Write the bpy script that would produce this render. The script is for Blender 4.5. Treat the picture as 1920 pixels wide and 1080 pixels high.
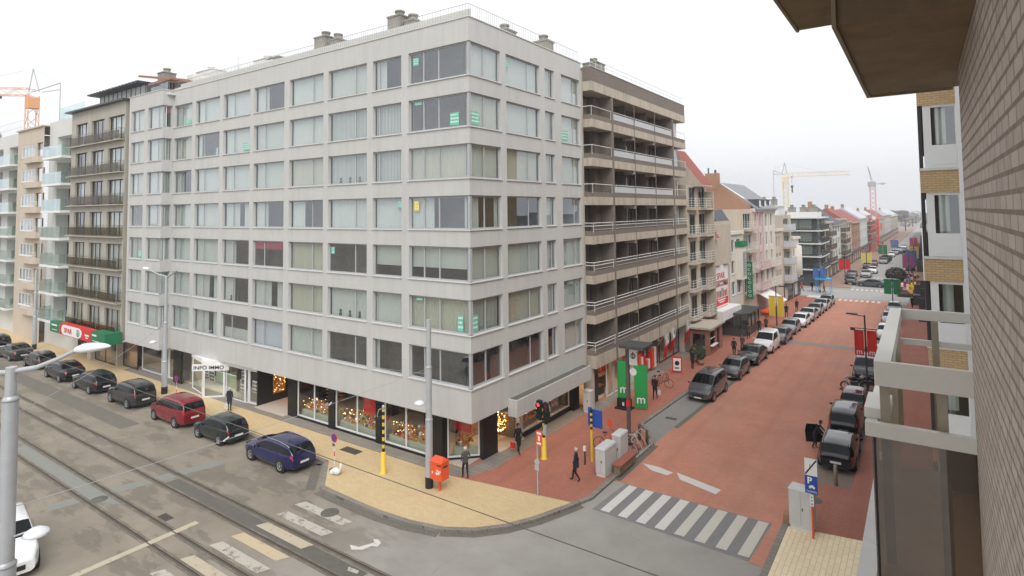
import bpy, math, random
from mathutils import Vector, Matrix
from math import radians, sin, cos, pi, sqrt
random.seed(7)
scn = bpy.context.scene
for o in list(bpy.data.objects): bpy.data.objects.remove(o)

# ---------------------------------------------------------------- camera
CAM = Vector((19.71071525, -24.45424523, 14.0))
F_PX, PPX, PPY = 1102.7474778932844, 960.0, 340.0
def _basis():
    v1 = (1727., 387.); v2 = (-630., 414.)
    dy = Vector((v1[0]-PPX, -(v1[1]-PPY), -F_PX)).normalized()
    dx = -Vector((v2[0]-PPX, -(v2[1]-PPY), -F_PX)).normalized()
    dz = dx.cross(dy)
    return dx, dy, dz
_dx, _dy, _dz = _basis()
cam_d = bpy.data.cameras.new('camera'); cam = bpy.data.objects.new('camera', cam_d)
scn.collection.objects.link(cam); scn.camera = cam
Mx = Matrix(((_dx[0], _dx[1], _dx[2]), (_dy[0], _dy[1], _dy[2]), (_dz[0], _dz[1], _dz[2])))
cam.matrix_world = Matrix.Translation(CAM) @ Mx.to_4x4()
cam_d.sensor_width = 36; cam_d.lens = F_PX/1920*36
cam_d.shift_x = 0; cam_d.shift_y = (PPY-540)/1920
cam_d.clip_start = .05; cam_d.clip_end = 6000
cam_d.dof.use_dof = True; cam_d.dof.focus_distance = 34; cam_d.dof.aperture_fstop = 6.3

# ---------------------------------------------------------------- world, sun, exposure (overcast)
SUN_EL, SUN_AZ = 48, 138
w = bpy.data.worlds.new('World'); scn.world = w; w.use_nodes = True
nt = w.node_tree; nt.nodes.clear()
wo = nt.nodes.new('ShaderNodeOutputWorld'); bg = nt.nodes.new('ShaderNodeBackground')
sky = nt.nodes.new('ShaderNodeTexSky'); sky.sky_type = 'NISHITA'; sky.sun_disc = False
sky.sun_elevation = radians(SUN_EL); sky.sun_rotation = radians(SUN_AZ)
sky.air_density = 1.6; sky.dust_density = 4.0; sky.ozone_density = 1.0
hs = nt.nodes.new('ShaderNodeHueSaturation'); hs.inputs['Saturation'].default_value = .10
# an overcast sheet of cloud evens the clear sky out: mix towards a soft white veil
mx = nt.nodes.new('ShaderNodeMix'); mx.data_type = 'RGBA'; mx.inputs[0].default_value = .72
nz = nt.nodes.new('ShaderNodeTexNoise'); nz.inputs['Scale'].default_value = 1.6; nz.inputs['Detail'].default_value = 5
rp = nt.nodes.new('ShaderNodeValToRGB'); rp.color_ramp.elements[0].position = .3; rp.color_ramp.elements[1].position = .75
rp.color_ramp.elements[0].color = (9.3, 9.5, 9.9, 1); rp.color_ramp.elements[1].color = (10.6, 10.7, 10.9, 1)
tc = nt.nodes.new('ShaderNodeTexCoord')
nt.links.new(tc.outputs['Generated'], nz.inputs['Vector'])
nt.links.new(nz.outputs['Fac'], rp.inputs['Fac'])
nt.links.new(sky.outputs[0], hs.inputs['Color'])
nt.links.new(hs.outputs[0], mx.inputs[6]); nt.links.new(rp.outputs[0], mx.inputs[7])
nt.links.new(mx.outputs[2], bg.inputs['Color']); bg.inputs['Strength'].default_value = .098
nt.links.new(bg.outputs[0], wo.inputs['Surface'])
sd = bpy.data.lights.new('sun', 'SUN'); sd.energy = 1.5; sd.angle = radians(38); sd.color = (1, .97, .93)
so = bpy.data.objects.new('sun', sd); scn.collection.objects.link(so)
so.rotation_euler = (radians(90-SUN_EL), 0, radians(180-SUN_AZ))
scn.view_settings.view_transform = 'Standard'; scn.view_settings.look = 'None'
scn.view_settings.exposure = 0.50; scn.view_settings.gamma = 1

# ---------------------------------------------------------------- materials
def _nodes(name):
    m = bpy.data.materials.new(name); m.use_nodes = True
    n = m.node_tree; n.nodes.clear()
    out = n.nodes.new('ShaderNodeOutputMaterial')
    return m, n, out
def N(n, t, **kw):
    x = n.nodes.new(t)
    for k, v in kw.items(): setattr(x, k, v)
    return x
def objco(n, scale=(1,1,1), mode='xyz'):
    tc = N(n, 'ShaderNodeTexCoord')
    if mode == 'xyz':
        mp = N(n, 'ShaderNodeMapping'); mp.inputs['Scale'].default_value = scale
        n.links.new(tc.outputs['Object'], mp.inputs[0]); return mp.outputs[0]
    sp = N(n, 'ShaderNodeSeparateXYZ'); n.links.new(tc.outputs['Object'], sp.inputs[0])
    cb = N(n, 'ShaderNodeCombineXYZ')
    if mode == 'wall':
        ad = N(n, 'ShaderNodeMath', operation='ADD'); n.links.new(sp.outputs[0], ad.inputs[0]); n.links.new(sp.outputs[1], ad.inputs[1])
        n.links.new(ad.outputs[0], cb.inputs[0]); n.links.new(sp.outputs[2], cb.inputs[1])
    elif mode == 'floor':
        n.links.new(sp.outputs[0], cb.inputs[0]); n.links.new(sp.outputs[1], cb.inputs[1])
    elif mode == 'floorY':
        n.links.new(sp.outputs[1], cb.inputs[0]); n.links.new(sp.outputs[0], cb.inputs[1])
    return cb.outputs[0]
def mixc(n, fac, a, b, blend='MIX'):
    m = N(n, 'ShaderNodeMix', data_type='RGBA', blend_type=blend)
    for i, x in ((0, fac), (6, a), (7, b)):
        if hasattr(x, 'links'): n.links.new(x, m.inputs[i])
        elif i == 0: m.inputs[0].default_value = x
        else: m.inputs[i].default_value = (*x, 1)
    return m.outputs[2]
def ramp(n, fac, p0, p1, v0=0., v1=1.):
    r = N(n, 'ShaderNodeMapRange'); n.links.new(fac, r.inputs[0])
    r.inputs[1].default_value = p0; r.inputs[2].default_value = p1; r.inputs[3].default_value = v0; r.inputs[4].default_value = v1
    return r.outputs[0]
def noise(n, vec, sc, det=4, rough=.6):
    z = N(n, 'ShaderNodeTexNoise'); z.inputs['Scale'].default_value = sc; z.inputs['Detail'].default_value = det
    z.inputs['Roughness'].default_value = rough; n.links.new(vec, z.inputs['Vector']); return z.outputs['Fac']
def finish(n, out, colr, rough, metal=0., bump=None, bstr=.2, bdist=.01, spec=.5, coat=0.):
    b = N(n, 'ShaderNodeBsdfPrincipled')
    if hasattr(colr, 'links'): n.links.new(colr, b.inputs['Base Color'])
    else: b.inputs['Base Color'].default_value = (*colr, 1)
    if hasattr(rough, 'links'): n.links.new(rough, b.inputs['Roughness'])
    else: b.inputs['Roughness'].default_value = rough
    b.inputs['Metallic'].default_value = metal; b.inputs['Specular IOR Level'].default_value = spec
    b.inputs['Coat Weight'].default_value = coat; b.inputs['Coat Roughness'].default_value = .05
    if bump is not None:
        bp = N(n, 'ShaderNodeBump'); bp.inputs['Strength'].default_value = bstr; bp.inputs['Distance'].default_value = bdist
        n.links.new(bump, bp.inputs['Height']); n.links.new(bp.outputs[0], b.inputs['Normal'])
    n.links.new(b.outputs[0], out.inputs['Surface']); return b
def mat(name, c, rough=.7, var=.1, scale=2.0, metal=0., stretch=(1,1,1), spec=.4, coat=0., bump=0.):
    m, n, out = _nodes(name)
    v = objco(n, stretch)
    a = noise(n, v, scale, 5)
    b2 = noise(n, v, scale*7, 3)
    f = mixc(n, .35, a, b2)
    lo = tuple(x*(1-var) for x in c); hi = tuple(min(1, x*(1+var)) for x in c)
    col = mixc(n, ramp(n, f, .3, .7), lo, hi)
    finish(n, out, col, rough, metal, b2 if bump else None, bump, .01, spec, coat)
    return m
def stained(name, c, dark, rough=.8, amount=.5, sc=1.2, joints=None):
    """stone or render with vertical run-off streaks and grime"""
    m, n, out = _nodes(name)
    v = objco(n, (1, 1, .12)); a = noise(n, v, sc*2.2, 6, .7)
    v2 = objco(n, (1, 1, 1)); b2 = noise(n, v2, sc*.35, 4); g = noise(n, v2, 30, 2)
    f = N(n, 'ShaderNodeMath', operation='MULTIPLY'); n.links.new(ramp(n, a, .42, .72), f.inputs[0]); n.links.new(ramp(n, b2, .3, .7, .3, 1), f.inputs[1])
    f2 = N(n, 'ShaderNodeMath', operation='MULTIPLY'); n.links.new(f.outputs[0], f2.inputs[0]); f2.inputs[1].default_value = amount
    col = mixc(n, f2.outputs[0], c, dark)
    col = mixc(n, ramp(n, b2, .35, .65, 0, .25), col, tuple(x*.85 for x in c))
    if joints:
        t = N(n, 'ShaderNodeTexBrick'); n.links.new(objco(n, mode='wall'), t.inputs['Vector']); t.inputs['Scale'].default_value = 1; t.inputs['Brick Width'].default_value = joints[0]; t.inputs['Row Height'].default_value = joints[1]; t.inputs['Mortar Size'].default_value = .012; t.offset = 0
        jf = N(n, 'ShaderNodeMath', operation='MULTIPLY'); n.links.new(t.outputs['Fac'], jf.inputs[0]); jf.inputs[1].default_value = .35; col = mixc(n, jf.outputs[0], col, dark)
    finish(n, out, col, rough, 0, g, .12, .01, .3)
    return m
def brick(name, c1, c2, mortar, bw, bh, ms=.01, mode='wall', rough=.8, off=.5, bstr=.5, patch=.25, bd=.006, worn_=None):
    m, n, out = _nodes(name)
    v = objco(n, mode=mode)
    t = N(n, 'ShaderNodeTexBrick'); n.links.new(v, t.inputs['Vector'])
    t.inputs['Color1'].default_value = (*c1, 1); t.inputs['Color2'].default_value = (*c2, 1); t.inputs['Mortar'].default_value = (*mortar, 1)
    t.inputs['Scale'].default_value = 1; t.inputs['Brick Width'].default_value = bw; t.inputs['Row Height'].default_value = bh
    t.inputs['Mortar Size'].default_value = ms; t.inputs['Bias'].default_value = 0; t.offset = off
    v2 = objco(n); a = noise(n, v2, .35, 5); g = noise(n, v2, 12, 3)
    col = mixc(n, ramp(n, a, .38, .66, 0, patch), t.outputs['Color'], tuple(x*.55 for x in c1))
    col = mixc(n, ramp(n, g, .3, .7, 0, .22), col, tuple(min(1, x*1.35) for x in c2))
    if worn_:
        q = noise(n, objco(n, (.5, .16, 1)), .55, 6, .65); col = mixc(n, ramp(n, q, .44, .70, 0, .42), col, worn_)
        q3 = noise(n, objco(n, (1.1, .035, 1)), 1.0, 3, .5); col = mixc(n, ramp(n, q3, .50, .68, 0, .30), col, tuple(x*.70 for x in c1))
        q2 = noise(n, objco(n, (1.3, .35, 1)), .9, 6, .7); col = mixc(n, ramp(n, q2, .52, .66, 0, .18), col, tuple(x*.72 for x in c1))
    inv = N(n, 'ShaderNodeMath', operation='SUBTRACT'); inv.inputs[0].default_value = 1; n.links.new(t.outputs['Fac'], inv.inputs[1])
    finish(n, out, col, rough, 0, inv.outputs[0], bstr, bd, .3)
    return m
def glassmat(name, tint, refl=.10, rough=.0, top=.95):
    m, n, out = _nodes(name)
    lw = N(n, 'ShaderNodeLayerWeight'); lw.inputs['Blend'].default_value = .5
    p = N(n, 'ShaderNodeMath', operation='POWER'); n.links.new(lw.outputs['Facing'], p.inputs[0]); p.inputs[1].default_value = 3.2
    f = ramp(n, p.outputs[0], 0, 1, refl, top)
    tr = N(n, 'ShaderNodeBsdfTransparent'); tr.inputs['Color'].default_value = (*tint, 1)
    gl = N(n, 'ShaderNodeBsdfGlossy'); gl.inputs['Roughness'].default_value = rough; gl.inputs['Color'].default_value = (.93, .96, 1, 1)
    ms = N(n, 'ShaderNodeMixShader'); n.links.new(f, ms.inputs[0]); n.links.new(tr.outputs[0], ms.inputs[1]); n.links.new(gl.outputs[0], ms.inputs[2])
    n.links.new(ms.outputs[0], out.inputs['Surface']); return m
def emis(name, c, s):
    m, n, out = _nodes(name)
    v = objco(n); a = ramp(n, noise(n, v, 3, 2), .3, .7, s*.8, s*1.2)
    e = N(n, 'ShaderNodeEmission'); e.inputs['Color'].default_value = (*c, 1); n.links.new(a, e.inputs['Strength'])
    n.links.new(e.outputs[0], out.inputs['Surface']); return m
def paint(name, c, rough=.25, flake=.06):
    return mat(name, c, .16, flake, 1.5, 0, spec=.45, coat=.6)

def road_mat():
    m, n, out = _nodes('asphalt_road')
    v = objco(n); sep = N(n, 'ShaderNodeSeparateXYZ'); n.links.new(v, sep.inputs[0])
    fine = noise(n, v, 45, 3, .8); mid = noise(n, v, .55, 5, .62)
    tan = mixc(n, ramp(n, mid, .35, .65), (.235, .203, .158), (.305, .265, .208))
    grey = mixc(n, ramp(n, mid, .35, .65), (.325, .306, .275), (.385, .366, .335))
    # the surface of the tram street is browner west of the crossing
    side = ramp(n, sep.outputs[0], -6, 3)
    base = mixc(n, side, tan, grey)
    # damp patches left by rain, drawn out along the rails
    vs = objco(n, (.42, 1.25, 1)); wet = noise(n, vs, .62, 7, .66)
    wv = noise(n, objco(n, (.5, 1, 1)), .13, 2)
    ad = N(n, 'ShaderNodeMath', operation='ADD'); n.links.new(wet, ad.inputs[0]); n.links.new(ramp(n, wv, .3, .7, -.06, .07), ad.inputs[1])
    wf = ramp(n, ad.outputs[0], .505, .535)
    xf = ramp(n, sep.outputs[0], -3, 4, 1, .0)
    yf = ramp(n, sep.outputs[1], -4.5, -2.0, 1, .2)
    w1 = N(n, 'ShaderNodeMath', operation='MULTIPLY'); n.links.new(wf, w1.inputs[0]); n.links.new(xf, w1.inputs[1])
    w2 = N(n, 'ShaderNodeMath', operation='MULTIPLY'); n.links.new(w1.outputs[0], w2.inputs[0]); w2.inputs[1].default_value = .42
    col = mixc(n, w2.outputs[0], base, (.098, .083, .063))
    col = mixc(n, ramp(n, fine, .3, .7, 0, .3), col, (.16, .15, .135))
    # cracks
    vo = N(n, 'ShaderNodeTexVoronoi', feature='DISTANCE_TO_EDGE'); vo.inputs['Scale'].default_value = .16
    dist = N(n, 'ShaderNodeMix', data_type='VECTOR'); dist.inputs[0].default_value = .12
    nzv = N(n, 'ShaderNodeTexNoise'); nzv.inputs['Scale'].default_value = .8; n.links.new(v, nzv.inputs['Vector'])
    va = N(n, 'ShaderNodeVectorMath', operation='MULTIPLY_ADD'); n.links.new(nzv.outputs['Color'], va.inputs[0]); va.inputs[1].default_value = (1.2, 1.2, 1.2); n.links.new(v, va.inputs[2])
    n.links.new(va.outputs[0], vo.inputs['Vector'])
    ck = ramp(n, vo.outputs['Distance'], .0, .003, .22, 0)
    col = mixc(n, ck, col, (.07, .065, .06))
    rough = ramp(n, w2.outputs[0], 0, 1, .82, .5)
    finish(n, out, col, rough, 0, fine, .25, .008, .35)
    return m
def worn(name, c, under, thr=.46, sc=2.4, mode=None):
    m, n, out = _nodes(name)
    v = objco(n); a = noise(n, v, sc, 7, .75); g = noise(n, v, 40, 3)
    col = mixc(n, ramp(n, a, thr-.04, thr+.05), under, c)
    col = mixc(n, ramp(n, g, .3, .7, 0, .18), col, under)
    finish(n, out, col, .7, 0, g, .2, .006, .3); return m

M = {}
M['road'] = road_mat()
M['conc'] = stained('grey_facade_panels', (.535, .532, .512), (.36, .352, .33), .75, .55, .8, joints=(1.85, 2.79))
M['conc_w'] = mat('pale_render', (.66, .655, .63), .75, .05, .7)
M['frame'] = mat('grey_window_frame', (.40, .41, .42), .45, .05, 2)
M['frame_w'] = mat('white_window_frame', (.74, .75, .76), .4, .04, 2)
M['frame_d'] = mat('dark_window_frame', (.035, .03, .028), .45, .1, 2)
M['sill'] = mat('pale_stone_sill', (.62, .61, .59), .6, .08, 3)
M['glass'] = glassmat('window_glass', (.84, .89, .88), .19)
M['glass_d'] = glassmat('tinted_glass', (.42, .45, .44), .16)
M['glass_g'] = glassmat('green_balcony_glass', (.84, .94, .90), .22)
M['glass_s'] = glassmat('shop_glass', (.92, .94, .93), .07)
M['glass_b'] = glassmat('smoked_brown_glass', (.56, .455, .355), .12)
M['car_glass'] = mat('car_window', (.004, .005, .006), .03, .1, 2, spec=.22)
M['curtain'] = mat('white_curtain', (.62, .64, .60), .9, .07, 4, stretch=(3, 3, .2))
M['curtain_c'] = mat('cream_curtain', (.55, .53, .43), .9, .08, 4, stretch=(3, 3, .2))
M['curtain_l'] = mat('lavender_curtain', (.66, .66, .74), .9, .06, 4, stretch=(3, 3, .2))
M['blind'] = mat('roller_blind', (.60, .61, .56), .8, .03, 4)  # real blinds, and the grey sheet painted as reflected sky
M['redblind'] = mat('red_awning_blind', (.42, .03, .08), .8, .08, 4)
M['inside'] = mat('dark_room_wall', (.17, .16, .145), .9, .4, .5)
M['sticker'] = mat('green_letting_sticker', (.16, .50, .37), .6, .25, 9)
M['sticker_w'] = mat('white_letting_sticker', (.72, .80, .76), .6, .1, 9)
M['sticker_y'] = mat('yellow_letting_sticker', (.75, .62, .08), .6, .2, 9)
M['white'] = mat('white_paint', (.78, .78, .77), .5, .05, 2)
M['rail_w'] = mat('white_railing_metal', (.70, .70, .69), .45, .07, 3)
M['galv'] = mat('galvanised_pole', (.46, .48, .50), .42, .08, 3, .25)
M['steel'] = mat('tram_rail_steel', (.20, .165, .13), .38, .25, 6, .7)
M['groove'] = mat('rail_groove_dirt', (.045, .038, .03), .8, .3, 8)
M['black'] = mat('black_rubber', (.018, .018, .018), .65, .2, 6)
M['darkpole'] = mat('dark_lamp_post', (.045, .042, .045), .5, .15, 4)
M['rim'] = mat('alloy_rim', (.55, .56, .57), .3, .06, 6, .7)
M['bark'] = mat('dark_wood', (.07, .05, .035), .8, .2, 6)
M['blackstone'] = mat('polished_black_stone', (.016, .015, .015), .3, .2, 2, spec=.3)
M['yellowtile'] = brick('yellow_paving_tiles', (.54, .41, .23), (.60, .46, .265), (.43, .33, .19), .30, .15, .006, 'floor', .75, .5, .3, .14)
M['yellowtile2'] = brick('yellow_paving_rows', (.88, .74, .52), (.82, .67, .45), (.60, .48, .31), .60, .20, .014, 'floorY', .75, .5, .4, .10)
M['redbrick'] = brick('red_brick_carriageway', (.49, .207, .138), (.565, .25, .17), (.43, .205, .145), .21, .105, .005, 'floor', .75, .5, .25, .35, worn_=(.36, .235, .185))
M['redside'] = brick('red_brick_pavement', (.365, .132, .089), (.415, .165, .115), (.30, .135, .10), .21, .105, .005, 'floorY', .75, .5, .25, .3, worn_=(.30, .155, .115))
M['greybay'] = stained('grey_parking_bay', (.27, .262, .25), (.17, .16, .15), .85, .5, 2)
M['greyzebra'] = mat('grey_crossing_paving', (.215, .21, .205), .8, .12, 5)
M['kerb'] = brick('bluestone_kerb', (.22, .20, .175), (.27, .245, .21), (.12, .11, .095), .9, .3, .012, 'floor', .8, .0, .3, .2)
M['gutter'] = brick('gutter_setts', (.15, .14, .12), (.20, .18, .15), (.09, .085, .07), .2, .1, .012, 'floor', .8, .5, .5, .2)
M['line'] = worn('white_road_paint', (.66, .64, .60), (.27, .25, .22), .34)
M['line_y'] = worn('yellowed_road_paint', (.56, .46, .30), (.27, .22, .17), .38)
M['line_w'] = worn('worn_road_paint', (.50, .47, .41), (.24, .20, .16), .43)
M['tar'] = mat('tar_patch', (.125, .115, .10), .7, .15, 3)
M['conpatch'] = mat('blue_grey_concrete_patch', (.235, .235, .215), .8, .08, 3)
M['brown'] = brick('brown_facing_brick', (.185, .152, .130), (.225, .19, .165), (.15, .13, .11), .22, .075, .008, 'wall', .8, .5, .3, .3)
M['stone'] = stained('stained_beige_stone', (.50, .445, .365), (.13, .11, .09), .8, .85, 1.8)
M['stone_c'] = stained('cream_stone', (.50, .445, .365), (.22, .185, .14), .8, .65, 1.2)
M['olive'] = stained('olive_render', (.43, .405, .345), (.20, .18, .145), .8, .6, 1.1)
M['brickbeige'] = brick('beige_facing_brick', (.58, .42, .235), (.50, .35, .19), (.33, .25, .17), .21, .072, .010, 'wall', .85, .5, .4, .2)
M['brickwall'] = brick('brown_grey_brick', (.345, .290, .250), (.44, .375, .33), (.16, .12, .092), .30, .105, .014, 'wall', .85, .5, .9, .18, .012)
M['brickred'] = brick('old_red_brick', (.33, .16, .095), (.40, .215, .13), (.33, .25, .19), .22, .075, .01, 'wall', .85, .5, .3, .4)
M['rooftile'] = brick('red_roof_tiles', (.36, .105, .075), (.29, .08, .06), (.18, .04, .035), .3, .28, .03, 'wall', .6, 0, .6, .2)
M['slate'] = mat('dark_slate', (.075, .08, .095), .6, .2, 2)
M['roofgrey'] = mat('pale_metal_roof', (.50, .52, .55), .45, .08, 1)
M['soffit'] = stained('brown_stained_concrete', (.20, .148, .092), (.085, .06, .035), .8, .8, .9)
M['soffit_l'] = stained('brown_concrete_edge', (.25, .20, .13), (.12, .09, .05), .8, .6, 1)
M['paint_cream'] = mat('cream_steel_paint', (.60, .585, .53), .4, .05, 2)
M['orange'] = mat('orange_red_paint', (.78, .10, .03), .4, .05, 3)
M['yellow'] = mat('yellow_paint', (.76, .52, .05), .45, .08, 3)
M['red'] = mat('bright_red', (.62, .025, .02), .5, .08, 3)
M['green'] = mat('banner_green', (.02, .33, .075), .6, .06, 3)
M['spargreen'] = mat('shop_sign_green', (.01, .17, .07), .5, .06, 3)
M['blue'] = mat('sign_blue', (.015, .07, .36), .45, .05, 3)
M['cyan'] = mat('turquoise_cloth', (.05, .35, .62), .6, .1, 3)
M['purple'] = mat('magenta_cloth', (.42, .03, .16), .6, .1, 3)
M['cloth_w'] = mat('white_cloth', (.72, .71, .70), .8, .06, 3)
M['grey_box'] = mat('pale_grey_cabinet', (.56, .57, .56), .5, .06, 2)
M['plate'] = mat('number_plate', (.70, .68, .66), .4, .05, 3)
M['tail'] = mat('red_lamp_lens', (.45, .012, .015), .15, .1, 5, spec=.6)
M['headl'] = mat('clear_lamp_lens', (.55, .57, .58), .12, .15, 6, .3)
M['skin'] = mat('skin', (.50, .30, .22), .6, .05, 8)
M['gold'] = mat('golden_ware', (.55, .27, .07), .3, .7, 9, .5)
M['white_lum'] = mat('lamp_bowl', (.72, .74, .77), .3, .03, 2)
M['warm'] = emis('warm_shop_light', (1, .62, .30), 9)
M['warm2'] = emis('soft_shop_light', (1, .74, .46), 2.6)
M['shopwhite'] = emis('office_light', (.95, 1, .92), 3.0)
M['neon_g'] = emis('green_neon', (.05, 1, .25), 2.5)
M['neon_r'] = emis('red_neon', (1, .06, .08), 1.2)
M['sigred'] = emis('red_signal', (1, .02, .04), 5)
M['wood'] = mat('reddish_cladding', (.30, .145, .10), .7, .12, 4, stretch=(.3, .3, 3))
M['palestone'] = mat('pale_shop_floor', (.50, .45, .40), .6, .08, 2)
M['counter'] = mat('pale_green_counter', (.42, .46, .36), .6, .08, 2)
M['foliage'] = mat('bare_twigs', (.10, .085, .07), .9, .3, 3)
M['leaf'] = mat('evergreen_leaf', (.035, .07, .03), .8, .35, 6)
M['pinkwall'] = stained('faded_pink_render', (.60, .47, .45), (.40, .32, .30), .8, .35, 1)
M['whitewall'] = stained('white_render', (.66, .62, .56), (.42, .38, .33), .8, .4, 1)
M['navy_cloth'] = mat('navy_cloth', (.018, .022, .035), .9, .2, 8)
M['black_cloth'] = mat('black_cloth', (.014, .013, .014), .9, .2, 8)
M['grey_cloth'] = mat('grey_cloth', (.085, .08, .078), .9, .2, 8)
M['brown_cloth'] = mat('brown_cloth', (.09, .06, .045), .9, .2, 8)
M['hair_w'] = mat('white_hair', (.62, .60, .57), .8, .1, 12)
M['hair_d'] = mat('dark_hair', (.03, .022, .018), .7, .2, 12)
M['shadebrown'] = mat('brown_post', (.30, .265, .20), .6, .1, 3)

# ---------------------------------------------------------------- builders
C = scn.collection
def thing(name, label, cat, loc=(0,0,0), rz=0., group=None, kind=None):
    o = bpy.data.objects.new(name, None); C.objects.link(o)
    o.location = loc; o.rotation_euler = (0, 0, rz); o.empty_display_size = .3
    o['label'] = label; o['category'] = cat
    if group: o['group'] = group
    if kind: o['kind'] = kind
    return o
def tag(o, label=None, cat=None, group=None, kind=None):
    if label: o['label'] = label
    if cat: o['category'] = cat
    if group: o['group'] = group
    if kind: o['kind'] = kind
    return o
def root_loc(o):
    while o.parent: o = o.parent
    return o.location.copy()
SPLIT = {'frame_post','post','partition_wall','shop_front_pier','tiled_roof','roof_shed','shop_back_wall','display_counter','shop_shelving','roof_stack','window_display','outbuilding_wall','bay_front','penthouse_frame','display_poster','window_reveal','bracket','handrail','lower_rail','panel','dormer','counter','stone_balcony','sign_stripes','upstand','parapet','wall_end','shop_sign','balcony_base','slab_edge','balcony_panel','roof_storey','board_print','plate_print','pilaster','window_arch','coping','shelf','hanging_clothes','roof_frame','projecting_sign'}
class MB:
    """collects faces in a frame: O origin, U horizontal run, N outward, Z up"""
    def __init__(s, O=(0,0,0), U=(1,0), W=(0,1)):
        s.v = []; s.f = []; s.m = []; s.sm = []
        s.O = Vector((O[0], O[1], O[2] if len(O) > 2 else 0)); s.U = Vector((U[0], U[1], 0)); s.W = Vector((W[0], W[1], 0))
        s.flip = (s.U.x*s.W.y - s.U.y*s.W.x) < 0
    def P(s, p): return s.O + s.U*p[0] + s.W*p[1] + Vector((0, 0, p[2]))
    def face(s, pts, m=0, sm=False):
        i = len(s.v); s.v += [s.P(p) for p in pts]
        idx = list(range(i, i+len(pts)))
        if s.flip: idx.reverse()
        s.f.append(idx); s.m.append(m); s.sm.append(sm)
    def mesh(s, verts, faces, m=0, sm=True):
        i = len(s.v); s.v += [s.P(p) for p in verts]
        for f in faces:
            idx = [i+k for k in f]
            if s.flip: idx.reverse()
            s.f.append(idx); s.m.append(m); s.sm.append(sm)
        return s
    def box(s, a, b, m=0):
        x0, y0, z0 = (min(a[i], b[i]) for i in range(3)); x1, y1, z1 = (max(a[i], b[i]) for i in range(3))
        V = [(x0,y0,z0),(x1,y0,z0),(x1,y1,z0),(x0,y1,z0),(x0,y0,z1),(x1,y0,z1),(x1,y1,z1),(x0,y1,z1)]
        return s.mesh(V, [(0,3,2,1),(4,5,6,7),(0,1,5,4),(1,2,6,5),(2,3,7,6),(3,0,4,7)], m, False)
    def prism(s, poly, z0, z1, m=0, sm=False):
        n = len(poly)
        area = sum(poly[i][0]*poly[(i+1)%n][1]-poly[(i+1)%n][0]*poly[i][1] for i in range(n))
        if area < 0: poly = poly[::-1]
        V = [(p[0],p[1],z0) for p in poly]+[(p[0],p[1],z1) for p in poly]
        s.mesh(V, [tuple(range(n))[::-1], tuple(range(n, 2*n))], m, False)
        return s.mesh(V, [(i,(i+1)%n,n+(i+1)%n,n+i) for i in range(n)], m, sm)
    def extr(s, poly, d0, d1, axis='x', m=0):
        """polygon in the plane across axis: 'x' -> poly of (y,z), 'y' -> poly of (x,z)"""
        n = len(poly)
        f = (lambda d, p: (d, p[0], p[1])) if axis == 'x' else (lambda d, p: (p[0], d, p[1]))
        V = [f(d0, p) for p in poly]+[f(d1, p) for p in poly]
        return s.mesh(V, [tuple(range(n))[::-1], tuple(range(n, 2*n))]+[(i,(i+1)%n,n+(i+1)%n,n+i) for i in range(n)], m, False)
    def tube(s, p, q, r, n=8, m=0, r2=None, cap=True):
        p = Vector(p); q = Vector(q); d = q-p
        if d.length < 1e-6: return s
        d.normalize(); a = d.orthogonal().normalized(); b = d.cross(a); r2 = r if r2 is None else r2
        V = []
        for c, rr in ((p, r), (q, r2)):
            for k in range(n):
                t = 2*pi*k/n; V.append(tuple(c+a*(cos(t)*rr)+b*(sin(t)*rr)))
        s.mesh(V, [(i,(i+1)%n,n+(i+1)%n,n+i) for i in range(n)], m, True)
        if cap: s.mesh(V, [tuple(range(n))[::-1], tuple(range(n, 2*n))], m, False)
        return s
    def path(s, pts, r, n=6, m=0):
        for a, b in zip(pts[:-1], pts[1:]): s.tube(a, b, r, n, m)
        return s
    def beam(s, p, q, w, h, m=0):
        p = Vector(p); q = Vector(q); d = (q-p).normalized()
        up = Vector((0,0,1)) if abs(d.z) < .9 else Vector((1,0,0))
        a = d.cross(up).normalized()*w/2; b = a.cross(d).normalized()*h/2
        V = [tuple(x) for c in (p, q) for x in (c-a-b, c+a-b, c+a+b, c-a+b)]
        return s.mesh(V, [(0,3,2,1),(4,5,6,7),(0,1,5,4),(1,2,6,5),(2,3,7,6),(3,0,4,7)], m, False)
    def lathe(s, c, prof, n=16, m=0, axis='z', sm=True):
        V = []
        for (r, h) in prof:
            for k in range(n):
                t = 2*pi*k/n
                if axis == 'z': V.append((c[0]+r*cos(t), c[1]+r*sin(t), c[2]+h))
                elif axis == 'y': V.append((c[0]+r*cos(t), c[1]+h, c[2]+r*sin(t)))
                else: V.append((c[0]+h, c[1]+r*cos(t), c[2]+r*sin(t)))
        F = [(j*n+i, j*n+(i+1)%n, (j+1)*n+(i+1)%n, (j+1)*n+i) for j in range(len(prof)-1) for i in range(n)]
        return s.mesh(V, F, m, sm)
    def ball(s, c, r, n=8, m=0, sq=(1,1,1)):
        prof = [(r*sin(pi*j/n), -r*cos(pi*j/n)) for j in range(n+1)]
        V = []; k_ = n+2
        for (rr, h) in prof:
            for k in range(k_):
                t = 2*pi*k/k_; V.append((c[0]+rr*cos(t)*sq[0], c[1]+rr*sin(t)*sq[1], c[2]+h*sq[2]))
        return s.mesh(V, [(j*k_+i, j*k_+(i+1)%k_, (j+1)*k_+(i+1)%k_, (j+1)*k_+i) for j in range(n) for i in range(k_)], m, True)
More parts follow.
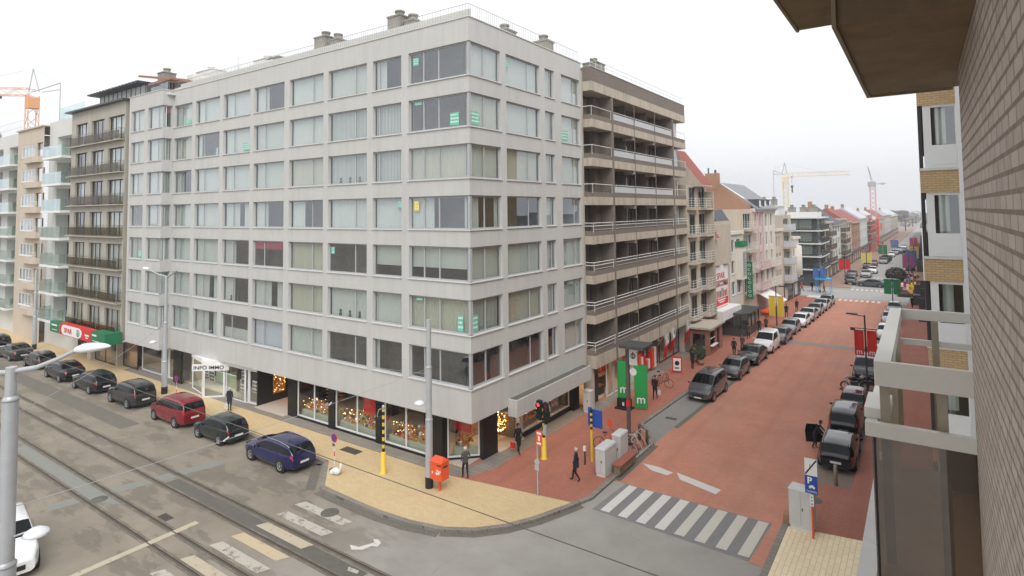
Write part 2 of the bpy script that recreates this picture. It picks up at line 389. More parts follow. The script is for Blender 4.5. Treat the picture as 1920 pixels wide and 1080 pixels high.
    def islands(s):
        """groups faces whose pieces touch, so separate pieces become separate objects"""
        n = len(s.v); up = list(range(n))
        def find(i):
            while up[i] != i: up[i] = up[up[i]]; i = up[i]
            return i
        key = {}
        for i, v in enumerate(s.v):
            k = (round(v.x,3), round(v.y,3), round(v.z,3))
            if k in key: up[find(i)] = find(key[k])
            else: key[k] = i
        for f in s.f:
            for a in f[1:]: up[find(a)] = find(f[0])
        g = {}
        for j, f in enumerate(s.f): g.setdefault(find(f[0]), []).append(j)
        L = []
        for js in g.values():
            vs = [s.v[i] for j in js for i in s.f[j]]; L.append([js, [min(v[k] for v in vs)-.012 for k in range(3)], [max(v[k] for v in vs)+.012 for k in range(3)]])
        ch = True
        while ch:
            ch = False
            for a in range(len(L)):
                for b in range(a+1, len(L)):
                    if all(L[a][1][k] <= L[b][2][k] and L[b][1][k] <= L[a][2][k] for k in range(3)):
                        L[a][0] += L[b][0]; L[a][1] = [min(p, q) for p, q in zip(L[a][1], L[b][1])]; L[a][2] = [max(p, q) for p, q in zip(L[a][2], L[b][2])]; L.pop(b); ch = True; break
                if ch: break
        return [x[0] for x in L]
    def build(s, name, mats, parent=None, bevel=0):
        if name in SPLIT and parent:
            gr = s.islands()
            if 1 < len(gr) <= 90:
                r = None
                for js in gr:
                    q = MB(); mp = {}
                    for j in js:
                        idx = []
                        for i in s.f[j]:
                            if i not in mp: mp[i] = len(q.v); q.v.append(s.v[i])
                            idx.append(mp[i])
                        q.f.append(idx); q.m.append(s.m[j]); q.sm.append(s.sm[j])
                    r = q.build1(name, mats, parent, bevel)
                return r
        return s.build1(name, mats, parent, bevel)
    def build1(s, name, mats, parent=None, bevel=0):
        me = bpy.data.meshes.new(name)
        off = root_loc(parent) if parent else Vector()
        me.from_pydata([tuple(v-off) for v in s.v], [], s.f)
        if not isinstance(mats, (list, tuple)): mats = [mats]
        for x in mats: me.materials.append(M[x] if isinstance(x, str) else x)
        for p, mi, sm in zip(me.polygons, s.m, s.sm): p.material_index = mi; p.use_smooth = sm
        me.update()
        o = bpy.data.objects.new(name, me); C.objects.link(o)
        if parent: o.parent = parent
        if bevel:
            b = o.modifiers.new('bevel', 'BEVEL'); b.width = bevel; b.segments = 2; b.limit_method = 'ANGLE'
        return o
def copy_tree(o, parent=None):
    c = o.copy(); C.objects.link(c)
    if parent: c.parent = parent
    for ch in list(o.children): copy_tree(ch, c)
    return c
def sw(x, y, h=.12):
    """ground point measured on the road plane, moved to a pavement h higher along the same line of sight"""
    t = h/CAM.z
    return (x+(CAM.x-x)*t, y+(CAM.y-y)*t, h)
def text(s, size, O, U, z, mat_, parent, name='lettering', depth=.01, align='LEFT', sx=1., vert=False, bold=0.):
    """flat letters standing in the facade frame (O,U), baseline z"""
    cu = bpy.data.curves.new(name, 'FONT'); cu.body = s; cu.size = size; cu.extrude = depth; cu.align_x = align; cu.offset = bold
    if vert: cu.space_line = .85
    t = bpy.data.objects.new(name, cu); C.objects.link(t)
    dg = bpy.context.evaluated_depsgraph_get(); me = bpy.data.meshes.new_from_object(t.evaluated_get(dg))
    bpy.data.objects.remove(t)
    U3 = Vector((U[0], U[1], 0)).normalized(); Nn = Vector((U3.y, -U3.x, 0))
    off = root_loc(parent) if parent else Vector()
    for v in me.vertices:
        x, y, zz = v.co; p = Vector((O[0], O[1], 0)) + U3*x*sx + Vector((0,0,z+y)) + Nn*(zz+depth)
        v.co = p-off
    me.materials.clear(); me.materials.append(M[mat_])
    o = bpy.data.objects.new(name, me); C.objects.link(o)
    if parent: o.parent = parent
    return o
def frame_of(U):
    L = sqrt(U[0]**2+U[1]**2); U = (U[0]/L, U[1]/L); return U, (U[1], -U[0])
def wall_grid(mb, u0, u1, z0, z1, ops, depth=.2, m=0, mr=None):
    """facade sheet at n=0 with openings (ua,ub,za,zb) and reveals going in"""
    mr = m if mr is None else mr
    us = sorted({round(x, 4) for x in [u0, u1]+[o[0] for o in ops]+[o[1] for o in ops] if u0-1e-6 <= x <= u1+1e-6})
    zs = sorted({round(x, 4) for x in [z0, z1]+[o[2] for o in ops]+[o[3] for o in ops] if z0-1e-6 <= x <= z1+1e-6})
    def inside(a, b):
        return any(o[0]-1e-4 < a < o[1]+1e-4 and o[2]-1e-4 < b < o[3]+1e-4 for o in ops)
    for j in range(len(zs)-1):
        zc = (zs[j]+zs[j+1])/2; run = None
        for i in range(len(us)-1):
            if inside((us[i]+us[i+1])/2, zc):
                if run is not None: mb.face([(run,0,zs[j]),(us[i],0,zs[j]),(us[i],0,zs[j+1]),(run,0,zs[j+1])][::-1], m); run = None
            elif run is None: run = us[i]
        if run is not None: mb.face([(run,0,zs[j]),(us[-1],0,zs[j]),(us[-1],0,zs[j+1]),(run,0,zs[j+1])][::-1], m)
    for (a, b, c, d) in ops:
        if a > u0+1e-3: mb.face([(a,0,c),(a,-depth,c),(a,-depth,d),(a,0,d)], mr)
        if b < u1-1e-3: mb.face([(b,0,c),(b,0,d),(b,-depth,d),(b,-depth,c)], mr)
        if c > z0+1e-3: mb.face([(a,0,c),(b,0,c),(b,-depth,c),(a,-depth,c)], mr)
        mb.face([(a,0,d),(a,-depth,d),(b,-depth,d),(b,0,d)], mr)
def curtain_strip(mb, a, b, n, z0, z1, amp=.03, per=.16, m=0):
    k = max(4, int((b-a)/per*4)); V = []
    ph = random.random()*6
    for i in range(k+1):
        u = a+(b-a)*i/k; nn = n+amp*sin(u/per*2*pi+ph+.7*sin(u*3))
        V += [(u, nn, z0), (u, nn, z1)]
    mb.mesh(V, [(2*i, 2*i+1, 2*i+3, 2*i+2) for i in range(k)], m, True)
def window(parent, O, U, a, b, z0, z1, mull=(), depth=.2, fw=.07, style='c', fm='frame', gm='glass', sill=True, edge0=True, edge1=True, transom=None, name='window', detail=True, fb=None):
    U, Nn = frame_of(U); fb = fw if fb is None else fb
    f = MB(O, U, Nn); d0 = -depth+.0; d1 = -depth+.06
    e0 = a+(fw if edge0 else 0); e1 = b-(fw if edge1 else 0)
    if edge0: f.box((a, d0, z0), (a+fw, d1, z1))
    if edge1: f.box((b-fw, d0, z0), (b, d1, z1))
    f.box((e0, d0, z0), (e1, d1, z0+fb)); f.box((e0, d0, z1-fw), (e1, d1, z1))
    for q in mull:
        f.box((q-fw*.5, d0+.003, z0+fb), (q+fw*.5, d1-.003, z1-fw))
    if transom: f.box((e0, d0+.006, transom-fw/2), (e1, d1-.006, transom+fw/2))
    w_ = f.build(name, fm, parent)
    g = MB(O, U, Nn); q_ = [e0]+[q for q in mull]+[e1]
    for ga, gb in zip(q_[:-1], q_[1:]):       # every pane sits a little differently in its frame
        tx, tz = random.uniform(-.005,.005), random.uniform(-.006,.006)
        g.face([(ga, d0+.03-tx-tz, z0+fb), (gb, d0+.03+tx-tz, z0+fb), (gb, d0+.03+tx+tz, z1-fw), (ga, d0+.03-tx+tz, z1-fw)][::-1])
    g.build('pane', gm, w_)
    if sill:
        s_ = MB(O, U, Nn); s_.box((a-.06 if edge0 else a, -depth+.065, z0-.05), (b+.06 if edge1 else b, .07, z0-.003)); s_.build('sill', 'sill', w_)
    if detail and style:
        c = MB(O, U, Nn); n_ = -depth-.14; za, zb = z0+.03, z1-.02; cm = 'curtain'
        L = b-a
        if style == 'c': curtain_strip(c, a, b, n_, za, zb)
        elif style == 'C': cm = 'curtain_c'; curtain_strip(c, a, b, n_, za, zb)
        elif style == 'L': cm = 'curtain_l'; curtain_strip(c, a, b, n_, za, zb, .02)
        elif style == 's': cm = 'blind'; c.face([(a, n_, za), (b, n_, za), (b, n_, zb), (a, n_, zb)])  # full grey sheet imitates sky mirrored in the pane
        elif style == 'b': cm = 'blind'; c.face([(a, n_, za+.33*(z1-z0)), (b, n_, za+.33*(z1-z0)), (b, n_, zb), (a, n_, zb)])
        elif style == 'w': cm = 'blind'; c.face([(a, n_, za), (b, n_, za), (b, n_, za+.42*(z1-z0)), (a, n_, za+.42*(z1-z0))])
        elif style == 'h': curtain_strip(c, a, a+.38*L, n_, za, zb); curtain_strip(c, b-.12*L, b, n_, za, zb)
        elif style == 'k': curtain_strip(c, a, a+.52*L, n_, za, zb); curtain_strip(c, b-.30*L, b, n_, za, zb)
        elif style == 'v':
            q = a+.04
            while q < b-.1: c.box((q, n_-.005, za), (q+.085, n_+.005, zb)); q += .125
        elif style == 'r':
            cm = 'redblind'; c.box((a+fw, d0-.02, z1-.6), (b-fw, d0-.01, z1-.02))
        elif style == 'd': 
            curtain_strip(c, a, a+.12*L, n_, za, zb)
        elif style == 'x': pass
        if c.v: c.build('curtain', cm, w_)  # for style s this is the sheet painted as reflected sky
    return w_
def sticker(w_, O, U, a, b, z0, z1, depth=.2, m='sticker', txt=True):
    U, Nn = frame_of(U); s_ = MB(O, U, Nn); n_ = -depth+.036
    s_.box((a, n_, z0), (b, n_+.004, z1), 0)
    h = z1-z0
    if txt:
        for k in range(3):
            zz = z0+h*(.2+.28*k); q = a+.05
            while q < b-.08:
                ww = random.uniform(.05, .12); s_.box((q, n_+.005, zz), (min(q+ww, b-.04), n_+.007, zz+h*.12), 1); q += ww+.04
    return s_.build('sticker', [m, 'sticker_w' if m != 'sticker_w' else 'sticker'], w_)
def railing(parent, pts, h=1.0, post=.5, r=.012, mat_='rail_w', rails=(1.0,), name='railing', base=0., pr=None):
    mb = MB(); pr = pr or r
    for p, q in zip(pts[:-1], pts[1:]):
        p = Vector(p); q = Vector(q); L = (q-p).length; k = max(1, int(L/post))
        for i in range(k+1):
            c = p.lerp(q, i/k); mb.tube((c.x, c.y, c.z+base), (c.x, c.y, c.z+h), pr, 5, 0)
        for t in rails:
            mb.tube((p.x, p.y, p.z+h*t), (q.x, q.y, q.z+h*t), r*1.5, 6, 0)
    return mb.build(name, mat_, parent)
M['line_c'] = worn('cream_road_paint', (.58, .55, .48), (.33, .30, .26), .34)
M['line_y2'] = worn('dirty_cream_road_paint', (.50, .44, .33), (.27, .22, .17), .40)
M['tarlight'] = mat('resurfaced_strip', (.16, .145, .12), .75, .12, 2)
M['greyroad'] = stained('pale_grey_road', (.40, .39, .372), (.30, .29, .28), .85, .5, .6)
M['farpave'] = stained('worn_far_pavement', (.36, .235, .185), (.28, .24, .21), .85, .8, .5)
M['stone_g'] = stained('sooty_chimney_render', (.30, .285, .25), (.09, .08, .07), .85, .8, 1.6)
M['warmwood'] = mat('warm_wooden_shelf', (.40, .22, .10), .6, .15, 5)
M['goldwall'] = brick('golden_glitter_wall', (.75, .42, .12), (.30, .13, .04), (.12, .05, .02), .16, .13, .02, 'wall', .35, .5, .6, .5)  # glitter decoration, and the painted warm glow in the recessed entrance
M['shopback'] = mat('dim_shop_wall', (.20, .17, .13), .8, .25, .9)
M['groove_edge'] = worn('rail_bed_mastic', (.145, .128, .102), (.21, .18, .145), .46, 1.5)
M['grass_panel'] = mat('frosted_panel', (.50, .52, .53), .5, .05, 2)
M['brownpanel'] = mat('brown_metal_panel', (.12, .095, .08), .5, .15, 2)
M['olivepost'] = mat('olive_railing', (.16, .15, .11), .5, .15, 3)
M['beige_p'] = stained('peach_beige_render', (.56, .48, .385), (.34, .26, .18), .8, .4, 1)
M['bwhite'] = stained('off_white_render', (.62, .62, .59), (.42, .41, .38), .75, .3, 1)
M['steeldark'] = mat('anthracite_metal', (.06, .065, .068), .45, .12, 3)
M['crane_o'] = mat('orange_crane_steel', (.74, .36, .17), .5, .1, 3)
M['crane_y'] = mat('pale_yellow_crane_steel', (.80, .66, .36), .5, .1, 3)
M['crane_r'] = mat('red_crane_steel', (.72, .09, .07), .5, .1, 3)
M['concw'] = mat('counterweight_concrete', (.40, .40, .39), .8, .1, 2)
for k_, c_ in dict(car_blue=(.007,.009,.075), car_green=(.008,.014,.015), car_red=(.20,.006,.014), car_anth=(.028,.027,.027), car_black=(.008,.008,.010), car_brown=(.032,.024,.022), car_white=(.74,.75,.76), car_grey=(.075,.08,.09), car_silver=(.34,.35,.36), car_maroon=(.06,.012,.014), car_lightgrey=(.22,.23,.24)).items():
    M[k_] = paint('car_paint_'+k_[4:], c_)
M['redseat'] = mat('red_brown_bench_top', (.33, .11, .08), .6, .1, 4)
M['shade_bol'] = mat('brown_post_paint', (.11, .09, .08), .6, .15, 4)
M['grass_o'] = glassmat('bronze_glass', (.55, .49, .38), .05, 0, .25)
M['glass_h'] = glassmat('old_house_glass', (.70, .74, .72), .06, 0, .24)
M['crane_p'] = mat('pale_pink_crane_steel', (.66, .34, .32), .5, .1, 3)
M['slateg'] = mat('grey_slate_roof', (.21, .22, .235), .55, .15, 2)
M['rail_g'] = mat('grey_roof_railing', (.34, .34, .33), .45, .07, 3)
M['blue2'] = mat('faded_blue_cloth', (.06, .14, .38), .7, .12, 2)
M['purple2'] = mat('faded_magenta_cloth', (.34, .07, .18), .7, .12, 2)
M['yellow2'] = mat('faded_yellow_cloth', (.62, .50, .14), .7, .12, 2)
M['orange2'] = mat('faded_orange_cloth', (.50, .13, .07), .7, .12, 2)
M['baybrown'] = stained('brown_brick_parking_bay', (.27, .205, .17), (.17, .14, .12), .85, .6, 2)
M['fairy'] = emis('tiny_warm_bulbs', (1, .55, .18), 7)  # glowing balls: bulbs at golden walls, added glints among shop goods

# ================================================================ GROUND AND STREETS
def sheet(name, polys, z, mats, side=None, kind='structure', low=-.02):
    """flat sheet(s); polys = [(poly, mat index)]; side = height of the edge walls"""
    mb = MB()
    for poly, mi in polys:
        area = sum(poly[i][0]*poly[(i+1)%len(poly)][1]-poly[(i+1)%len(poly)][0]*poly[i][1] for i in range(len(poly)))
        if area < 0: poly = poly[::-1]
        if side is None: mb.face([(p[0], p[1], z) for p in poly], mi)
        else: mb.prism(poly, z-side, z, mi)
    o = mb.build(name, mats); o['kind'] = kind; return o
KH = .12
sheet('ground', [([(-900,-300),(900,-300),(900,1500),(-900,1500)], 0)], 0, ['road'])
def LX(y): return 6.12+max(0, y-13)*.035        # kerb of the carriageway, west side
def BX(y): return 4.35+max(0, y-11)*.035        # inner side of the west parking bay
def RX(y): return 14.15+max(0, y-4)*.02         # east side of the carriageway
# red carriageway
sheet('carriageway', [([(LX(4.1), 4.1), (RX(4.1), 4.1), (RX(40), 40), (RX(79), 79), (LX(79), 79), (LX(40), 40), (LX(13), 13)], 0)], .004, ['redbrick'])
sheet('cross_band', [([(LX(42.4), 42.4), (RX(42.4), 42.4), (RX(43.9), 43.9), (LX(43.9), 43.9)], 0)], .009, ['greybay'])
sheet('crossing_bed', [([(6.5, .85), (14.0, .55), (14.1, 4.096), (6.75, 4.096)], 0)], .004, ['greyzebra'])
sheet('red_margin', [([(13.55, .5), (14.15, .5), (14.15, 4.09), (13.75, 4.09)], 0)], .008, ['redbrick'])
# parking bays
sheet('parking_bay', [([(5.9, 10.2), (6.08, 9.9), (LX(13), 13), (LX(77), 77), (BX(77), 77), (BX(12.5), 12.5)], 0)], .006, ['greybay'])
sheet('parking_bay', [([(RX(9.6)+.02, 9.6), (16.35, 9.6), (17.4, 77), (RX(77)+.02, 77)], 0)], .006, ['baybrown'])
# pavements: west (red), corner (yellow), tram street (yellow)
arc = []
P0 = [(-5.75,-5.05), (-3.6,-5.12), (-1.6,-5.15), (.2,-5.0), (1.9,-4.6), (3.2,-3.85), (4.2,-2.8), (4.95,-1.5), (5.5,-.1), (5.85,.9)]
def inset(poly, d):
    out = []
    for i, p in enumerate(poly):
        a = Vector(poly[max(0, i-1)]); b = Vector(poly[min(len(poly)-1, i+1)]); t = (b-a).normalized(); out.append((p[0]-t.y*d, p[1]+t.x*d))
    return out
PI_ = inset(P0, .28)
sheet('pavement', [([(-90,1.6), (-90,-2.65), (-8.15,-2.65), (-5.95,-4.72)]+PI_[1:-1]+[(5.6,.68), (-1.2,-1.25+.9), (-1.2,1.6)], 0)], KH, ['yellowtile'], .2)
sheet('pavement', [([(-1.2,-.347), (5.6,.676), (5.86,1.6), (5.86,9.6), (5.6,10.2), (4.07,12.3), (BX(77)-.28,77), (BX(77)-.28,78.6), (-3,78.6), (-3,1.6), (-1.2,1.6)], 0)], KH, ['redside'], .2)
# kerbs
def kerb(pts, wd=.25, z=KH+.004, m='kerb', name='kerb'):
    mb = MB(); a = pts; b = inset(pts, wd)
    for i in range(len(a)-1):
        poly = [a[i], a[i+1], b[i+1], b[i]]; mb.prism(poly, -.05, z)
    o = mb.build(name, m); o['kind'] = 'structure'; return o
kerb([(-90,-2.9), (-8.25,-2.9)]); kerb([(-8.25,-2.92), (-5.9,-5.0)], .26); kerb(P0)
kerb([(5.87,.95), (6.12,1.65), (6.12,9.65)])
kerb([(6.12,9.67), (5.87,10.4), (4.35,12.35), (BX(77),77), (BX(77),78.7)], .26)
# gutters of small setts
def gutter(pts, wd=-.32, z=.008):
    mb = MB(); b = inset(pts, wd)
    for i in range(len(pts)-1): mb.face([(*b[i], z), (*b[i+1], z), (*pts[i+1], z), (*pts[i], z)])
    o = mb.build('gutter', 'gutter'); o['kind'] = 'structure'
gutter([(-90,-2.92), (-8.3,-2.92)]); gutter([(-8.35,-2.95), (-6.1,-5.1)], -.5); gutter([(p[0], p[1]-.02) for p in P0[:5]], -.4); gutter(P0[4:])
gutter([(6.14,4.2), (6.14,9.6)], -.28); gutter([(LX(13)+.0,13), (LX(77),77)], -.3, .012)
mb = MB()      # bluestone strip along the shop fronts
mb.box((-40,-.35,.1), (-1.3,.75,KH+.006)); mb.box((-.9,1.7,.1), (.25,12.7,KH+.006)); mb.box((.0,12.72,.1), (1.0,33,KH+.006))
mb.prism([(-1.3,-.35), (-1.3,.75), (-.9,1.7), (.25,1.7), (-.25,.2)], .1, KH+.006)
o = mb.build('shop_front_paving', 'palestone'); o.data.materials[0] = M['kerb']; o['kind'] = 'structure'
# east side pavement
sheet('pavement', [([(14.15,-30), (14.15,4.0), (17.0,4.45), (23,5.3), (23,-30)], 0)], KH, ['yellowtile2'], .2)
sheet('pavement', [([(14.15,4.0), (14.35,9.3), (16.35,9.3), (17.5,78), (24,78), (24,5.5), (17.0,4.45)], 0)], KH, ['redside'], .2)
kerb([(14.15,4.6), (14.15,-30)], -.0 + .26)
# tram rails (metre gauge), four of them in the carriageway
for i, y in enumerate((-8.15, -9.2, -11.12, -12.18)):
    mb = MB(); mb.box((-160, y-.030, -.05), (40, y+.030, .012), 0); mb.box((-160, y+.034, -.04), (40, y+.085, .005), 1)
    mb.box((-160, y-.16, -.04), (40, y-.034, .0035), 2); mb.box((-160, y+.089, -.04), (40, y+.20, .0035), 2)
    o = mb.build('tram_rail', ['steel', 'groove', 'groove_edge' if 'groove_edge' in M else 'tar'])
    tag(o, ['steel tram rail nearest the yellow pavement and the parked cars', 'second steel tram rail from the yellow pavement', 'third steel tram rail from the yellow pavement, beside the blue-grey patch', 'steel tram rail nearest the white car'][i], 'tram rail', 'tram rails in the street')
# painted markings
def mark(name, polys, z=.011, m='line'):
    return sheet(name, [(p, 0) for p in polys], z, [m])
zx = 6.98; sw_ = .443
for k in range(8):
    x = zx+k*2*sw_
    mark('crossing_stripe', [[(x-.12,.98-.02*k), (x+sw_-.12,.98-.02*k), (x+sw_,4.03), (x,4.03)]], .013, 'line' if k < 4 else 'line_c')
mark('stop_line', [[(6.55,6.85), (7.4,6.9), (8.35,6.62), (8.2,6.15), (7.3,6.25)], [(8.5,6.75), (9.1,6.6), (11.0,6.05), (10.9,5.45), (8.9,6.05)]], .013, 'line')
for k, (y, m_, x0, x1) in enumerate([(-6.4,'line_w',-5.5,-2.1), (-7.45,'line_w',-5.4,-2.1), (-8.55,'line_y2',-5.3,-2.0), (-9.65,'line_y',-5.4,-2.1), (-10.55,'line_w',-5.5,-2.0), (-11.75,'line_y2',-5.5,-2.2), (-12.9,'line_w',-5.5,-2.2)]):
    mark('crossing_stripe', [[(x0-.12,y-.24), (x1-.12,y-.24), (x1+.1,y+.24), (x0+.1,y+.24)]], .010, m_)
mark('stop_line', [[(-8.1,-16.5), (-7.75,-16.5), (-7.75,-10.1), (-8.1,-10.1)]], .010, 'line_y2')
mark('arrow_marking', [[(-.65,-7.45), (-.2,-7.35), (.1,-6.75), (-.15,-6.6), (.05,-6.5), (.35,-6.62), (.45,-6.9), (.2,-7.0), (.1,-7.4), (-.3,-7.65)]], .010, 'line')
mark('white_scuff', [[(.55,-8.5), (1.1,-8.45), (1.2,-8.62), (.7,-8.7)], [(1.3,-8.8), (1.9,-8.6), (2.0,-8.75), (1.45,-8.95)]], .010, 'line_w')
for y0, xa, xb, ww in ((77.3,8.9,14.6,1.0), (91,9.4,15,1.0), (112,10.9,15.6,1.1), (104,11.3,15.6,1.0)):
    n = 8; st = (xb-xa)/n
    for k in range(n): mark('crossing_stripe', [[(xa+k*st, y0-ww/2), (xa+k*st+st*.55, y0-ww/2), (xa+k*st+st*.55, y0+ww*1.3), (xa+k*st, y0+ww*1.3)]], .013, 'line')
# patches and repairs
sheet('road_patch', [([(-26,-11.9), (-14.2,-11.95), (-12.6,-11.3), (-26,-11.3)], 0)], .0036, ['conpatch'])
sheet('road_patch', [([(-13.3,-9.0), (1.5,-9.0), (1.5,-8.35), (-13.3,-8.35)], 0)], .0036, ['tar'])
sheet('road_patch', [([(-60,-7.0), (-24,-6.9), (-24,-5.7), (-60,-5.7)], 0)], .0032, ['tarlight'])
sheet('road_patch', [([(-15.7,-13.5), (-14.9,-13.5), (-13.0,-6.0), (-13.8,-6.0)], 0)], .0029, ['conpatch'])
# far end: cross street, second block's carriageway and pavements
sheet('cross_street', [([(-120,80), (60,80), (60,90), (-120,90)], 0)], .004, ['greyroad'])
sheet('carriageway', [([(9.2,93), (15.3,93), (17.8,200), (22.0,420), (33,1100), (26,1100), (16.2,420), (11.4,200)], 0)], .004, ['greyroad'])
sheet('pavement', [([(3,93), (9.0,93), (11.2,200), (15.9,420), (7,420), (3,200)], 0)], KH, ['farpave'], .2)
sheet('pavement', [([(15.5,93), (18.0,200), (22.2,420), (32,420), (26,200), (24,93)], 0)], KH, ['farpave'], .2)
sheet('cross_band', [([(4.5,77.5),(8.3,77.5),(8.3,79.8),(4.5,79.8)], 0)], KH+.004, ['line'])
# manholes and gratings
def manhole(x, y, r, z, label, round_=True):
    mb = MB()
    if round_: mb.lathe((x, y, z), [(0, .006), (r*.8, .006), (r*.82, .001), (r*.9, .001), (r*.92, .008), (r, .008), (r, -.01)], 20)
    else:
        mb.box((x-r, y-r*.5, z-.01), (x+r, y+r*.5, z+.006))
        for k in range(7): mb.box((x-r*.9+k*r*.27, y-r*.42, z+.006), (x-r*.9+k*r*.27+.06, y+r*.42, z+.012), 1)
    o = mb.build('manhole_cover', ['tar', 'groove']); tag(o, label, 'manhole cover')
manhole(-3.55,-6.2,.42,.012,'round manhole cover over the worn crossing stripe by the kerb')
manhole(5.42,14.5,.38,.008,'rectangular drain grate in the grey parking bay',False)
manhole(15.0,7.2,.36,KH,'round manhole cover in the red pavement behind the parked black estate car')
manhole(-9.6,-10.7,.4,.006,'small square cover between the tram tracks',False)
manhole(-14.2,-11.7,.38,.006,'round manhole cover inside the tram track near the white car')
mb = MB(); x, y = -8.2,-1.0; mb.box((x-.7, y-.35, KH), (x+.7, y+.25, KH+.008)); 
for k in range(14): mb.box((x-.66+k*.097, y-.32, KH+.008), (x-.62+k*.097, y+.22, KH+.014), 1)
tag(mb.build('floor_grating', ['tar', 'groove']), 'grey metal floor grating in the yellow pavement below the second shop window', 'grating')
mb = MB(); mb.box((-34.9,-1.5, KH), (-33.2,-.9, KH+.008)); tag(mb.build('floor_grating', ['tar']), 'dark cover plate in the yellow pavement before the empty shop', 'grating')

# ================================================================ GREY CORNER BUILDING
B1 = thing('corner_apartment_building', 'long grey-panelled corner apartment building with seven rows of windows over lit shop fronts', 'building', (0,0,0))
ZT = 24.55; ZB = 2.9; PITCH = 2.79
rows = [(23.25-PITCH*k-1.85, 23.25-PITCH*k) for k in range(7)]
LU = (1,0); RU = (0,1)
Wl = [(-32.1,-29.15), (-28.58,-24.94), (-24.4,-20.75), (-20.25,-16.55), (-15.95,-12.27), (-11.77,-8.08), (-7.55,-5.11)]
mullL = [.33,.33,.36,.34,.66,.68,None]
stL = ['ccchcsh','CdcscvV','hccsCvv','cckhhcc','cchrCxb','ckhkCcc','ckwLcxd']
mb = MB((0,0), LU, (0,-1))
ops = [(a, b, z0, z1) for (z0, z1) in rows for (a, b) in Wl+[(-4.53,0)]]
wall_grid(mb, -32.2, 0, ZB, ZT, ops)
mb.build('wall', 'conc', B1)
mb = MB((0,0), RU, (1,0))
Rw = [(3.44,7.18), (7.77,8.97), (9.88,12.5)]
ops = [(a, b, z0, z1) for (z0, z1) in rows for (a, b) in [(0,2.9)]+Rw]
wall_grid(mb, 0, 12.75, ZB, ZT, ops)
mb.build('wall', 'conc', B1)
# projecting west bay
mb = MB((0,-.9), LU, (0,-1))
Ab = [(-38.0,-35.5), (-34.85,-32.2)]
wall_grid(mb, -38.4, -32.2, ZB, ZT, [(a, b, z0, z1) for (z0, z1) in rows for (a, b) in Ab])
mb.build('wall', 'conc', B1)
mb = MB((-32.2,-.9), RU, (1,0)); wall_grid(mb, 0, .9, ZB, ZT, [(0, .78, z0, z1) for (z0, z1) in rows]); mb.build('wall', 'conc', B1)
mb = MB((-38.4,-.9), RU, (-1,0)); mb.face([(0,0,ZB), (12.9,0,ZB), (12.9,0,ZT), (0,0,ZT)]); mb.build('wall', 'conc', B1)
# roof, soffit, inner shell, rear
mb = MB()
mb.prism([(-38.38,-.88), (-32.22,-.88), (-32.22,.02), (-.02,.02), (-.02,12.73), (-38.38,12.73)], ZB-.02, ZB+.06)
mb.prism([(-38.1,-.6), (-31.9,-.6), (-31.9,.3), (-.3,.3), (-.3,12.45), (-38.1,12.45)], ZT-.4, ZT-.3)
mb.box((-38.38,12.60,ZB+.07), (-.02,12.73,ZT-.02))
mb.build('floor_slab', 'conc_w', B1)
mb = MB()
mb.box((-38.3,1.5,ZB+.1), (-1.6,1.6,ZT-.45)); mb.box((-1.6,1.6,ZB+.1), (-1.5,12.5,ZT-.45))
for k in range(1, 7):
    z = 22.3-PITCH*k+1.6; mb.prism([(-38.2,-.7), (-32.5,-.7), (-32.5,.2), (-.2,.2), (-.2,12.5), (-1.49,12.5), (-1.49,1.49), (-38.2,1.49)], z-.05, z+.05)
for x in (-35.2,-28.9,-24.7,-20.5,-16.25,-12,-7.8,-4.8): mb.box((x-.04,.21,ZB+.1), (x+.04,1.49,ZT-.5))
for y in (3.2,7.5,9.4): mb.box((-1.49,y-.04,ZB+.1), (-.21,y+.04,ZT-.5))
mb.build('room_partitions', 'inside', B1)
mb = MB()      # parapet coping
for (a, b) in (((-32.1,-.05), (0.05,.14)), ): mb.box((a[0],a[1],ZT), (b[0],b[1],ZT+.05))
mb.box((-.14,.142,ZT), (.05,12.75,ZT+.05)); mb.box((-38.45,-.95,ZT), (-32.15,-.75,ZT+.05)); mb.box((-32.35,-.748,ZT), (-32.15,-.052,ZT+.05))
mb.build('coping', 'sill', B1)
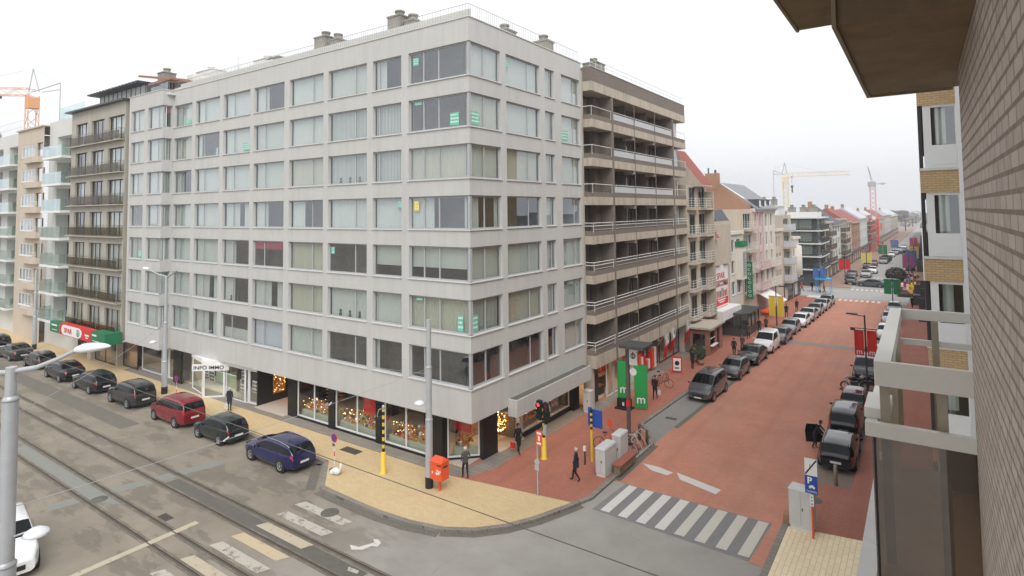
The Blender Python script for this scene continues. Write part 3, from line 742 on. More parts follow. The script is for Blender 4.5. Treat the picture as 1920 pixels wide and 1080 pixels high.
# set-back attic storey wall behind the roof railing
mb = MB(); mb.box((-36,.9,ZT-.28), (-1.2,11.5,ZT+.60)); mb.build('attic_wall', 'conc_w', B1)
mb = MB(); mb.box((-32,.42,ZT-.28), (-.3,.56,ZT+.62)); mb.build('roof_upstand', 'bwhite', B1)
railing(B1, [(-37.8,-.75,ZT+.05), (-32.4,-.75,ZT+.05), (-32.3,.08,ZT+.05), (-.08,.08,ZT+.05), (-.08,12.5,ZT+.05)], .72, .20, .010, 'rail_g', (1.0,), 'roof_railing')
for k, (z0, z1) in enumerate(rows):
    S = stL[k]
    for i, (a, b) in enumerate(Wl):
        s = S[i]; ml = mullL[i]
        ms = [a+(b-a)*ml] if ml else ([a+.45] if k < 3 else [])
        st = {'V': 'v'}.get(s, s)
        w_ = window(B1, (0,0), LU, a, b, z0, z1, ms, style=st)
        lab = {(0,0):(b-1.3,b-.5,z0+.15,z0+.55), (1,2):(b-1.15,b-.25,z0+.15,z0+.7), (3,6):(b-.5,b-.1,z1-.62,z1-.22), (4,5):(a+.15,a+.5,z1-.7,z1-.25)}.get((k,i))
        if lab: sticker(w_, (0,0), LU, *lab)
        if (k,i) == (1,1):
            d = MB((0,0), LU, (0,-1)); d.lathe((b-1.0,-.4,z0+.05), [(0,0),(.10,.02),(.13,.2),(.06,.38),(.09,.5),(.05,.62),(0,.66)], 8); d.build('ornament', 'cloth_w', w_)
        if (k,i) in ((5,2),(5,5),(2,5)):
            d = MB((0,0), LU, (0,-1))
            for q in range(3): d.lathe((a+.9+q*.9,-.32,z0+.05), [(0,0),(.09,.0),(.12,.12),(.05,.2),(.1,.34),(0,.42)], 7)
            d.build('pot_plant', 'leaf', w_)
    # corner window, wrapping round
    cs = 'xxCxbCx'[k]; cr = 'sCcxsvx'[k]
    w_ = window(B1, (0,0), LU, -4.53, -.14, z0, z1, (-3.45,-2.3), style={'x':'h' if k in (3,) else 'x'}.get(cs, cs), sill=False, fw=.085, edge1=True)
    if k == 0: sticker(w_, (0,0), LU, -4.3,-3.85, z1-.75, z1-.3)
    if k == 1: sticker(w_, (0,0), LU, -1.5,-.85, z0+.15, z0+.85); sticker(w_, (0,0), LU, -4.2,-3.6, z1-.3, z1-.12)
    if k == 3: sticker(w_, (0,0), LU, -4.25,-3.85, z1-.8, z1-.25, m='sticker_y')
    if k == 5: sticker(w_, (0,0), LU, -1.05,-.65, z0+.12, z0+1.0); sticker(w_, (0,0), LU, -4.1,-3.6, z1-.3, z1-.15)
    w2 = window(B1, (0,0), RU, .14, 2.9, z0, z1, (1.45,), style={'x':'h' if k == 3 else 'x'}.get(cr, cr), sill=False, fw=.085)
    if k == 1: sticker(w2, (0,0), RU, .35,1.1, z0+.15, z0+.85)
    if k == 5: sticker(w2, (0,0), RU, .35,.8, z0+.12, z0+1.0)
    s_ = MB(); s_.box((-4.6,-.07,z0-.05), (.07,.13,z0-.003)); s_.box((-.13,.132,z0-.05), (.07,2.96,z0-.003)); s_.build('sill', 'sill', w_)
    s_ = MB(); s_.box((-.203,.05,z0+.001), (-.05,.203,z1-.001)); s_.build('corner_post', 'frame', w_)
    for i, (a, b) in enumerate(Rw):
        s = ['sss','sss','CCC','xcx','ccc','Ccc','xxc'][k][i]
        ms = [a+(b-a)*(.66 if i == 0 else .70)]
        w_ = window(B1, (0,0), RU, a, b, z0, z1, ms, style=s)
        if (k,i) == (1,2): sticker(w_, (0,0), RU, a+.25,a+1.1, z0+.15, z0+.85)
        if (k,i) == (0,0): sticker(w_, (0,0), RU, a+.15,a+.5, z1-.75, z1-.25)
        if (k,i) == (5,2): sticker(w_, (0,0), RU, a+.9,a+1.6, z1-.3, z1-.15)
    for i, (a, b) in enumerate(Ab):
        s = ['cc','cc','cc','xc','cc','cc','cc'][k][i]
        w_ = window(B1, (0,-.9), LU, a, b-(.1 if i else 0), z0, z1, (a+(b-a)*(.45 if i == 0 else .62),), style=s, sill=True)
        if (k,i) == (4,0): sticker(w_, (0,-.9), LU, a+1.5,a+2.1, z0+.15, z0+.75)
    w_ = window(B1, (-32.2,-.9), RU, .1, .78, z0, z1, (), style='r' if k == 0 else 'c', sill=False)

# ---- chimneys and roof structures
def chimney(root, x0, x1, y0, y1, z0, z1, m='stone', cowl=True, name='chimney'):
    mb = MB(); mb.box((x0,y0,z0), (x1,y1,z1)); mb.box((x0-.06,y0-.06,z1), (x1+.06,y1+.06,z1+.1))
    if cowl: mb.lathe(((x0+x1)/2,(y0+y1)/2,z1+.1), [(.0,0),(.38,0),(.4,.12),(.3,.14),(.3,.3),(.36,.33),(.36,.45),(.2,.5),(0,.5)], 10)
    return mb.build(name, m, root)
chimney(B1,-10.3,-9.1,3.8,5.0,ZT-.3,27.5,'stone_g'); chimney(B1,-8.9,-8.0,4.0,4.9,ZT-.3,27.0,'stone_g')
chimney(B1,-18.4,-17.1,3.8,5.0,ZT-.3,27.5,'stone_g'); chimney(B1,-16.8,-15.9,4.0,4.9,ZT-.3,27.1,'stone_g'); chimney(B1,-15.8,-14.9,4.0,4.9,ZT-.3,26.7,'stone_g', False)
chimney(B1,-26.3,-24.6,3.6,5.2,ZT-.3,26.9,'conc_w'); chimney(B1,-24.2,-22.9,3.7,4.9,ZT-.3,26.8,'stone_g',False)
chimney(B1,-4.6,-3.4,8.4,9.6,ZT-.3,26.6,'stone_g'); chimney(B1,-3.0,-1.9,11.2,12.2,ZT-.3,26.2,'stone_g')
chimney(B1,-47.2+8.9,-37.0,4.0,6.0,ZT-.3,27.0,'conc_w'); 
mb = MB(); mb.box((-33.5,3.2,ZT-.3), (-29.5,7,ZT+1.7)); mb.box((-34.6,2.2,ZT+1.1), (-33.55,5,ZT+2.1)); mb.box((-24.6,2.2,ZT+.55), (-21.5,3.4,ZT+1.5)); mb.build('roof_shed', 'conc_w', B1)
mb = MB()
for p in ((-28.3,2.2), (-26.6,2.2)): mb.tube((p[0],p[1],ZT+.5), (p[0],p[1],ZT+2.3), .03, 6)
mb.beam((-28.3,2.2,ZT+2.3), (-26.6,2.2,ZT+1.7), .05, .05); mb.tube((-26.9,2.6,ZT+.5), (-26.9,2.6,ZT+2.7), .09, 8); mb.build('roof_frame', 'rail_w', B1)
mb = MB()
mb.prism([(-37.5,.2), (-33.3,.2), (-33.3,3.2), (-37.5,3.2)], ZT+1.25, ZT+1.4); mb.build('roof_canopy', 'wood', B1)
mb = MB(); mb.box((-37.4,.4,ZT-.25), (-34.2,.46,ZT+1.25)); mb.build('roof_glazing', 'glass_d', B1)

# ---- ground floor of the corner building
G0 = KH+.01
mb = MB()       # black stone piers and plinths
for a, b in ((-19.4,-15.75), (-12.35,-11.75), (-7.9,-7.25), (-3.6,-2.55)):
    if a == -19.4: a = -16.7
    mb.box((a,.55,G0), (b,.85,ZB-.02))
mb.prism([(-3.6,.58), (-2.6,.78), (-2.6,1.1), (-3.6,.9)], G0, ZB-.021)
mb.prism([(-1.25,2.25), (-.9,2.1), (-.86,3.45), (-1.2,3.5)], G0, ZB-.02)
mb.box((-1.15,11.95,G0), (-.55,12.74,ZB-.02)); 
mb.box((-16.0,.62,G0), (-2.5,.80,G0+.12)); mb.box((-1.0,5.9,G0), (-.83,12.0,G0+.3))
mb.box((-20.35,.5,G0), (-20.2,5.6,ZB-.02)); mb.box((-16.75,.86,G0), (-16.6,5.6,ZB-.02))
mb.box((-41,1.2,G0), (-40.0,1.4,ZB-.02)); mb.box((-32.0,.2,G0), (-30.7,.35,ZB-.02))
mb.build('shop_front_pier', 'blackstone', B1)
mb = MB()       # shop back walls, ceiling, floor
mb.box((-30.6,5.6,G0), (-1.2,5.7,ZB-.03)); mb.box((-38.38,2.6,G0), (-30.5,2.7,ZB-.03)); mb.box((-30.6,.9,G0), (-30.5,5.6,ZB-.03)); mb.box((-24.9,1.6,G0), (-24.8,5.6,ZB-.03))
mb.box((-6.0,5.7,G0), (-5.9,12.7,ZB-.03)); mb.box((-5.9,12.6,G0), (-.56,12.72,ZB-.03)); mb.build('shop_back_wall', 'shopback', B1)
mb = MB(); mb.box((-40,.86,KH+.001), (-1.2,5.6,KH+.03)); mb.box((-5.9,5.6,KH+.001), (-1.0,12.6,KH+.03)); mb.box((-1.2,3.5,KH+.001), (-.7,5.9,KH+.031)); mb.box((-20.2,.2,KH+.002),(-16.7,.86,KH+.028)); mb.build('shop_floor', 'palestone', B1)
def shopwin(root, O, U, a, b, z0, z1, mull=(), gm='glass_s', fm='frame_w', fw=.09, name='shop_window'):
    return window(root, O, U, a, b, z0, z1, mull, depth=0.06, fw=fw, style=None, fm=fm, gm=gm, sill=False, name=name)
O6 = (0,.66)
shopwin(B1, O6, LU, -15.75,-12.35, G0+.13, ZB-.03, (-13.95,))
shopwin(B1, O6, LU, -11.75,-7.9, G0+.13, ZB-.03, (-9.7,))
shopwin(B1, O6, LU, -7.25,-3.6, G0+.13, ZB-.03, (-5.45,))
UD, ND = frame_of((1.3,1.28)); Lc = sqrt(1.3**2+1.28**2)
shopwin(B1, (-2.55,.98), UD, 0, Lc, G0+.13, ZB-.03, ())
mb = MB((-2.55,.98), UD, ND); mb.box((0,-.1,G0), (Lc,.02,G0+.12)); mb.build('plinth', 'blackstone', B1)
w_ = shopwin(B1, (-.88,0), RU, 6.0,11.9, G0+.3, ZB-.35, (8.9,))
# lit goods on display
def goods(root, x0, x1, y0, y1, z, rise, n, mats=('gold','red','gold','cloth_w'), U='x'):
    mb = MB(); rnd = random.Random(int(abs(x0*31+y0*7)*10))
    for i in range(n):
        x = rnd.uniform(x0, x1); y = rnd.uniform(y0, y1); t = ((y-y0)/(y1-y0)) if U == 'x' else ((x1-x)/(x1-x0))
        zz = z+rise*t; k = rnd.choice((0,0,0,0,0,0,1,3,3,2)); r = rnd.uniform(.035,.085)
        if rnd.random() < .55: mb.ball((x,y,zz+r), r, 5, k)
        else: mb.box((x-r,y-r,zz), (x+r,y+r,zz+r*rnd.uniform(1,3)), k)
    o = mb.build('display_goods', ['gold','red','cloth_w'], root); o.data.materials.append(M['bark']); o['kind'] = 'stuff'; return o
for (a, b) in ((-15.65,-12.45), (-11.65,-8.0), (-7.15,-3.7), (-2.6,-1.6)):
    mb = MB()
    if a == -2.6: mb.prism([(-2.35,1.35), (-1.45,2.3), (-1.9,2.8), (-2.9,1.9)], G0+.05, .75)
    else:
        mb.box((a,.95,G0+.05), (b,1.9,.62)); mb.box((a,1.5,.62), (b,1.9,.95))
    mb.build('display_counter', 'counter', B1)
    if a != -2.6: goods(B1, a+.15, b-.15, 1.0, 1.85, .64, .45, 150)
    else: goods(B1, -2.6, -1.7, 1.7, 2.3, .76, .3, 50)
    mb = MB()
    if a == -2.6: mb.box((-3.2,2.5,2.55), (-2.0,3.4,2.6))
    else: mb.box((a+.2,1.9,2.72), (b-.2,2.3,2.76))
    mb.build('shop_light', 'warm2', B1)
for x0, y0, z0 in ((-14.6,2.1,.6), (-14.0,2.2,.6)):
    mb = MB()
    for q in range(6): mb.box((x0,y0,z0+q*.24), (x0+.9,y0+.35,z0+q*.24+.03))
    mb.build('shelf', 'warmwood', B1)
for x, y in ((-8.9,1.1), (-2.2,2.0)):
    mb = MB(); mb.box((x-.6,y-.1,1.5), (x+.6,y-.06,2.45)); mb.tube((x,y-.1,.7), (x,y-.1,1.6), .03, 6); mb.build('display_poster', 'red', B1)
mb = MB()
for x in (-10.7,-7.0,-5.0): mb.box((x-.35,4.2,.2), (x+.35,4.9,1.7))
mb.build('shop_shelving', 'bark', B1)
# right-hand shop: bright bakery-like shelves, golden wall in the doorway
mb = MB(); mb.box((-3.6,3.2,.15), (-3.5,5.9,2.75)); mb.build('golden_wall', 'goldwall', B1)
mb = MB()
for q in range(4): mb.box((-2.2,6.1,.55+q*.5), (-1.6,11.7,.60+q*.5))
mb.build('shelf', 'warmwood', B1)
for q in range(4): goods(B1, -2.15, -1.65, 6.2, 11.6, .61+q*.5, 0, 75, U='y')
mb = MB(); mb.box((-2.9,3.7,2.74), (-2.4,5.6,2.78)); mb.box((-1.5,6.2,2.74), (-1.3,11.7,2.78)); mb.build('shop_light', 'warm', B1)
mb = MB(); mb.box((-1.35,5.72,G0), (-.88,5.98,ZB-.03)); mb.build('door_jamb', 'frame_w', B1)
# canopy box over the right-hand shop
mb = MB(); mb.box((.004,3.3,2.38), (.62,12.3,3.32)); mb.box((-.9,3.3,2.50), (0,12.3,2.55)); mb.build('canopy', 'conc', B1)
mb = MB(); mb.box((.05,3.42,3.32), (.52,12.2,3.335)); mb.build('canopy_gutter', 'tar', B1)
# recessed entrance between the office and the sweet shop
mb = MB(); mb.box((-19.3,4.0,.2), (-17.2,4.1,2.7)); mb.build('entrance_glow', 'goldwall', B1)  # gold sheet paints the warm glow at the back of the entrance
mb = MB(); mb.box((-18.9,3.0,2.78), (-17.4,3.6,2.82)); mb.build('shop_light', 'warm', B1)
# white-framed estate agent's office
OF = [(-28.35,.30), (-26.4,-.30), (-25.5,-.72), (-24.35,.36), (-21.75,.42), (-21.45,.55), (-20.35,.62)]
fr = []
for i, (p, q) in enumerate(zip(OF[:-1], OF[1:])):
    if i == 3: p = (-24.3,.40)
    Uq = (q[0]-p[0], q[1]-p[1]); L = sqrt(Uq[0]**2+Uq[1]**2)
    if i == 0: p = (-28.9,.2); Uq = (q[0]-p[0], q[1]-p[1]); L = sqrt(Uq[0]**2+Uq[1]**2)
    shopwin(B1, p, Uq, .01, L-.01, G0, ZB-.32, (), name='office_door' if i in (2,) else 'shop_window', fw=.12 if i in (2,5) else .08)
mb = MB(); mb.prism([(-29.0,.25)]+[(-28.9,.14), (-26.4,-.36), (-25.5,-.80), (-24.3,.30), (-20.3,.55), (-20.3,.85), (-29.0,.85)], ZB-.32, ZB-.021); mb.build('shop_fascia', 'white', B1)
US, NS = frame_of((.80,.60)); SO = (-26.15,-1.22)
sg = MB(SO, US, NS); sg.box((0,-.12,2.16), (2.75,0,2.64)); sgn = sg.build('sign_board', 'white', B1)
text('INFO IMMO', .36, (SO[0]+US[0]*.10+NS[0]*.008, SO[1]+US[1]*.10+NS[1]*.008), US, 2.28, 'black_cloth', B1, 'sign_lettering', .008, sx=1.22, bold=.003)
mb = MB(); mb.box((-28.2,1.0,2.62), (-25.2,4.0,2.66)); mb.build('shop_light', 'shopwhite', B1)
mb = MB(); mb.box((-28.4,.75,1.95), (-27.5,.79,2.35)); mb.build('neon_panel', 'neon_r', B1)
mb = MB(); mb.box((-27.15,.6,1.8), (-26.4,.64,2.3)); mb.build('neon_panel', 'neon_g', B1)
for x, y, z in ((-28.0,.9,1.1), (-26.9,.75,.9), (-22.6,.75,.8), (-22.4,.75,1.5), (-20.9,.72,1.0)):
    mb = MB(); mb.box((x-.35,y,z-.1), (x+.3,y+.02,z+.75))
    for a in range(3):
        for b in range(3): mb.box((x-.30+a*.2,y-.006,z-.06+b*.26), (x-.16+a*.2,y,z+.12+b*.26), 1)
    mb.build('advert_panel', ['cloth_w','bark'], B1)
mb = MB(); mb.box((-28.6,2.0,G0), (-25.0,2.1,1.1)); mb.build('office_desk', 'counter', B1)
# empty shop under the projecting bay
shopwin(B1, (0,.5), LU, -38.3,-34.6, G0+.05, ZB-.25, ()); shopwin(B1, (0,.5), LU, -34.55,-33.4, G0, ZB-.25, (), name='shop_door', fw=.12); shopwin(B1, (0,.5), LU, -33.35,-32.1, G0+.05, ZB-.25, ())
mb = MB(); mb.box((-38.38,.45,ZB-.25), (-32.0,.55,ZB-.021)); mb.build('shop_fascia', 'blackstone', B1)

def glow_balls(x0, x1, y0, y1, z0, z1, n, r=.022):
    mb = MB(); rnd = random.Random(int(n+x0*3))
    for i in range(n): mb.ball((rnd.uniform(x0,x1), rnd.uniform(y0,y1), rnd.uniform(z0,z1)), r*rnd.uniform(.6,1.3), 3)
    o = mb.build('fairy_lights', 'fairy', B1); o['kind'] = 'stuff'
mb = MB(); mb.box((-1.98,4.7,.5), (-1.9,6.6,2.3)); mb.build('golden_wall', 'goldwall', B1)
mb = MB(); mb.box((-20.19,1.7,.7), (-20.15,2.7,2.3)); mb.build('golden_wall', 'goldwall', B1)  # gold panel paints the warm glow on the recess side wall
glow_balls(-1.89,-1.8,4.75,6.55,.6,2.25,170,.022); glow_balls(-20.14,-20.05,1.75,2.65,.8,2.2,34,.018)  # added glowing balls brighten both golden panels
for (a, b) in ((-15.6,-12.5), (-11.6,-8.1), (-7.1,-3.8)): glow_balls(a, b, 1.0, 1.8, .8, 1.35, 26, .022)  # added glowing balls imitate glints on the displayed goods
glow_balls(-2.1,-1.7,6.3,11.5,.7,2.1,60,.02)  # same added glints along the right-hand shelves

# ================================================================ BROWN BALCONY BUILDING (right of the corner building)
B2 = thing('balcony_apartment_building', 'brown brick building with stained beige balcony bands and white handrails beside the grey one', 'building', (-3,22,0))
XF = .65; YA, YB = 13.0, 33.3
piers = [13.0, 16.44, 20.6, 25.1, 29.7, 33.3]
mb = MB()
mb.box((-9,12.78,ZB), (-.95,33.3,24.3))
mb.build('wall', 'brown', B2)
mb = MB(); mb.box((XF-.12,YA,23.26), (XF,YB,24.3)); mb.box((-.9,YA,23.26), (XF-.121,YA+.12,24.3)); mb.box((-.9,YB-.12,23.26), (XF-.121,YB,24.3)); mb.box((-.94,YA+.13,23.28),(XF-.13,YB-.13,23.4)); mb.build('parapet', 'brown', B2)
railing(B2, [(XF-.06,YA+.05,24.34), (XF-.06,YB-.05,24.34)], .6, .9, .014, 'rail_w', (.5,1.0), 'roof_railing')
mb = MB(); mb.box((-.94,YA,22.58), (XF+.03,YB,23.255)); mb.build('cornice_band', 'stone', B2)
mb = MB(); mb.box((XF-.16,YA-.03,24.301), (XF+.04,YB+.03,24.34)); mb.build('coping', 'sill', B2)
for k in range(7):
    zt = 20.90-2.79*k; zs = zt-.37; zb = zt-(.95 if k < 6 else 1.25)
    f = MB(); f.box((-.94,YA,zb), (XF+.03,YB,zs)); slab = f.build('balcony_slab', 'stone', B2)
    # little stains of shape: bracket stubs under the slab
    f = MB()
    for y in piers[2:5]: f.box((XF-.95,y-.09,zb-.28), (XF-.02,y+.09,zb-.002))
    f.build('bracket', 'stone', slab)
    f = MB(); f.box((XF-.10,YA+.02,zs+.001), (XF,YB-.02,zt-.02)); f.box((-.9,YA+.02,zs+.001), (XF-.101,YA+.12,zt-.02)); f.build('upstand', 'brown', slab)
    f = MB()
    for z in (zt+.55, zt+.34) if k > 2 else (zt+.55,):
        f.tube((XF,YA,z), (XF,YB,z), .028, 6); f.tube((-.9,YA,z), (XF,YA,z), .028, 6)
    for y in [13.02, 16.2, 20.6, 25.1, 29.4, 33.2]: f.tube((XF,y,zt-.1), (XF,y,zt+.55), .018, 6)
    if k > 2:
        f.tube((XF,YA,zt+.08), (XF,YB,zt+.08), .015, 5)
    f.build('railing', 'rail_w', slab)
    g = MB()
    if k < 3: g.box((XF-.05,16.7,zt), (XF-.03,29.5,zt+.46))
    else: g.box((XF-.05,16.7,zt), (XF-.03,29.5,zt+.28))
    if k >= 3: g.box((XF-.05,YA+.1,zt), (XF-.03,16.2,zt+.28))
    g.build('balcony_panel', 'grass_panel' if k < 3 else 'brownpanel', slab)
    # glazing behind the balconies
    ztop = zt-.95+2.79 if k else 22.57
    for (a, b) in zip(piers[:-1], piers[1:]):
        first = a == 13.0; last = b == 33.3
        x0 = -.82
        st = random.choice('ccshx') if k < 4 else random.choice('xdhcx')
        if first: st = 'cschcch'[k]
        if first: window(B2, (x0+.1,0), RU, a+.1, b-.95, zs+.02, ztop-.05, (a+1.1,), depth=.1, fw=.06, style=st, sill=False, fm='frame_d')
        elif last: window(B2, (XF-.5,0), RU, a+.5, b-.9, zs+.05, ztop-.05, (), depth=.1, fw=.08, style='c', sill=False, fm='frame_w')
        else:
            window(B2, (x0,0), RU, a+.25, a+2.1, zs+.03, ztop-.2, (a+1.15,), depth=.1, fw=.07, style=st, sill=False, fm='frame_d')
            window(B2, (x0,0), RU, a+2.6, b-.5, zs+.05, ztop-.2, (), depth=.1, fw=.07, style='x', sill=False, fm='frame_d')
mb = MB()
for k in range(8):
    z0 = 19.72-2.79*k+.33+.01; z1 = z0+2.46-.01
    z0 = 20.54-2.79*k; z1 = (22.73-2.79*k) if k else 22.56
    if z0 < 3: break
    for y in (16.44, 29.7): mb.box((-.94,y-.1,z0), (XF-.13,y+.1,z1))
    for y in (20.6, 25.1): mb.box((-.94,y-.07,z0), (XF-.75,y+.07,z1))
    mb.box((-.94,15.4,z0), (XF-1.0,16.3,z1)); mb.box((-.94,29.82,z0), (XF-.9,33.1,z1))
mb.build('partition_wall', 'brown', B2)
mb = MB()
for y in (16.44, 29.72): mb.box((XF-.12,y-.13,2.9), (XF+.06,y+.13,22.57))
for y in (20.6, 25.1): mb.tube((XF+.04,y,2.9), (XF+.04,y,22.57), .035, 6)
mb.build('post', 'brown', B2)
mb = MB(); mb.box((-.2,12.77,0), (.0,12.99,24.0)); mb.build('wall_end', 'stone', B2)
chimney(B2,-4.6,-3.2,21.8,23.4,24.3,27.0,'stone_g'); chimney(B2,-5,-3.9,17.5,18.7,24.3,25.9,'stone_g')
# ground floor shops under the balconies
mb = MB()
mb.box((-.3,13.0,G0), (.35,13.35,2.9)); mb.box((-.35,20.2,G0), (.3,20.9,2.9)); mb.box((-.35,32.6,G0), (.3,33.3,2.9)); mb.box((-.3,17.0,G0),(.1,17.2,2.9))
mb.build('shop_front_pier', 'palestone', B2)
mb = MB(); mb.box((-.25,13.36,G0), (-.15,14.9,2.88)); mb.build('entrance_panel', 'blackstone', B2)
shopwin(B2, (.05,0), RU, 15.9,18.4, G0, 2.88, (17.1,)); shopwin(B2, (.05,0), RU, 18.45,20.15, G0, 2.88, ())
shopwin(B2, (-.2,0), RU, 20.95,25.5, G0, 2.88, (22.4,24)); shopwin(B2, (-.2,0), RU, 27.3,32.55, G0, 2.88, (29,31), fm='frame_d')
mb = MB(); mb.box((-3.5,13.4,G0), (-3.4,33.2,2.88)); mb.build('shop_back_wall', 'warmwood', B2)
mb = MB(); mb.box((-2.0,15.2,2.78), (-1.5,20.0,2.83)); mb.build('shop_light', 'warm', B2)
mb = MB(); mb.box((-3.38,13.4,KH+.002), (-.26,33.2,KH+.03)); mb.build('shop_floor', 'palestone', B2)
mb = MB(); mb.box((-1.2,17.3,1.5), (-1.1,18.3,2.4)); mb.box((-.5,18.8,1.9), (-.45,20.1,2.7)); mb.build('display_poster', 'red', B2)
mb = MB(); mb.box((-1.0,15.95,G0), (-.6,16.9,.75)); mb.box((-1.6,17.3,G0), (-1.2,18.3,1.1)); mb.build('display_counter', 'bark', B2)
mb = MB()
for i in range(9):
    y = 21.2+i*.48; mb.box((.0,y,.3+random.random()*.6), (.25,y+.3,1.2+random.random()*1.2), i % 3)
mb.build('hanging_clothes', ['red','orange','cloth_w'], B2)
mb = MB(); mb.box((-.42,25.6,G0), (-.3,27.2,2.88)); mb.build('shutter', 'brownpanel', B2)

# ================================================================ TRAM STREET: buildings west of the corner building
def slabbox(mb, x0, x1, y0, y1, z0, z1): mb.box((x0,y0,z0), (x1,y1,z1))
OL = thing('olive_apartment_building', 'olive-brown apartment building with iron balcony railings above the red, white and green shop sign', 'building', (-45,5,0))
fl = [20.95-2.94*k for k in range(7)]
mb = MB((0,-1.0), LU, (0,-1))
grp = [(-50.1,-47.3), (-46.3,-43.4), (-42.5,-39.15)]
ops = [(a, b, z, z+2.25) for z in fl for (a, b) in grp]
wall_grid(mb, -51.2, -38.9, 3.0, 24.4, ops, .25); mb.build('wall', 'olive', OL)
mb = MB((-38.9,-1.0), RU, (1,0)); wall_grid(mb, 0, 10, 3.0, 24.4, []); mb.build('wall', 'olive', OL)
mb = MB((-51.2,-1.0), RU, (-1,0)); wall_grid(mb, 0, 10, 3.0, 24.4, []); mb.build('wall', 'olive', OL)
mb = MB(); mb.prism([(-51.7,-1.5), (-38.6,-1.4), (-38.6,9), (-51.7,9)], 24.42, 24.56); mb.build('roof_edge', 'steeldark', OL)
mb = MB(); mb.box((-51,-.2,3.0), (-39.1,-.1,24.2)); mb.build('room_partitions', 'inside', OL)
for k, z in enumerate(fl):
    for (a, b) in grp:
        st = random.choice('ccsCxL'); L = b-a
        window(OL, (0,-1.0), LU, a, b, z, z+2.25, (a+L*.33, a+L*.66), depth=.25, fw=.10, style=st, fm='frame_d', sill=False)
    mb = MB(); mb.box((-51.3,-1.42,z-.12), (-38.95,-1.004,z-.03)); sl = mb.build('balcony_slab', 'olive', OL)
    railing(sl, [(-51.2,-1.38,z-.03), (-39.0,-1.38,z-.03), (-39.0,-1.05,z-.03)], .98, .75, .014, 'olivepost', (.12,1.0,), 'railing')
    mb = MB()
    for a, b in ((-50.5,-47.5), (-47.3,-43.4), (-43.2,-39.2)): mb.box((a,-1.40,z+.08), (b,-1.385,z+.80))
    mb.build('balcony_panel', 'grass_o' , sl)
mb = MB()
for k in range(11):
    x = -48.2+k*.98; mb.box((x-.05,.35,24.56), (x+.05,.45,26.0))
mb.box((-48.3,.30,24.561), (-38.3,.5,24.68)); mb.build('penthouse_frame', 'frame_d', OL)
mb = MB(); mb.box((-48.2,.39,24.68), (-38.3,.41,26.0)); mb.build('penthouse_glazing', 'grass_panel', OL)
mb = MB(); mb.prism([(-48.8,-.4), (-37.9,-.5), (-37.9,6), (-48.8,6)], 26.0, 26.2)
for k in range(16): mb.box((-48.7+k*.7,-.62,26.02), (-48.4+k*.7,-.41,26.16))
mb.build('penthouse_roof', 'steeldark', OL)
mb = MB(); mb.mesh([(-39.0,.0,26.9),(-39.0,4,27.3),(-34.0,4.6,26.4),(-34.0,.2,26.0),(-39.0,.0,26.7),(-39,4,27.1),(-34,4.6,26.2),(-34,.2,25.8)], [(0,1,2,3),(7,6,5,4),(0,3,7,4),(3,2,6,7),(2,1,5,6),(1,0,4,5)], 0, False); mb.build('sloping_roof', 'wood', OL)
chimney(OL,-42.0,-40.8,3,4.2,26.2,28.0,'stone_g'); chimney(OL,-39.5,-36.6,5.5,7,26.2,28.2,'conc_w',True)
# shop sign and shop front under it
mb = MB(); mb.box((-51.3,-2.35,2.72), (-48.9,-1.76,3.72)); sb = mb.build('shop_sign', 'spargreen', OL)
mb = MB(); mb.box((-48.9,-2.36,2.70), (-41.6,-1.755,3.73)); mb.build('shop_sign', 'red', OL)
mb = MB(); mb.box((-41.6,-2.35,2.72), (-38.7,-1.0,3.72)); mb.build('shop_sign', 'spargreen', OL)
mb = MB()
mb.extr([(-47.9,2.76), (-44.2,2.76), (-43.7,2.95), (-43.55,3.22), (-43.7,3.5), (-44.2,3.68), (-47.9,3.68), (-48.2,3.5), (-48.35,3.22), (-48.2,2.95)], -2.39, -2.362, 'y'); mb.build('sign_plate', 'white', OL)
text('SPAR', .62, (-47.6,-2.40), LU, 3.0, 'red', OL, 'sign_lettering', .006, sx=1.35, bold=.01)
def treelogo(O, U, u, z, r, root, m='spargreen'):
    Uq, Nq = frame_of(U); f = MB(O, Uq, Nq)
    f.lathe((u,0,z), [(r*.82,.0),(r,.0),(r,.012),(r*.82,.012)], 24, 0, 'y', False)
    f.extr([(u-r*.5,z-r*.45),(u+r*.5,z-r*.45),(u,z+r*.1)], 0, .012, 'y'); f.extr([(u-r*.38,z-r*.05),(u+r*.38,z-r*.05),(u,z+r*.65)], 0, .013, 'y'); f.box((u-r*.1,0,z-r*.7),(u+r*.1,.012,z-r*.45))
    return f.build('sign_emblem', m, root)
treelogo((0,-2.395), LU, -44.35, 3.22, .34, OL)
mb = MB((0,-2.36), LU, (0,-1)); 
for (u0,z0,u1,z1) in ((-50.9,3.35,-49.5,3.5), (-50.8,2.95,-49.5,3.0), (-41.3,3.35,-40.4,3.5), (-41.2,2.92,-39.9,2.97), (-42.9,3.15,-42.0,3.3), (-42.7,2.95,-42.2,3.05)): mb.box((u0,0,z0), (u1,.01,z1))
mb.build('sign_stripes', 'white', OL)
mb = MB(); mb.box((-51.2,-1.74,2.75), (-38.9,3.0,2.95)); mb.build('soffit', 'conc_w', OL)
shopwin(OL, (0,-.15), LU, -46.6,-41.9, G0, 2.74, (-44.3,), fm='frame_d'); shopwin(OL, (0,.3), LU, -41.6,-38.7, G0, 2.74, (), fm='frame_d'); shopwin(OL, (0,.6), LU, -50.9,-47.6, G0, 2.74, (-49.4,), fm='frame_d')
mb = MB(); mb.box((-47.5,-.5,G0), (-46.7,.2,2.74)); mb.box((-41.85,-.2,G0), (-41.65,.4,2.74)); mb.build('shop_front_pier', 'palestone', OL)
mb = MB(); mb.box((-51,3.5,G0), (-38.5,3.6,2.74)); mb.build('shop_back_wall', 'shopback', OL)
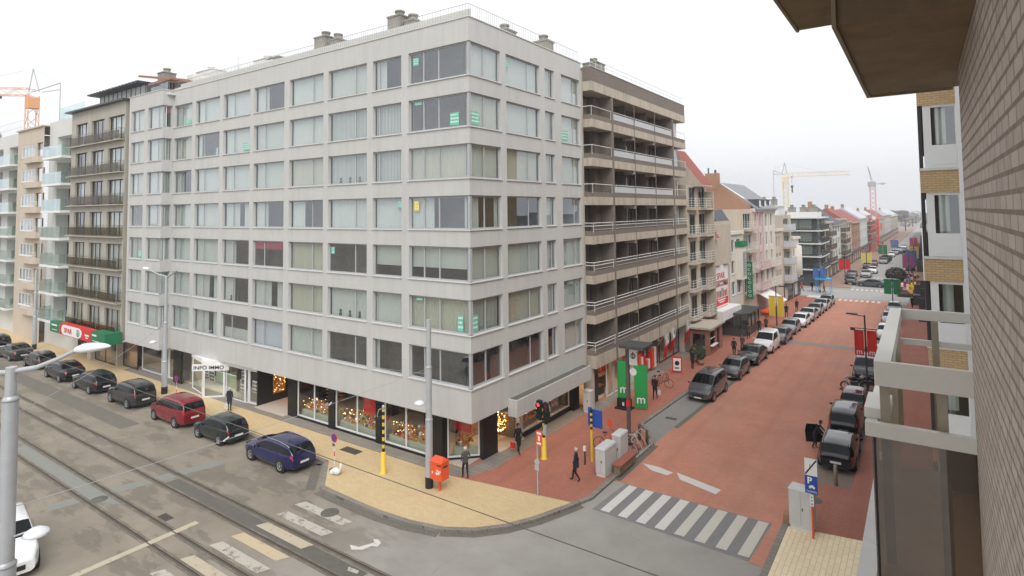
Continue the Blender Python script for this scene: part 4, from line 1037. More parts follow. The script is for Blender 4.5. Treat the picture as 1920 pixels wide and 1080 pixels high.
mb = MB(); mb.box((-46.3,.2,.4), (-43.9,.24,2.3)); mb.box((-41.3,.5,.3), (-39.2,.54,2.2)); mb.build('window_display', 'warmwood', OL)
mb = MB()
for i in range(26):
    x = -51.0+random.random()*3.2; z = .2+random.random()*2.1; mb.box((x,.28-random.random()*.3,z), (x+.3,.5,z+.35), i % 3)
o = mb.build('stacked_goods', ['red','white','yellow'], OL)

# white building with glass balconies, beige round-bay building, second white building
WB = thing('white_apartment_building', 'white apartment building with projecting glass balconies beside the olive-brown building', 'building', (-57,5,0))
wf = [20.35-2.86*k for k in range(7)]
mb = MB((0,0), LU, (0,-1)); wall_grid(mb, -60.5, -51.25, .1, 24.5, [(-58.1,-52.2,z,z+2.35) for z in wf], 1.2); mb.build('wall', 'bwhite', WB)
mb = MB(); mb.box((-60.45,8,.1), (-51.3,8.1,24.3)); mb.box((-60.45,1.21,24.0), (-51.3,8,24.2)); mb.build('rear_wall', 'bwhite', WB)
for k, z in enumerate(wf):
    window(WB, (0,-.0), LU, -58.1, -52.2, z, z+2.35, (-57.0,-55.2,-54.0), depth=1.2, fw=.12, style=random.choice('csx'), fm='frame_d', sill=False)
    mb = MB(); mb.box((-58.5,-1.25,z-.26), (-53.1,-.004,z-.02)); sl = mb.build('balcony_slab', 'white', WB)
    g = MB(); g.box((-58.45,-1.22,z), (-53.15,-1.20,z+1.15)); g.box((-53.17,-1.19,z), (-53.15,-.05,z+1.15)); g.box((-58.45,-1.19,z), (-58.43,-.05,z+1.15)); g.build('glass_balustrade', 'glass_g', sl)
mb = MB(); mb.box((-58.6,.3,24.5), (-52,.33,26.0)); mb.box((-58.6,.33,24.5), (-58.57,5,26.0)); mb.build('roof_screen', 'glass_g', WB)
BP = thing('beige_bay_building', 'narrow beige apartment building with rounded bay windows between the two white glass-balcony buildings', 'building', (-64,5,0))
mb = MB((0,-.5), LU, (0,-1)); bf = [20.85-2.84*k for k in range(7)]
wall_grid(mb, -69.0, -60.5, .1, 24.1, [(-67.6,-63.3,z,z+1.45) for z in bf]+[(-62.7,-60.9,z-.5,z+1.5) for z in bf], .25); mb.build('wall', 'beige_p', BP)
mb = MB(); mb.box((-68.9,8,.1), (-60.6,8.1,24.0)); mb.box((-69.1,-.7,24.1), (-60.45,8,24.25)); mb.build('rear_wall', 'beige_p', BP)
for z in bf:
    window(BP, (0,-.5), LU, -67.6, -63.3, z, z+1.45, (-66.5,-65.4,-64.4), depth=.1, fw=.12, style='c', fm='frame_w', sill=True)
    window(BP, (0,-.5), LU, -62.7, -60.9, z-.5, z+1.5, (), depth=.2, fw=.08, style='x', fm='frame_d', sill=False)
    mb = MB(); mb.prism([(-66.0,-.51), (-65.3,-1.0), (-62.2,-1.1), (-61.0,-.9), (-60.9,-.51)], z-.75, z-.08); bb = mb.build('bay_apron', 'beige_p', BP)
    railing(bb, [(-63.3,-1.0,z-.08), (-61.0,-.85,z-.08)], .6, .3, .014, 'rail_w', (.5,1.0))
WC = thing('white_apartment_building', 'white glass-balcony apartment building at the far left edge, beyond the beige round-bay building', 'building', (-76,5,0))
mb = MB((0,0), LU, (0,-1)); wall_grid(mb, -86, -69.05, .1, 24.2, [(a, a+4.2, z, z+2.3) for z in wf for a in (-74.0,-80.5)], 1.2); mb.build('wall', 'bwhite', WC)
mb = MB(); mb.box((-85.9,8,.1), (-69.1,8.1,24.0)); mb.box((-85.9,1.21,23.8), (-69.1,8,24.0)); mb.build('rear_wall', 'bwhite', WC)
for z in wf:
    for a in (-74.0,-80.5): window(WC, (0,0), LU, a, a+4.2, z, z+2.3, (a+1.4,), depth=1.2, fw=.12, style=random.choice('csx'), fm='frame_d', sill=False)
    mb = MB(); mb.box((-81.5,-1.1,z-.26), (-69.6,-.004,z-.02)); sl = mb.build('balcony_slab', 'white', WC)
    g = MB(); g.box((-81.4,-1.07,z), (-69.65,-1.05,z+1.1)); g.box((-69.67,-1.04,z), (-69.65,-.05,z+1.1)); g.build('glass_balustrade', 'glass_g', sl)
railing(WC, [(-85,.2,24.2), (-70,.2,24.2)], 1.6, .9, .02, 'rail_w', (.5,1.0), 'roof_railing')

# ================================================================ RIGHT STREET: the row beyond the brown building
SL = .055
def FX(y): return .6+SL*(y-33)
UR, NR = frame_of((SL,1))
def fr_u(y): return (y-33)*sqrt(1+SL*SL)      # run along the street line for a given y
OS = (FX(33),33)
def house(name, label, y0, y1, h, m, floors, z0, dz, wins, wh, off=0., deep=9, mull=1, fm='frame_w', style='cxsh', O=OS, U=None, fr=fr_u, cornice=None, gf=None, sill=True, arch=False, cat='building'):
    """a street house: facade sheet with openings, side and rear walls, flat roof"""
    Uq, Nq = frame_of(U or (SL,1)); Oo = (O[0]+Nq[0]*off, O[1]+Nq[1]*off)
    u0, u1 = fr(y0), fr(y1); W_ = u1-u0
    root = thing(name, label, cat, (O[0]+Uq[0]*(u0+u1)/2-Nq[0]*3, O[1]+Uq[1]*(u0+u1)/2-Nq[1]*3, 0))
    ops = []
    for k in range(floors):
        for (a, b) in wins: ops.append((u0+a*W_, u0+b*W_, z0+dz*k, z0+dz*k+wh))
    if gf: ops += [(u0+a*W_, u0+b*W_, .15, gf) for (a, b) in ((.08,.92),)]
    f = MB(Oo, Uq, Nq); wall_grid(f, u0, u1, .05, h, ops, .18)
    f.face([(u0,0,.05),(u0,-deep,.05),(u0,-deep,h),(u0,0,h)][::1]); f.face([(u1,0,.05),(u1,0,h),(u1,-deep,h),(u1,-deep,.05)]); f.face([(u0,-deep,.05),(u1,-deep,.05),(u1,-deep,h),(u0,-deep,h)])
    f.build('wall', m, root)
    f = MB(Oo, Uq, Nq); f.box((u0+.05,-deep+.05,h-.3), (u1-.05,-.1,h-.15)); f.build('roof', 'roofgrey', root)
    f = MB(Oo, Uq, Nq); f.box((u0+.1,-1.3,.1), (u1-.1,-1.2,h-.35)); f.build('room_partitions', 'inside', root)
    for (a, b, c, d) in ops[:floors*len(wins)]:
        ms = [a+(b-a)*(q+1)/(mull+1) for q in range(mull)]
        window(root, Oo, Uq, a, b, c, d, ms, depth=.16, fw=.06, style=random.choice(style), fm=fm, sill=sill, gm='glass_h')
    if gf:
        a, b, c, d = ops[-1]; window(root, Oo, Uq, a, b, c, d, (a+(b-a)*.33, a+(b-a)*.66), depth=.16, fw=.08, style=None, fm='frame_d', gm='glass_d', sill=False, name='shop_window')
    if cornice:
        f = MB(Oo, Uq, Nq); f.box((u0-.03,.002,h-.35), (u1+.03,.3,h+.02)); f.build('cornice', cornice, root)
    return root, Oo, Uq, Nq, u0, u1
def balcony(root, O, U, Nn, a, b, z, d=1.1, m='stone_c', glass=None, rails=(.25,.5,.75,1.0), h=1.0, rm='rail_w'):
    f = MB(O, U, Nn); f.box((a,.003,z-.18), (b,d,z)); sl = f.build('balcony_slab', m, root)
    g = MB(O, U, Nn)
    if glass: g.box((a+.03,d-.06,z+.06), (b-.03,d-.04,z+h)); g.box((a+.03,.02,z+.06), (a+.05,d-.07,z+h)); g.build('balustrade', glass, sl)
    else:
        for t in rails: g.path([(a+.03,.02,z+h*t), (a+.03,d-.05,z+h*t), (b-.03,d-.05,z+h*t), (b-.03,.02,z+h*t)], .02, 5)
        for q in (a+.03, (a+b)/2, b-.03): g.tube((q,d-.05,z), (q,d-.05,z+h), .022, 5)
        g.build('railing', rm, sl)
    return sl
# beige building with red tiled roof slopes
r, O_, U_, N_, u0, u1 = house('red_roofed_apartment_building', 'beige building with steep red tiled roof and white balcony railings beyond the brown one', 33.35, 38.8, 16.4, 'stone_c', 5, 3.3, 2.72, [(.12,.42),(.60,.92)], 2.0, style='xhd', fm='frame_d')
for k in range(5):
    balcony(r, O_, U_, N_, u0+.1, u0+2.4, 3.2+2.72*k, .5); balcony(r, O_, U_, N_, u0+3.2, u1-.1, 3.2+2.72*k, .9)
f = MB(O_, U_, N_); f.box((u1-.35,.0,.1), (u1-.15,.9,15.8)); f.build('corner_column', 'stone_c', r)
f = MB(O_, U_, N_)
for (a, b, z0, z1, d0, d1) in ((u0+1.8,u1-.65,16.42,20.2,.95,-1.9), (u1+.0,u1+1.1,10.9,12.8,1.0,-.3)):
    V = [(a,d0,z0),(b,d0,z0),(b,d1,z1),(a,d1,z1),(a,d0,z0-.15),(b,d0,z0-.15),(b,d1-.4,z0-.15),(a,d1-.4,z0-.15)]
    f.mesh(V, [(0,1,2,3)], 0, False); f.mesh(V, [(4,7,6,5),(0,4,5,1),(1,5,6,2),(0,3,7,4),(3,2,6,7)], 1, False)
f.build('tiled_roof', ['rooftile','stone_c'], r)
# house carrying the large red and white advertising board
r, O_, U_, N_, u0, u1 = house('billboard_house', 'old cream stone house with the large red and white advertising board', 38.85, 45.8, 12.6, 'stone', 2, 8.2, 2.4, [(.1,.42),(.55,.88)], 1.5, cornice='stone_c')
f = MB(O_, U_, N_)
for a, b in ((.08,.45),(.52,.92)):
    ua, ub = u0+a*(u1-u0), u0+b*(u1-u0); f.prism([(ua,.003),(ua+.3,.55),(ub-.3,.55),(ub,.003)], 7.9, 12.3)
f.build('bay_front', 'stone_c', r)
f = MB(O_, U_, N_); f.box((u0+1.0,.10,3.3), (u0+5.6,.25,7.7)); f.build('advertising_board', 'white', r)
f = MB(O_, U_, N_); f.box((u0+1.15,.25,3.45), (u0+5.45,.262,6.15)); f.build('board_print', 'red', r)
f = MB(O_, U_, N_); f.lathe((u0+3.3,.262,6.15), [(0,0),(1.9,0),(1.9,.006)], 28, 0, 'y', False); f.build('board_print', 'white', r)
f = MB(O_, U_, N_); f.box((u0+1.3,.27,4.25), (u0+5.3,.276,5.5)); 
f.build('board_print', 'cloth_w', r)
f = MB(O_, U_, N_)
for i in range(9): f.box((u0+1.45+i*.42,.277,4.35), (u0+1.7+i*.42,.29,4.9+.4*random.random()), i % 2)
f.build('board_print', ['red','bark'], r)
text('SPAR', .95, (O_[0]+U_[0]*(u0+1.75)+N_[0]*.28, O_[1]+U_[1]*(u0+1.75)+N_[1]*.28), U_, 6.35, 'red', r, 'sign_lettering', .008, sx=1.25)
f = MB(O_, U_, N_)
for (z, w_, c_) in ((5.75,1.2,0), (3.75,1.6,0), (3.98,2.6,0)): f.box((u0+3.3-w_/2,.263,z), (u0+3.3+w_/2,.272,z+.13))
f.build('board_print', 'white', r)
f = MB(O_, U_, N_); f.box((u0+.4,.003,2.2), (u1-.3,1.3,3.2)); f.build('canopy_fascia', 'white', r)
f = MB(O_, U_, N_); f.box((u0+.3,-1.0,12.62), (u0+2.4,-.3,13.6)); f.extr([(-3,12.6),(.2,12.6),(-.6,13.9),(-3,13.9)], u0+2.5, u1-.2, 'x', 1) ; f.build('roof_stack', ['brickred','slate'], r)
# cream arch house
r, O_, U_, N_, u0, u1 = house('arched_stone_house', 'narrow cream house with arched windows beside the tall green vertical sign', 45.85, 50.7, 11.3, 'whitewall', 3, 3.9, 2.45, [(.12,.38),(.55,.85)], 1.55, cornice='whitewall', style='xdx')
f = MB(O_, U_, N_)
for k in range(3):
    for a, b in ((.12,.38),(.55,.85)):
        ua, ub = u0+a*(u1-u0), u0+b*(u1-u0); c_ = (ua+ub)/2; rr = (ub-ua)/2
        pts = [(c_+rr*cos(t*pi/8), 5.45+2.45*k+rr*.5*sin(t*pi/8)) for t in range(9)]; f.extr(pts, .002, .03, 'y')
f.build('window_arch', 'whitewall', r)
f = MB(O_, U_, N_); f.prism([(u0+2.4,.003),(u0+2.6,.7),(u0+4.2,.7),(u0+4.5,.003)], 5.6, 9.5); f.build('bay_front', 'whitewall', r)
window(r, (O_[0]+N_[0]*.72,O_[1]+N_[1]*.72), U_, u0+2.75, u0+4.05, 6.0, 8.9, (u0+3.4,), depth=.02, fw=.07, style=None, sill=False, transom=8.1)
f = MB(O_, U_, N_); f.prism([(u0+2.2,.003),(u0+2.5,.85),(u0+4.4,.85),(u0+4.7,.003)], 9.5, 10.1); f.build('bay_roof', 'spargreen', r)
f = MB(O_, U_, N_); f.box((u0+4.6,.5,3.1), (u0+4.72,1.2,7.6)); sg = f.build('vertical_sign', 'spargreen', r)
for i, ch in enumerate('OCOCOCOO'):
    t_ = text(ch, .46, (O_[0]+U_[0]*(u0+4.58)+N_[0]*.68, O_[1]+U_[1]*(u0+4.58)+N_[1]*.68), (N_[0],N_[1]), 7.0-i*.52, 'white', r, 'sign_lettering', .01)
# beige balcony house
r, O_, U_, N_, u0, u1 = house('beige_balcony_house', 'beige apartment house with balconies beside the pink classical facade', 50.75, 55.4, 13.9, 'beige_p', 4, 3.6, 2.62, [(.15,.85)], 1.9, mull=2, style='cxd')
for k in range(4): balcony(r, O_, U_, N_, u0+.5, u1-.4, 3.5+2.62*k, .8, 'stone')
# brick gable house behind
G = thing('brick_gable_house', 'old brown-red brick gable with chimney and pale sloping roof rising behind the street houses', 'building', (-6,58,0))
f = MB()
gy = 55.45
prof = [(-9.5,.1),(1.6,.1),(1.6,14.4),(-2.2,17.35),(-4.2,17.5),(-5.5,16.5),(-9.5,14.0)]
f.extr(prof, gy, gy+.3, 'y'); f.build('gable_wall', 'brickred', G)
f = MB(); f.box((-4.05,gy-.05,16.6), (-2.35,gy+.9,18.75)); ch = f.build('chimney', 'brickred', G)
f = MB(); f.tube((-3.7,gy+.4,18.75),(-3.7,gy+.4,19.5),.1); f.tube((-2.8,gy+.4,18.75),(-2.8,gy+.4,19.2),.14); f.build('flue', 'steeldark', ch)
f = MB(); f.mesh([(2.35,gy+.31,13.95),(2.95,66,13.95),(-1.6,66,17.4),(-2.4,gy+.31,17.5),(2.35,gy+.31,13.75),(2.95,66,13.75),(-1.6,66,17.2),(-2.4,gy+.31,17.3)], [(0,1,2,3),(7,6,5,4),(0,4,5,1),(1,5,6,2),(0,3,7,4)], 0, False); f.build('roof', 'slateg', G)
def rp(x, y): return (x, y, 13.95+(2.4-x)*.735+.06)
f = MB(); f.mesh([rp(.6,56.0),rp(.7,58.3),rp(-2.1,58.2),rp(-2.2,56.0)], [(0,1,2,3)], 0, False); f.build('skylight', 'frame_w', G)
f = MB(); f.mesh([rp(.9,58.9),rp(1.0,61.6),rp(-1.9,61.5),rp(-2.0,58.8)], [(0,1,2,3)], 0, False); f.build('skylight', 'frame_w', G)
for (ya, yb) in ((57.2,58.4), (60.4,61.6), (63.4,64.4)):
    f = MB(); f.box((.9,ya,14.0), (2.3,yb,15.2)); d_ = f.build('dormer', 'slate', G)
    f = MB(); f.box((2.301,ya+.15,14.2), (2.33,yb-.15,15.0)); f.build('dormer_window', 'frame_w', d_)
# lower brick and render walls seen between the roofs
f = MB(); f.box((-9,50.8,.1), (-3.0,55.4,13.2)); f.box((-8,46,.1), (-2.5,50.7,12.9)); f.build('outbuilding_wall', 'bwhite', G)
# pink and white classical houses
for (nm, lb, ya, yb, mm) in (('classical_house', 'faded pink classical town house with stone balconies', 55.45, 60.3, 'pinkwall'), ('classical_house', 'cream-white classical town house with stone balconies, the right of the tall pair', 60.35, 65.8, 'whitewall')):
    r, O_, U_, N_, u0, u1 = house(nm, lb, ya, yb, 13.9, mm, 4, 4.0, 2.5, [(.16,.36),(.62,.82)], 1.75, mull=1, cornice='whitewall', style='xdc', sill=False, deep=2.5)
    for z in (3.8, 8.3-1.9):
        f = MB(O_, U_, N_); f.box((u0+.2,.003,z-.3), (u1-.2,.9,z)); f.box((u0+.25,.82,z+.7), (u1-.25,.92,z+.82))
        for q in range(12): t = u0+.35+q*(u1-u0-.7)/11; f.lathe((t,.87,z), [(.05,0),(.09,.2),(.05,.4),(.08,.55),(.05,.7)], 6)
        f.build('stone_balcony', mm, r)
    f = MB(O_, U_, N_)
    for a in (.05,.48,.92):
        t = u0+a*(u1-u0); f.box((t-.12,.004,6.5), (t+.12,.16,13.5))
    f.build('pilaster', mm, r)
f = MB(O_, U_, N_); f.mesh([(u0-4.5,.3,3.2),(u0+.5,.3,3.2),(u0+.5,2.6,1.9),(u0-4.5,2.6,1.9),(u0-4.5,.3,3.1),(u0+.5,.3,3.1),(u0+.5,2.6,1.8),(u0-4.5,2.6,1.8)], [(0,1,2,3)[::-1],(4,5,6,7),(3,2,6,7),(0,3,7,4),(1,5,6,2)], 0, False); f.build('awning', 'cloth_w', r)
r0 = r
# shop fronts at street level of the far houses
def shopfront(O_, U_, N_, u0, u1, root, m='blackstone', z=2.6):
    f = MB(O_, U_, N_); f.box((u0+.3,.004,.15), (u1-.3,.10,z)); s_ = f.build('shop_front', m, root)
    k = max(2, int((u1-u0)/1.6))
    for i in range(k):
        a = u0+.4+(u1-u0-.8)*i/k; b = u0+.4+(u1-u0-.8)*(i+1)/k-.1
        f = MB(O_, U_, N_); f.box((a,.102,.5), (b,.12,z-.35)); f.build('shop_pane', 'car_glass' if i % 3 else 'palestone', s_)
    f = MB(O_, U_, N_); f.box((u0+.2,.101,z), (u1-.2,.7,z+.3)); f.build('fascia', 'steeldark', s_)
# last three of the block
r, O_, U_, N_, u0, u1 = house('beige_house', 'small beige house right of the white classical house', 65.85, 69.8, 11.0, 'beige_p', 3, 3.6, 2.4, [(.2,.42),(.58,.8)], 1.5, mull=0, cornice='whitewall', style='xd', sill=False)
r, O_, U_, N_, u0, u1 = house('beige_bay_house', 'beige apartment house with white panelled balconies near the side street', 69.85, 75.7, 12.9, 'stone_c', 4, 3.2, 2.5, [(.2,.75)], 1.7, mull=2, style='cxs')
for k in range(4): balcony(r, O_, U_, N_, u0+.8, u1-1.2, 3.1+2.5*k, 1.0, 'stone_c', 'grass_panel')
shopfront(O_, U_, N_, u0, u1, r)
r, O_, U_, N_, u0, u1 = house('corner_house', 'low beige corner house with a rounded white bay at the side street', 75.75, 80.5, 9.4, 'whitewall', 2, 3.6, 2.7, [(.12,.4),(.6,.88)], 1.7, mull=1, cornice='whitewall')
f = MB(O_, U_, N_); f.lathe((u1-1.6,-.35,3.3), [(.9,0),(1.1,.1),(1.1,4.6),(.9,4.7),(0,4.7)], 14); f.build('round_bay', 'whitewall', r)
shopfront(O_, U_, N_, u0, u1, r)
# dark glazed building across the side street
r, O_, U_, N_, u0, u1 = house('dark_glazed_apartment_building', 'dark-glazed corner apartment building with white floor bands across the side street', -12.0, 4.2, 12.1, 'steeldark', 4, 3.3, 2.3, [(.04,.22),(.30,.50),(.55,.96)], 1.7, mull=2, O=(0,93), U=(1,0), fr=lambda t: t, fm='frame_d', style='csx', deep=11, sill=False)
for k in range(5):
    z = 3.0+2.3*k; f = MB(); f.box((-12.1,92.15,z-.14), (5.1,92.99,z+.06)); f.box((4.21,92.991,z-.14), (5.1,103,z+.06)); sl = f.build('balcony_slab', 'bwhite', r)
    if k < 4:
        railing(sl, [(-12,92.2,z+.06), (5.05,92.2,z+.06), (5.05,103,z+.06)], .95, .5, .03, 'steeldark', (.3,.65,1.0))
mb = MB((4.2,93), RU, (1,0))
for k in range(4): window(r, (4.25,93), RU, 1.0, 3.4, 3.3+2.3*k, 5.0+2.3*k, (2.2,), depth=.02, fw=.1, style=None, sill=False); window(r, (4.25,93), RU, 5.5, 9.4, 3.3+2.3*k, 5.0+2.3*k, (7,), depth=.02, fw=.1, style=None, fm='frame_d', gm='glass_d', sill=False)
f = MB(); f.box((-9,95,12.1), (-2.5,102,14.3)); f.box((-9,94.8,14.3), (-2.2,102,14.5)); f.box((-1,96,12.1), (4,102,13.2)); f.build('roof_storey', 'conc_w', r)
f = MB(); f.box((-5.6,94.9,12.9), (-3.0,94.99,14.1)); f.build('roof_window', 'frame_d', r)
for x in (-8.2,-5.2,-3.4): chimney(r, x-.5, x+.5, 96.5, 97.5, 14.5, 15.6, 'stone_g')
for x in (-.4,1.6,3.3): chimney(r, x-.6, x+.6, 97, 98, 13.2, 14.0, 'stone_g')
# far row, west side
def FX2(y): return 4.3+(y-103)*.018
OF2 = (4.3,103); fr2 = lambda y: (y-103)*sqrt(1+.018**2)
far = [
 ('stone_balcony_building','grey-beige building with curved balconies right after the dark glazed building',103.1,113,11.2,'stone','balc',None),
 ('navy_roofed_building','pale building under the tall dark blue pyramid roof',113.1,125,10.4,'bwhite','plain','navy'),
 ('beige_flats','worn beige flats with balconies beyond the dark blue roof',125.1,136,11.4,'olive','balc',None),
 ('orange_fronted_house','orange-beige fronted narrow house under the long red roof',136.1,146,10.6,'beige_p','plain','red'),
 ('red_roofed_house','long terrace under a dark red tiled roof left of the red crane',146.1,166,10.2,'brickred','plain','red2'),
 ('grey_roofed_house','pale house with grey-green roof behind the red crane',166.1,186,10.8,'bwhite','plain','grey'),
 ('grey_flats','grey flats just right of the red crane mast',186.1,206,11.5,'conc','balc',None),
 ('brown_terrace','brown terrace with dark hedge-like front beyond the red crane',206.1,232,9.6,'brickred','plain','grey'),
 ('pale_terrace','pale hazy terrace far down the street',232.1,262,9.8,'stone_c','plain','red2'),
 ('hazy_flats','faint grey flats almost lost in the haze, left side of the street',262.1,300,10.5,'conc','plain',None),
 ('hazy_terrace','faint last terrace where the street disappears',300.1,360,9.5,'stone_c','plain','grey'),
]
for i, (nm, lb, ya, yb, h, mm, st, rf) in enumerate(far):
    L = yb-ya; n = max(2, int(L/3.4)); wn = [((q+.2)/n, (q+.75)/n) for q in range(n)]
    r, O_, U_, N_, u0, u1 = house(nm, lb, ya, yb, h, mm, 3, 3.4, 2.55, wn, 1.5, O=OF2, U=(.018,1), fr=fr2, mull=0, sill=False, style='xc', cornice='stone_c')
    shopfront(O_, U_, N_, u0, u1, r)
    if st == 'balc':
        for k in range(3): balcony(r, O_, U_, N_, u0+1, u1-1, 3.3+2.55*k, 1.0, 'stone_c', 'brownpanel')
    if rf:
        col = {'navy':'slate','red':'rooftile','red2':'rooftile','grey':'roofgrey'}[rf]
        f = MB(O_, U_, N_); hh = 4.0 if rf == 'navy' else 3.2
        if rf == 'navy': V = [(u0,.4,h),(u1,.4,h),(u1,-9,h),(u0,-9,h),(u0+3,-4,h+hh),(u1-4,-4,h+hh)]; F = [(0,1,5,4),(1,2,5),(2,3,4,5),(3,0,4)]
        else: V = [(u0,.3,h),(u1,.3,h),(u1,-9,h),(u0,-9,h),(u0,-4.4,h+hh),(u1,-4.4,h+hh)]; F = [(0,1,5,4),(1,2,5),(2,3,4,5),(3,0,4)]
        f.mesh(V, F, 0, False); f.build('pitched_roof', col, r)
        f = MB(O_, U_, N_); f.box((u0+1.2,-4.6,h+hh-1.2), (u0+2.2,-3.9,h+hh+.9)); f.build('chimney', 'brickred', r)
# east row, seen edge-on beyond the near brick oriels
def EX(y): return 20.2+(y-40)*.006
east = [('east_shop_house','pale shop house on the right side, first beyond the brick oriel building',38,60,11,'bwhite'), ('east_flats','grey flats seen edge-on on the right side of the street',60.1,79,12,'conc'),
 ('east_white_house','white-fronted house beyond the side street on the right',92,120,10.5,'bwhite'), ('east_brick_terrace','reddish terrace on the right side near the banners',120.1,160,10,'brickred'),
 ('east_pale_terrace','pale terrace far down the right side',160.1,230,9.6,'stone_c'), ('east_hazy_terrace','hazy terrace at the far right end of the street',230.1,360,9.5,'conc')]
for nm, lb, ya, yb, h, mm in east:
    L = yb-ya; n = max(3, int(L/4)); wn = [((q+.2)/n, (q+.75)/n) for q in range(n)]
    ox = EX(ya)+(-.2 if ya < 90 else -.9)
    r, O_, U_, N_, u0, u1 = house(nm, lb, -yb, -ya, h, mm, 3, 3.4, 2.55, wn, 1.5, O=(ox,0), U=(0,-1), fr=lambda t: t, mull=0, sill=False, style='xc')
    f = MB(O_, U_, N_)
    for q in range(n): 
        if q % 2: f.box((u0+(q+.1)*L/n,.003,2.7), (u0+(q+.15)*L/n,.9,3.9), 0)
    f.build('projecting_sign', 'steeldark', r)
    f = MB(O_, U_, N_); V = [(u0,.2,h),(u1,.2,h),(u1,-8,h),(u0,-8,h),(u0,-4,h+2.6),(u1,-4,h+2.6)]; f.mesh(V, [(0,1,5,4),(1,2,5),(2,3,4,5),(3,0,4)], 0, False); f.build('pitched_roof', 'slate', r)

# ================================================================ NEAR RIGHT: the viewer's own building
WX = 20.1; WY = -16.4
VB = thing('brick_apartment_building', 'brown-grey brick wall with brown balcony undersides and cream-framed smoked glass balcony at right', 'building', (22,-20,0))
mb = MB(); mb.box((WX,-34,0.1), (WX+.35,WY,24)); mb.build('wall', 'brickwall', VB)
mb = MB(); mb.box((WX+.02,WY+.004,.1), (WX+.16,WY+.10,24)); mb.build('corner_trim', 'galv', VB)
mb = MB(); mb.box((21.3,WY+.01,.1), (26,-3.1,24)); mb.build('wall_return', 'bwhite', VB)
# underside of the balconies above
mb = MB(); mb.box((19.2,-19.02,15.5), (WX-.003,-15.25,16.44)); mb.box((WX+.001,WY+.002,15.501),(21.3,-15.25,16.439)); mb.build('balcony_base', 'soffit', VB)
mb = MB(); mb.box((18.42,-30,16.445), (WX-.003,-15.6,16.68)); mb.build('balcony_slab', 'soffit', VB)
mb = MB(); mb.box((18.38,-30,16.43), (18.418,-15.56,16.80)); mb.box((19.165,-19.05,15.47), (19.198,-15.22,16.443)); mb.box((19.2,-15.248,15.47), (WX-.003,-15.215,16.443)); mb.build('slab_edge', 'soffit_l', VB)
# the smoked-glass balcony one storey down
x0 = 19.2; yn = WY+.0; yf = -12.1; zt = 12.22
bal = MB()
bal.box((x0-.01,yn,zt-.28), (WX+.25,yn+.07,zt)) 
b_ = bal.build('handrail', 'paint_cream', VB, .006)
bal = MB(); bal.box((x0-.01,yn+.072,zt-.16), (x0+.16,yf,zt)); bal.box((x0-.01,yf+.002,zt-.17), (WX+.9,yf+.07,zt)); bal.build('handrail', 'paint_cream', VB, .005)
bal = MB(); bal.box((x0-.12,yn-.03,zt-.86), (WX+.22,yn+.06,zt-.70)); bal.box((x0-.12,yn+.062,zt-.86), (x0-.0,yf,zt-.72)); bal.box((x0+.04,yf-.03,zt-.60), (WX+.9,yf+.03,zt-.50)); bal.box((x0-.14,yn+.2,zt-.718), (x0+.12,yn+.9,zt-.60)); bal.build('lower_rail', 'paint_cream', VB, .005)
for k in range(6):
    z = zt-.15-.135*k
bal = MB()
for (x, y) in ((x0+.08,yn+.14),(x0+.62,yn+.14),(x0+.08,yf-.1),(x0+.62,yf-.02),(x0+.08,(yn+yf)/2)): bal.box((x-.05,y-.03,zt-2.3), (x+.05,y+.03,zt-.17))
bal.build('post', 'shadebrown', VB)
bal = MB(); bal.box((x0-.02,yn+.01,zt-2.62), (WX+.02,yn+.022,zt-.862)); bal.box((x0-.06,yn+.03,zt-2.62), (x0-.048,yf,zt-.862)); bal.build('glass_screen', 'glass_b', VB)
bal = MB(); bal.box((x0-.045,yn+.0,zt-2.62), (x0-.022,yn+.028,zt-.862)); bal.box((x0-.06,yn+.0,zt-2.66), (WX+.02,yn+.03,zt-2.622)); bal.build('screen_edge', 'black', VB)
bal = MB(); bal.box((x0-.30,yn-.1,zt-4.5), (x0-.10,yf+.1,zt-2.66)); bal.build('outer_fascia', 'conc', VB)
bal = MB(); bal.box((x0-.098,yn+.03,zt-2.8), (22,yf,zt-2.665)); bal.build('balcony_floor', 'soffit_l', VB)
mb = MB(); mb.tube((20.6,-13.2,9.6),(20.6,-13.2,11.4),.22,10); mb.box((19.9,-12.8,9.56),(20.3,-12.5,10.3)); mb.build('balcony_clutter', 'bark', VB)
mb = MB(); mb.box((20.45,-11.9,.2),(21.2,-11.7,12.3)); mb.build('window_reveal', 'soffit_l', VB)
# pale pipe and trim beside the wall end
mb = MB(); mb.box((20.39,-9.05,.1), (20.5,-8.95,22)); mb.build('white_downpipe', 'frame_w', VB)

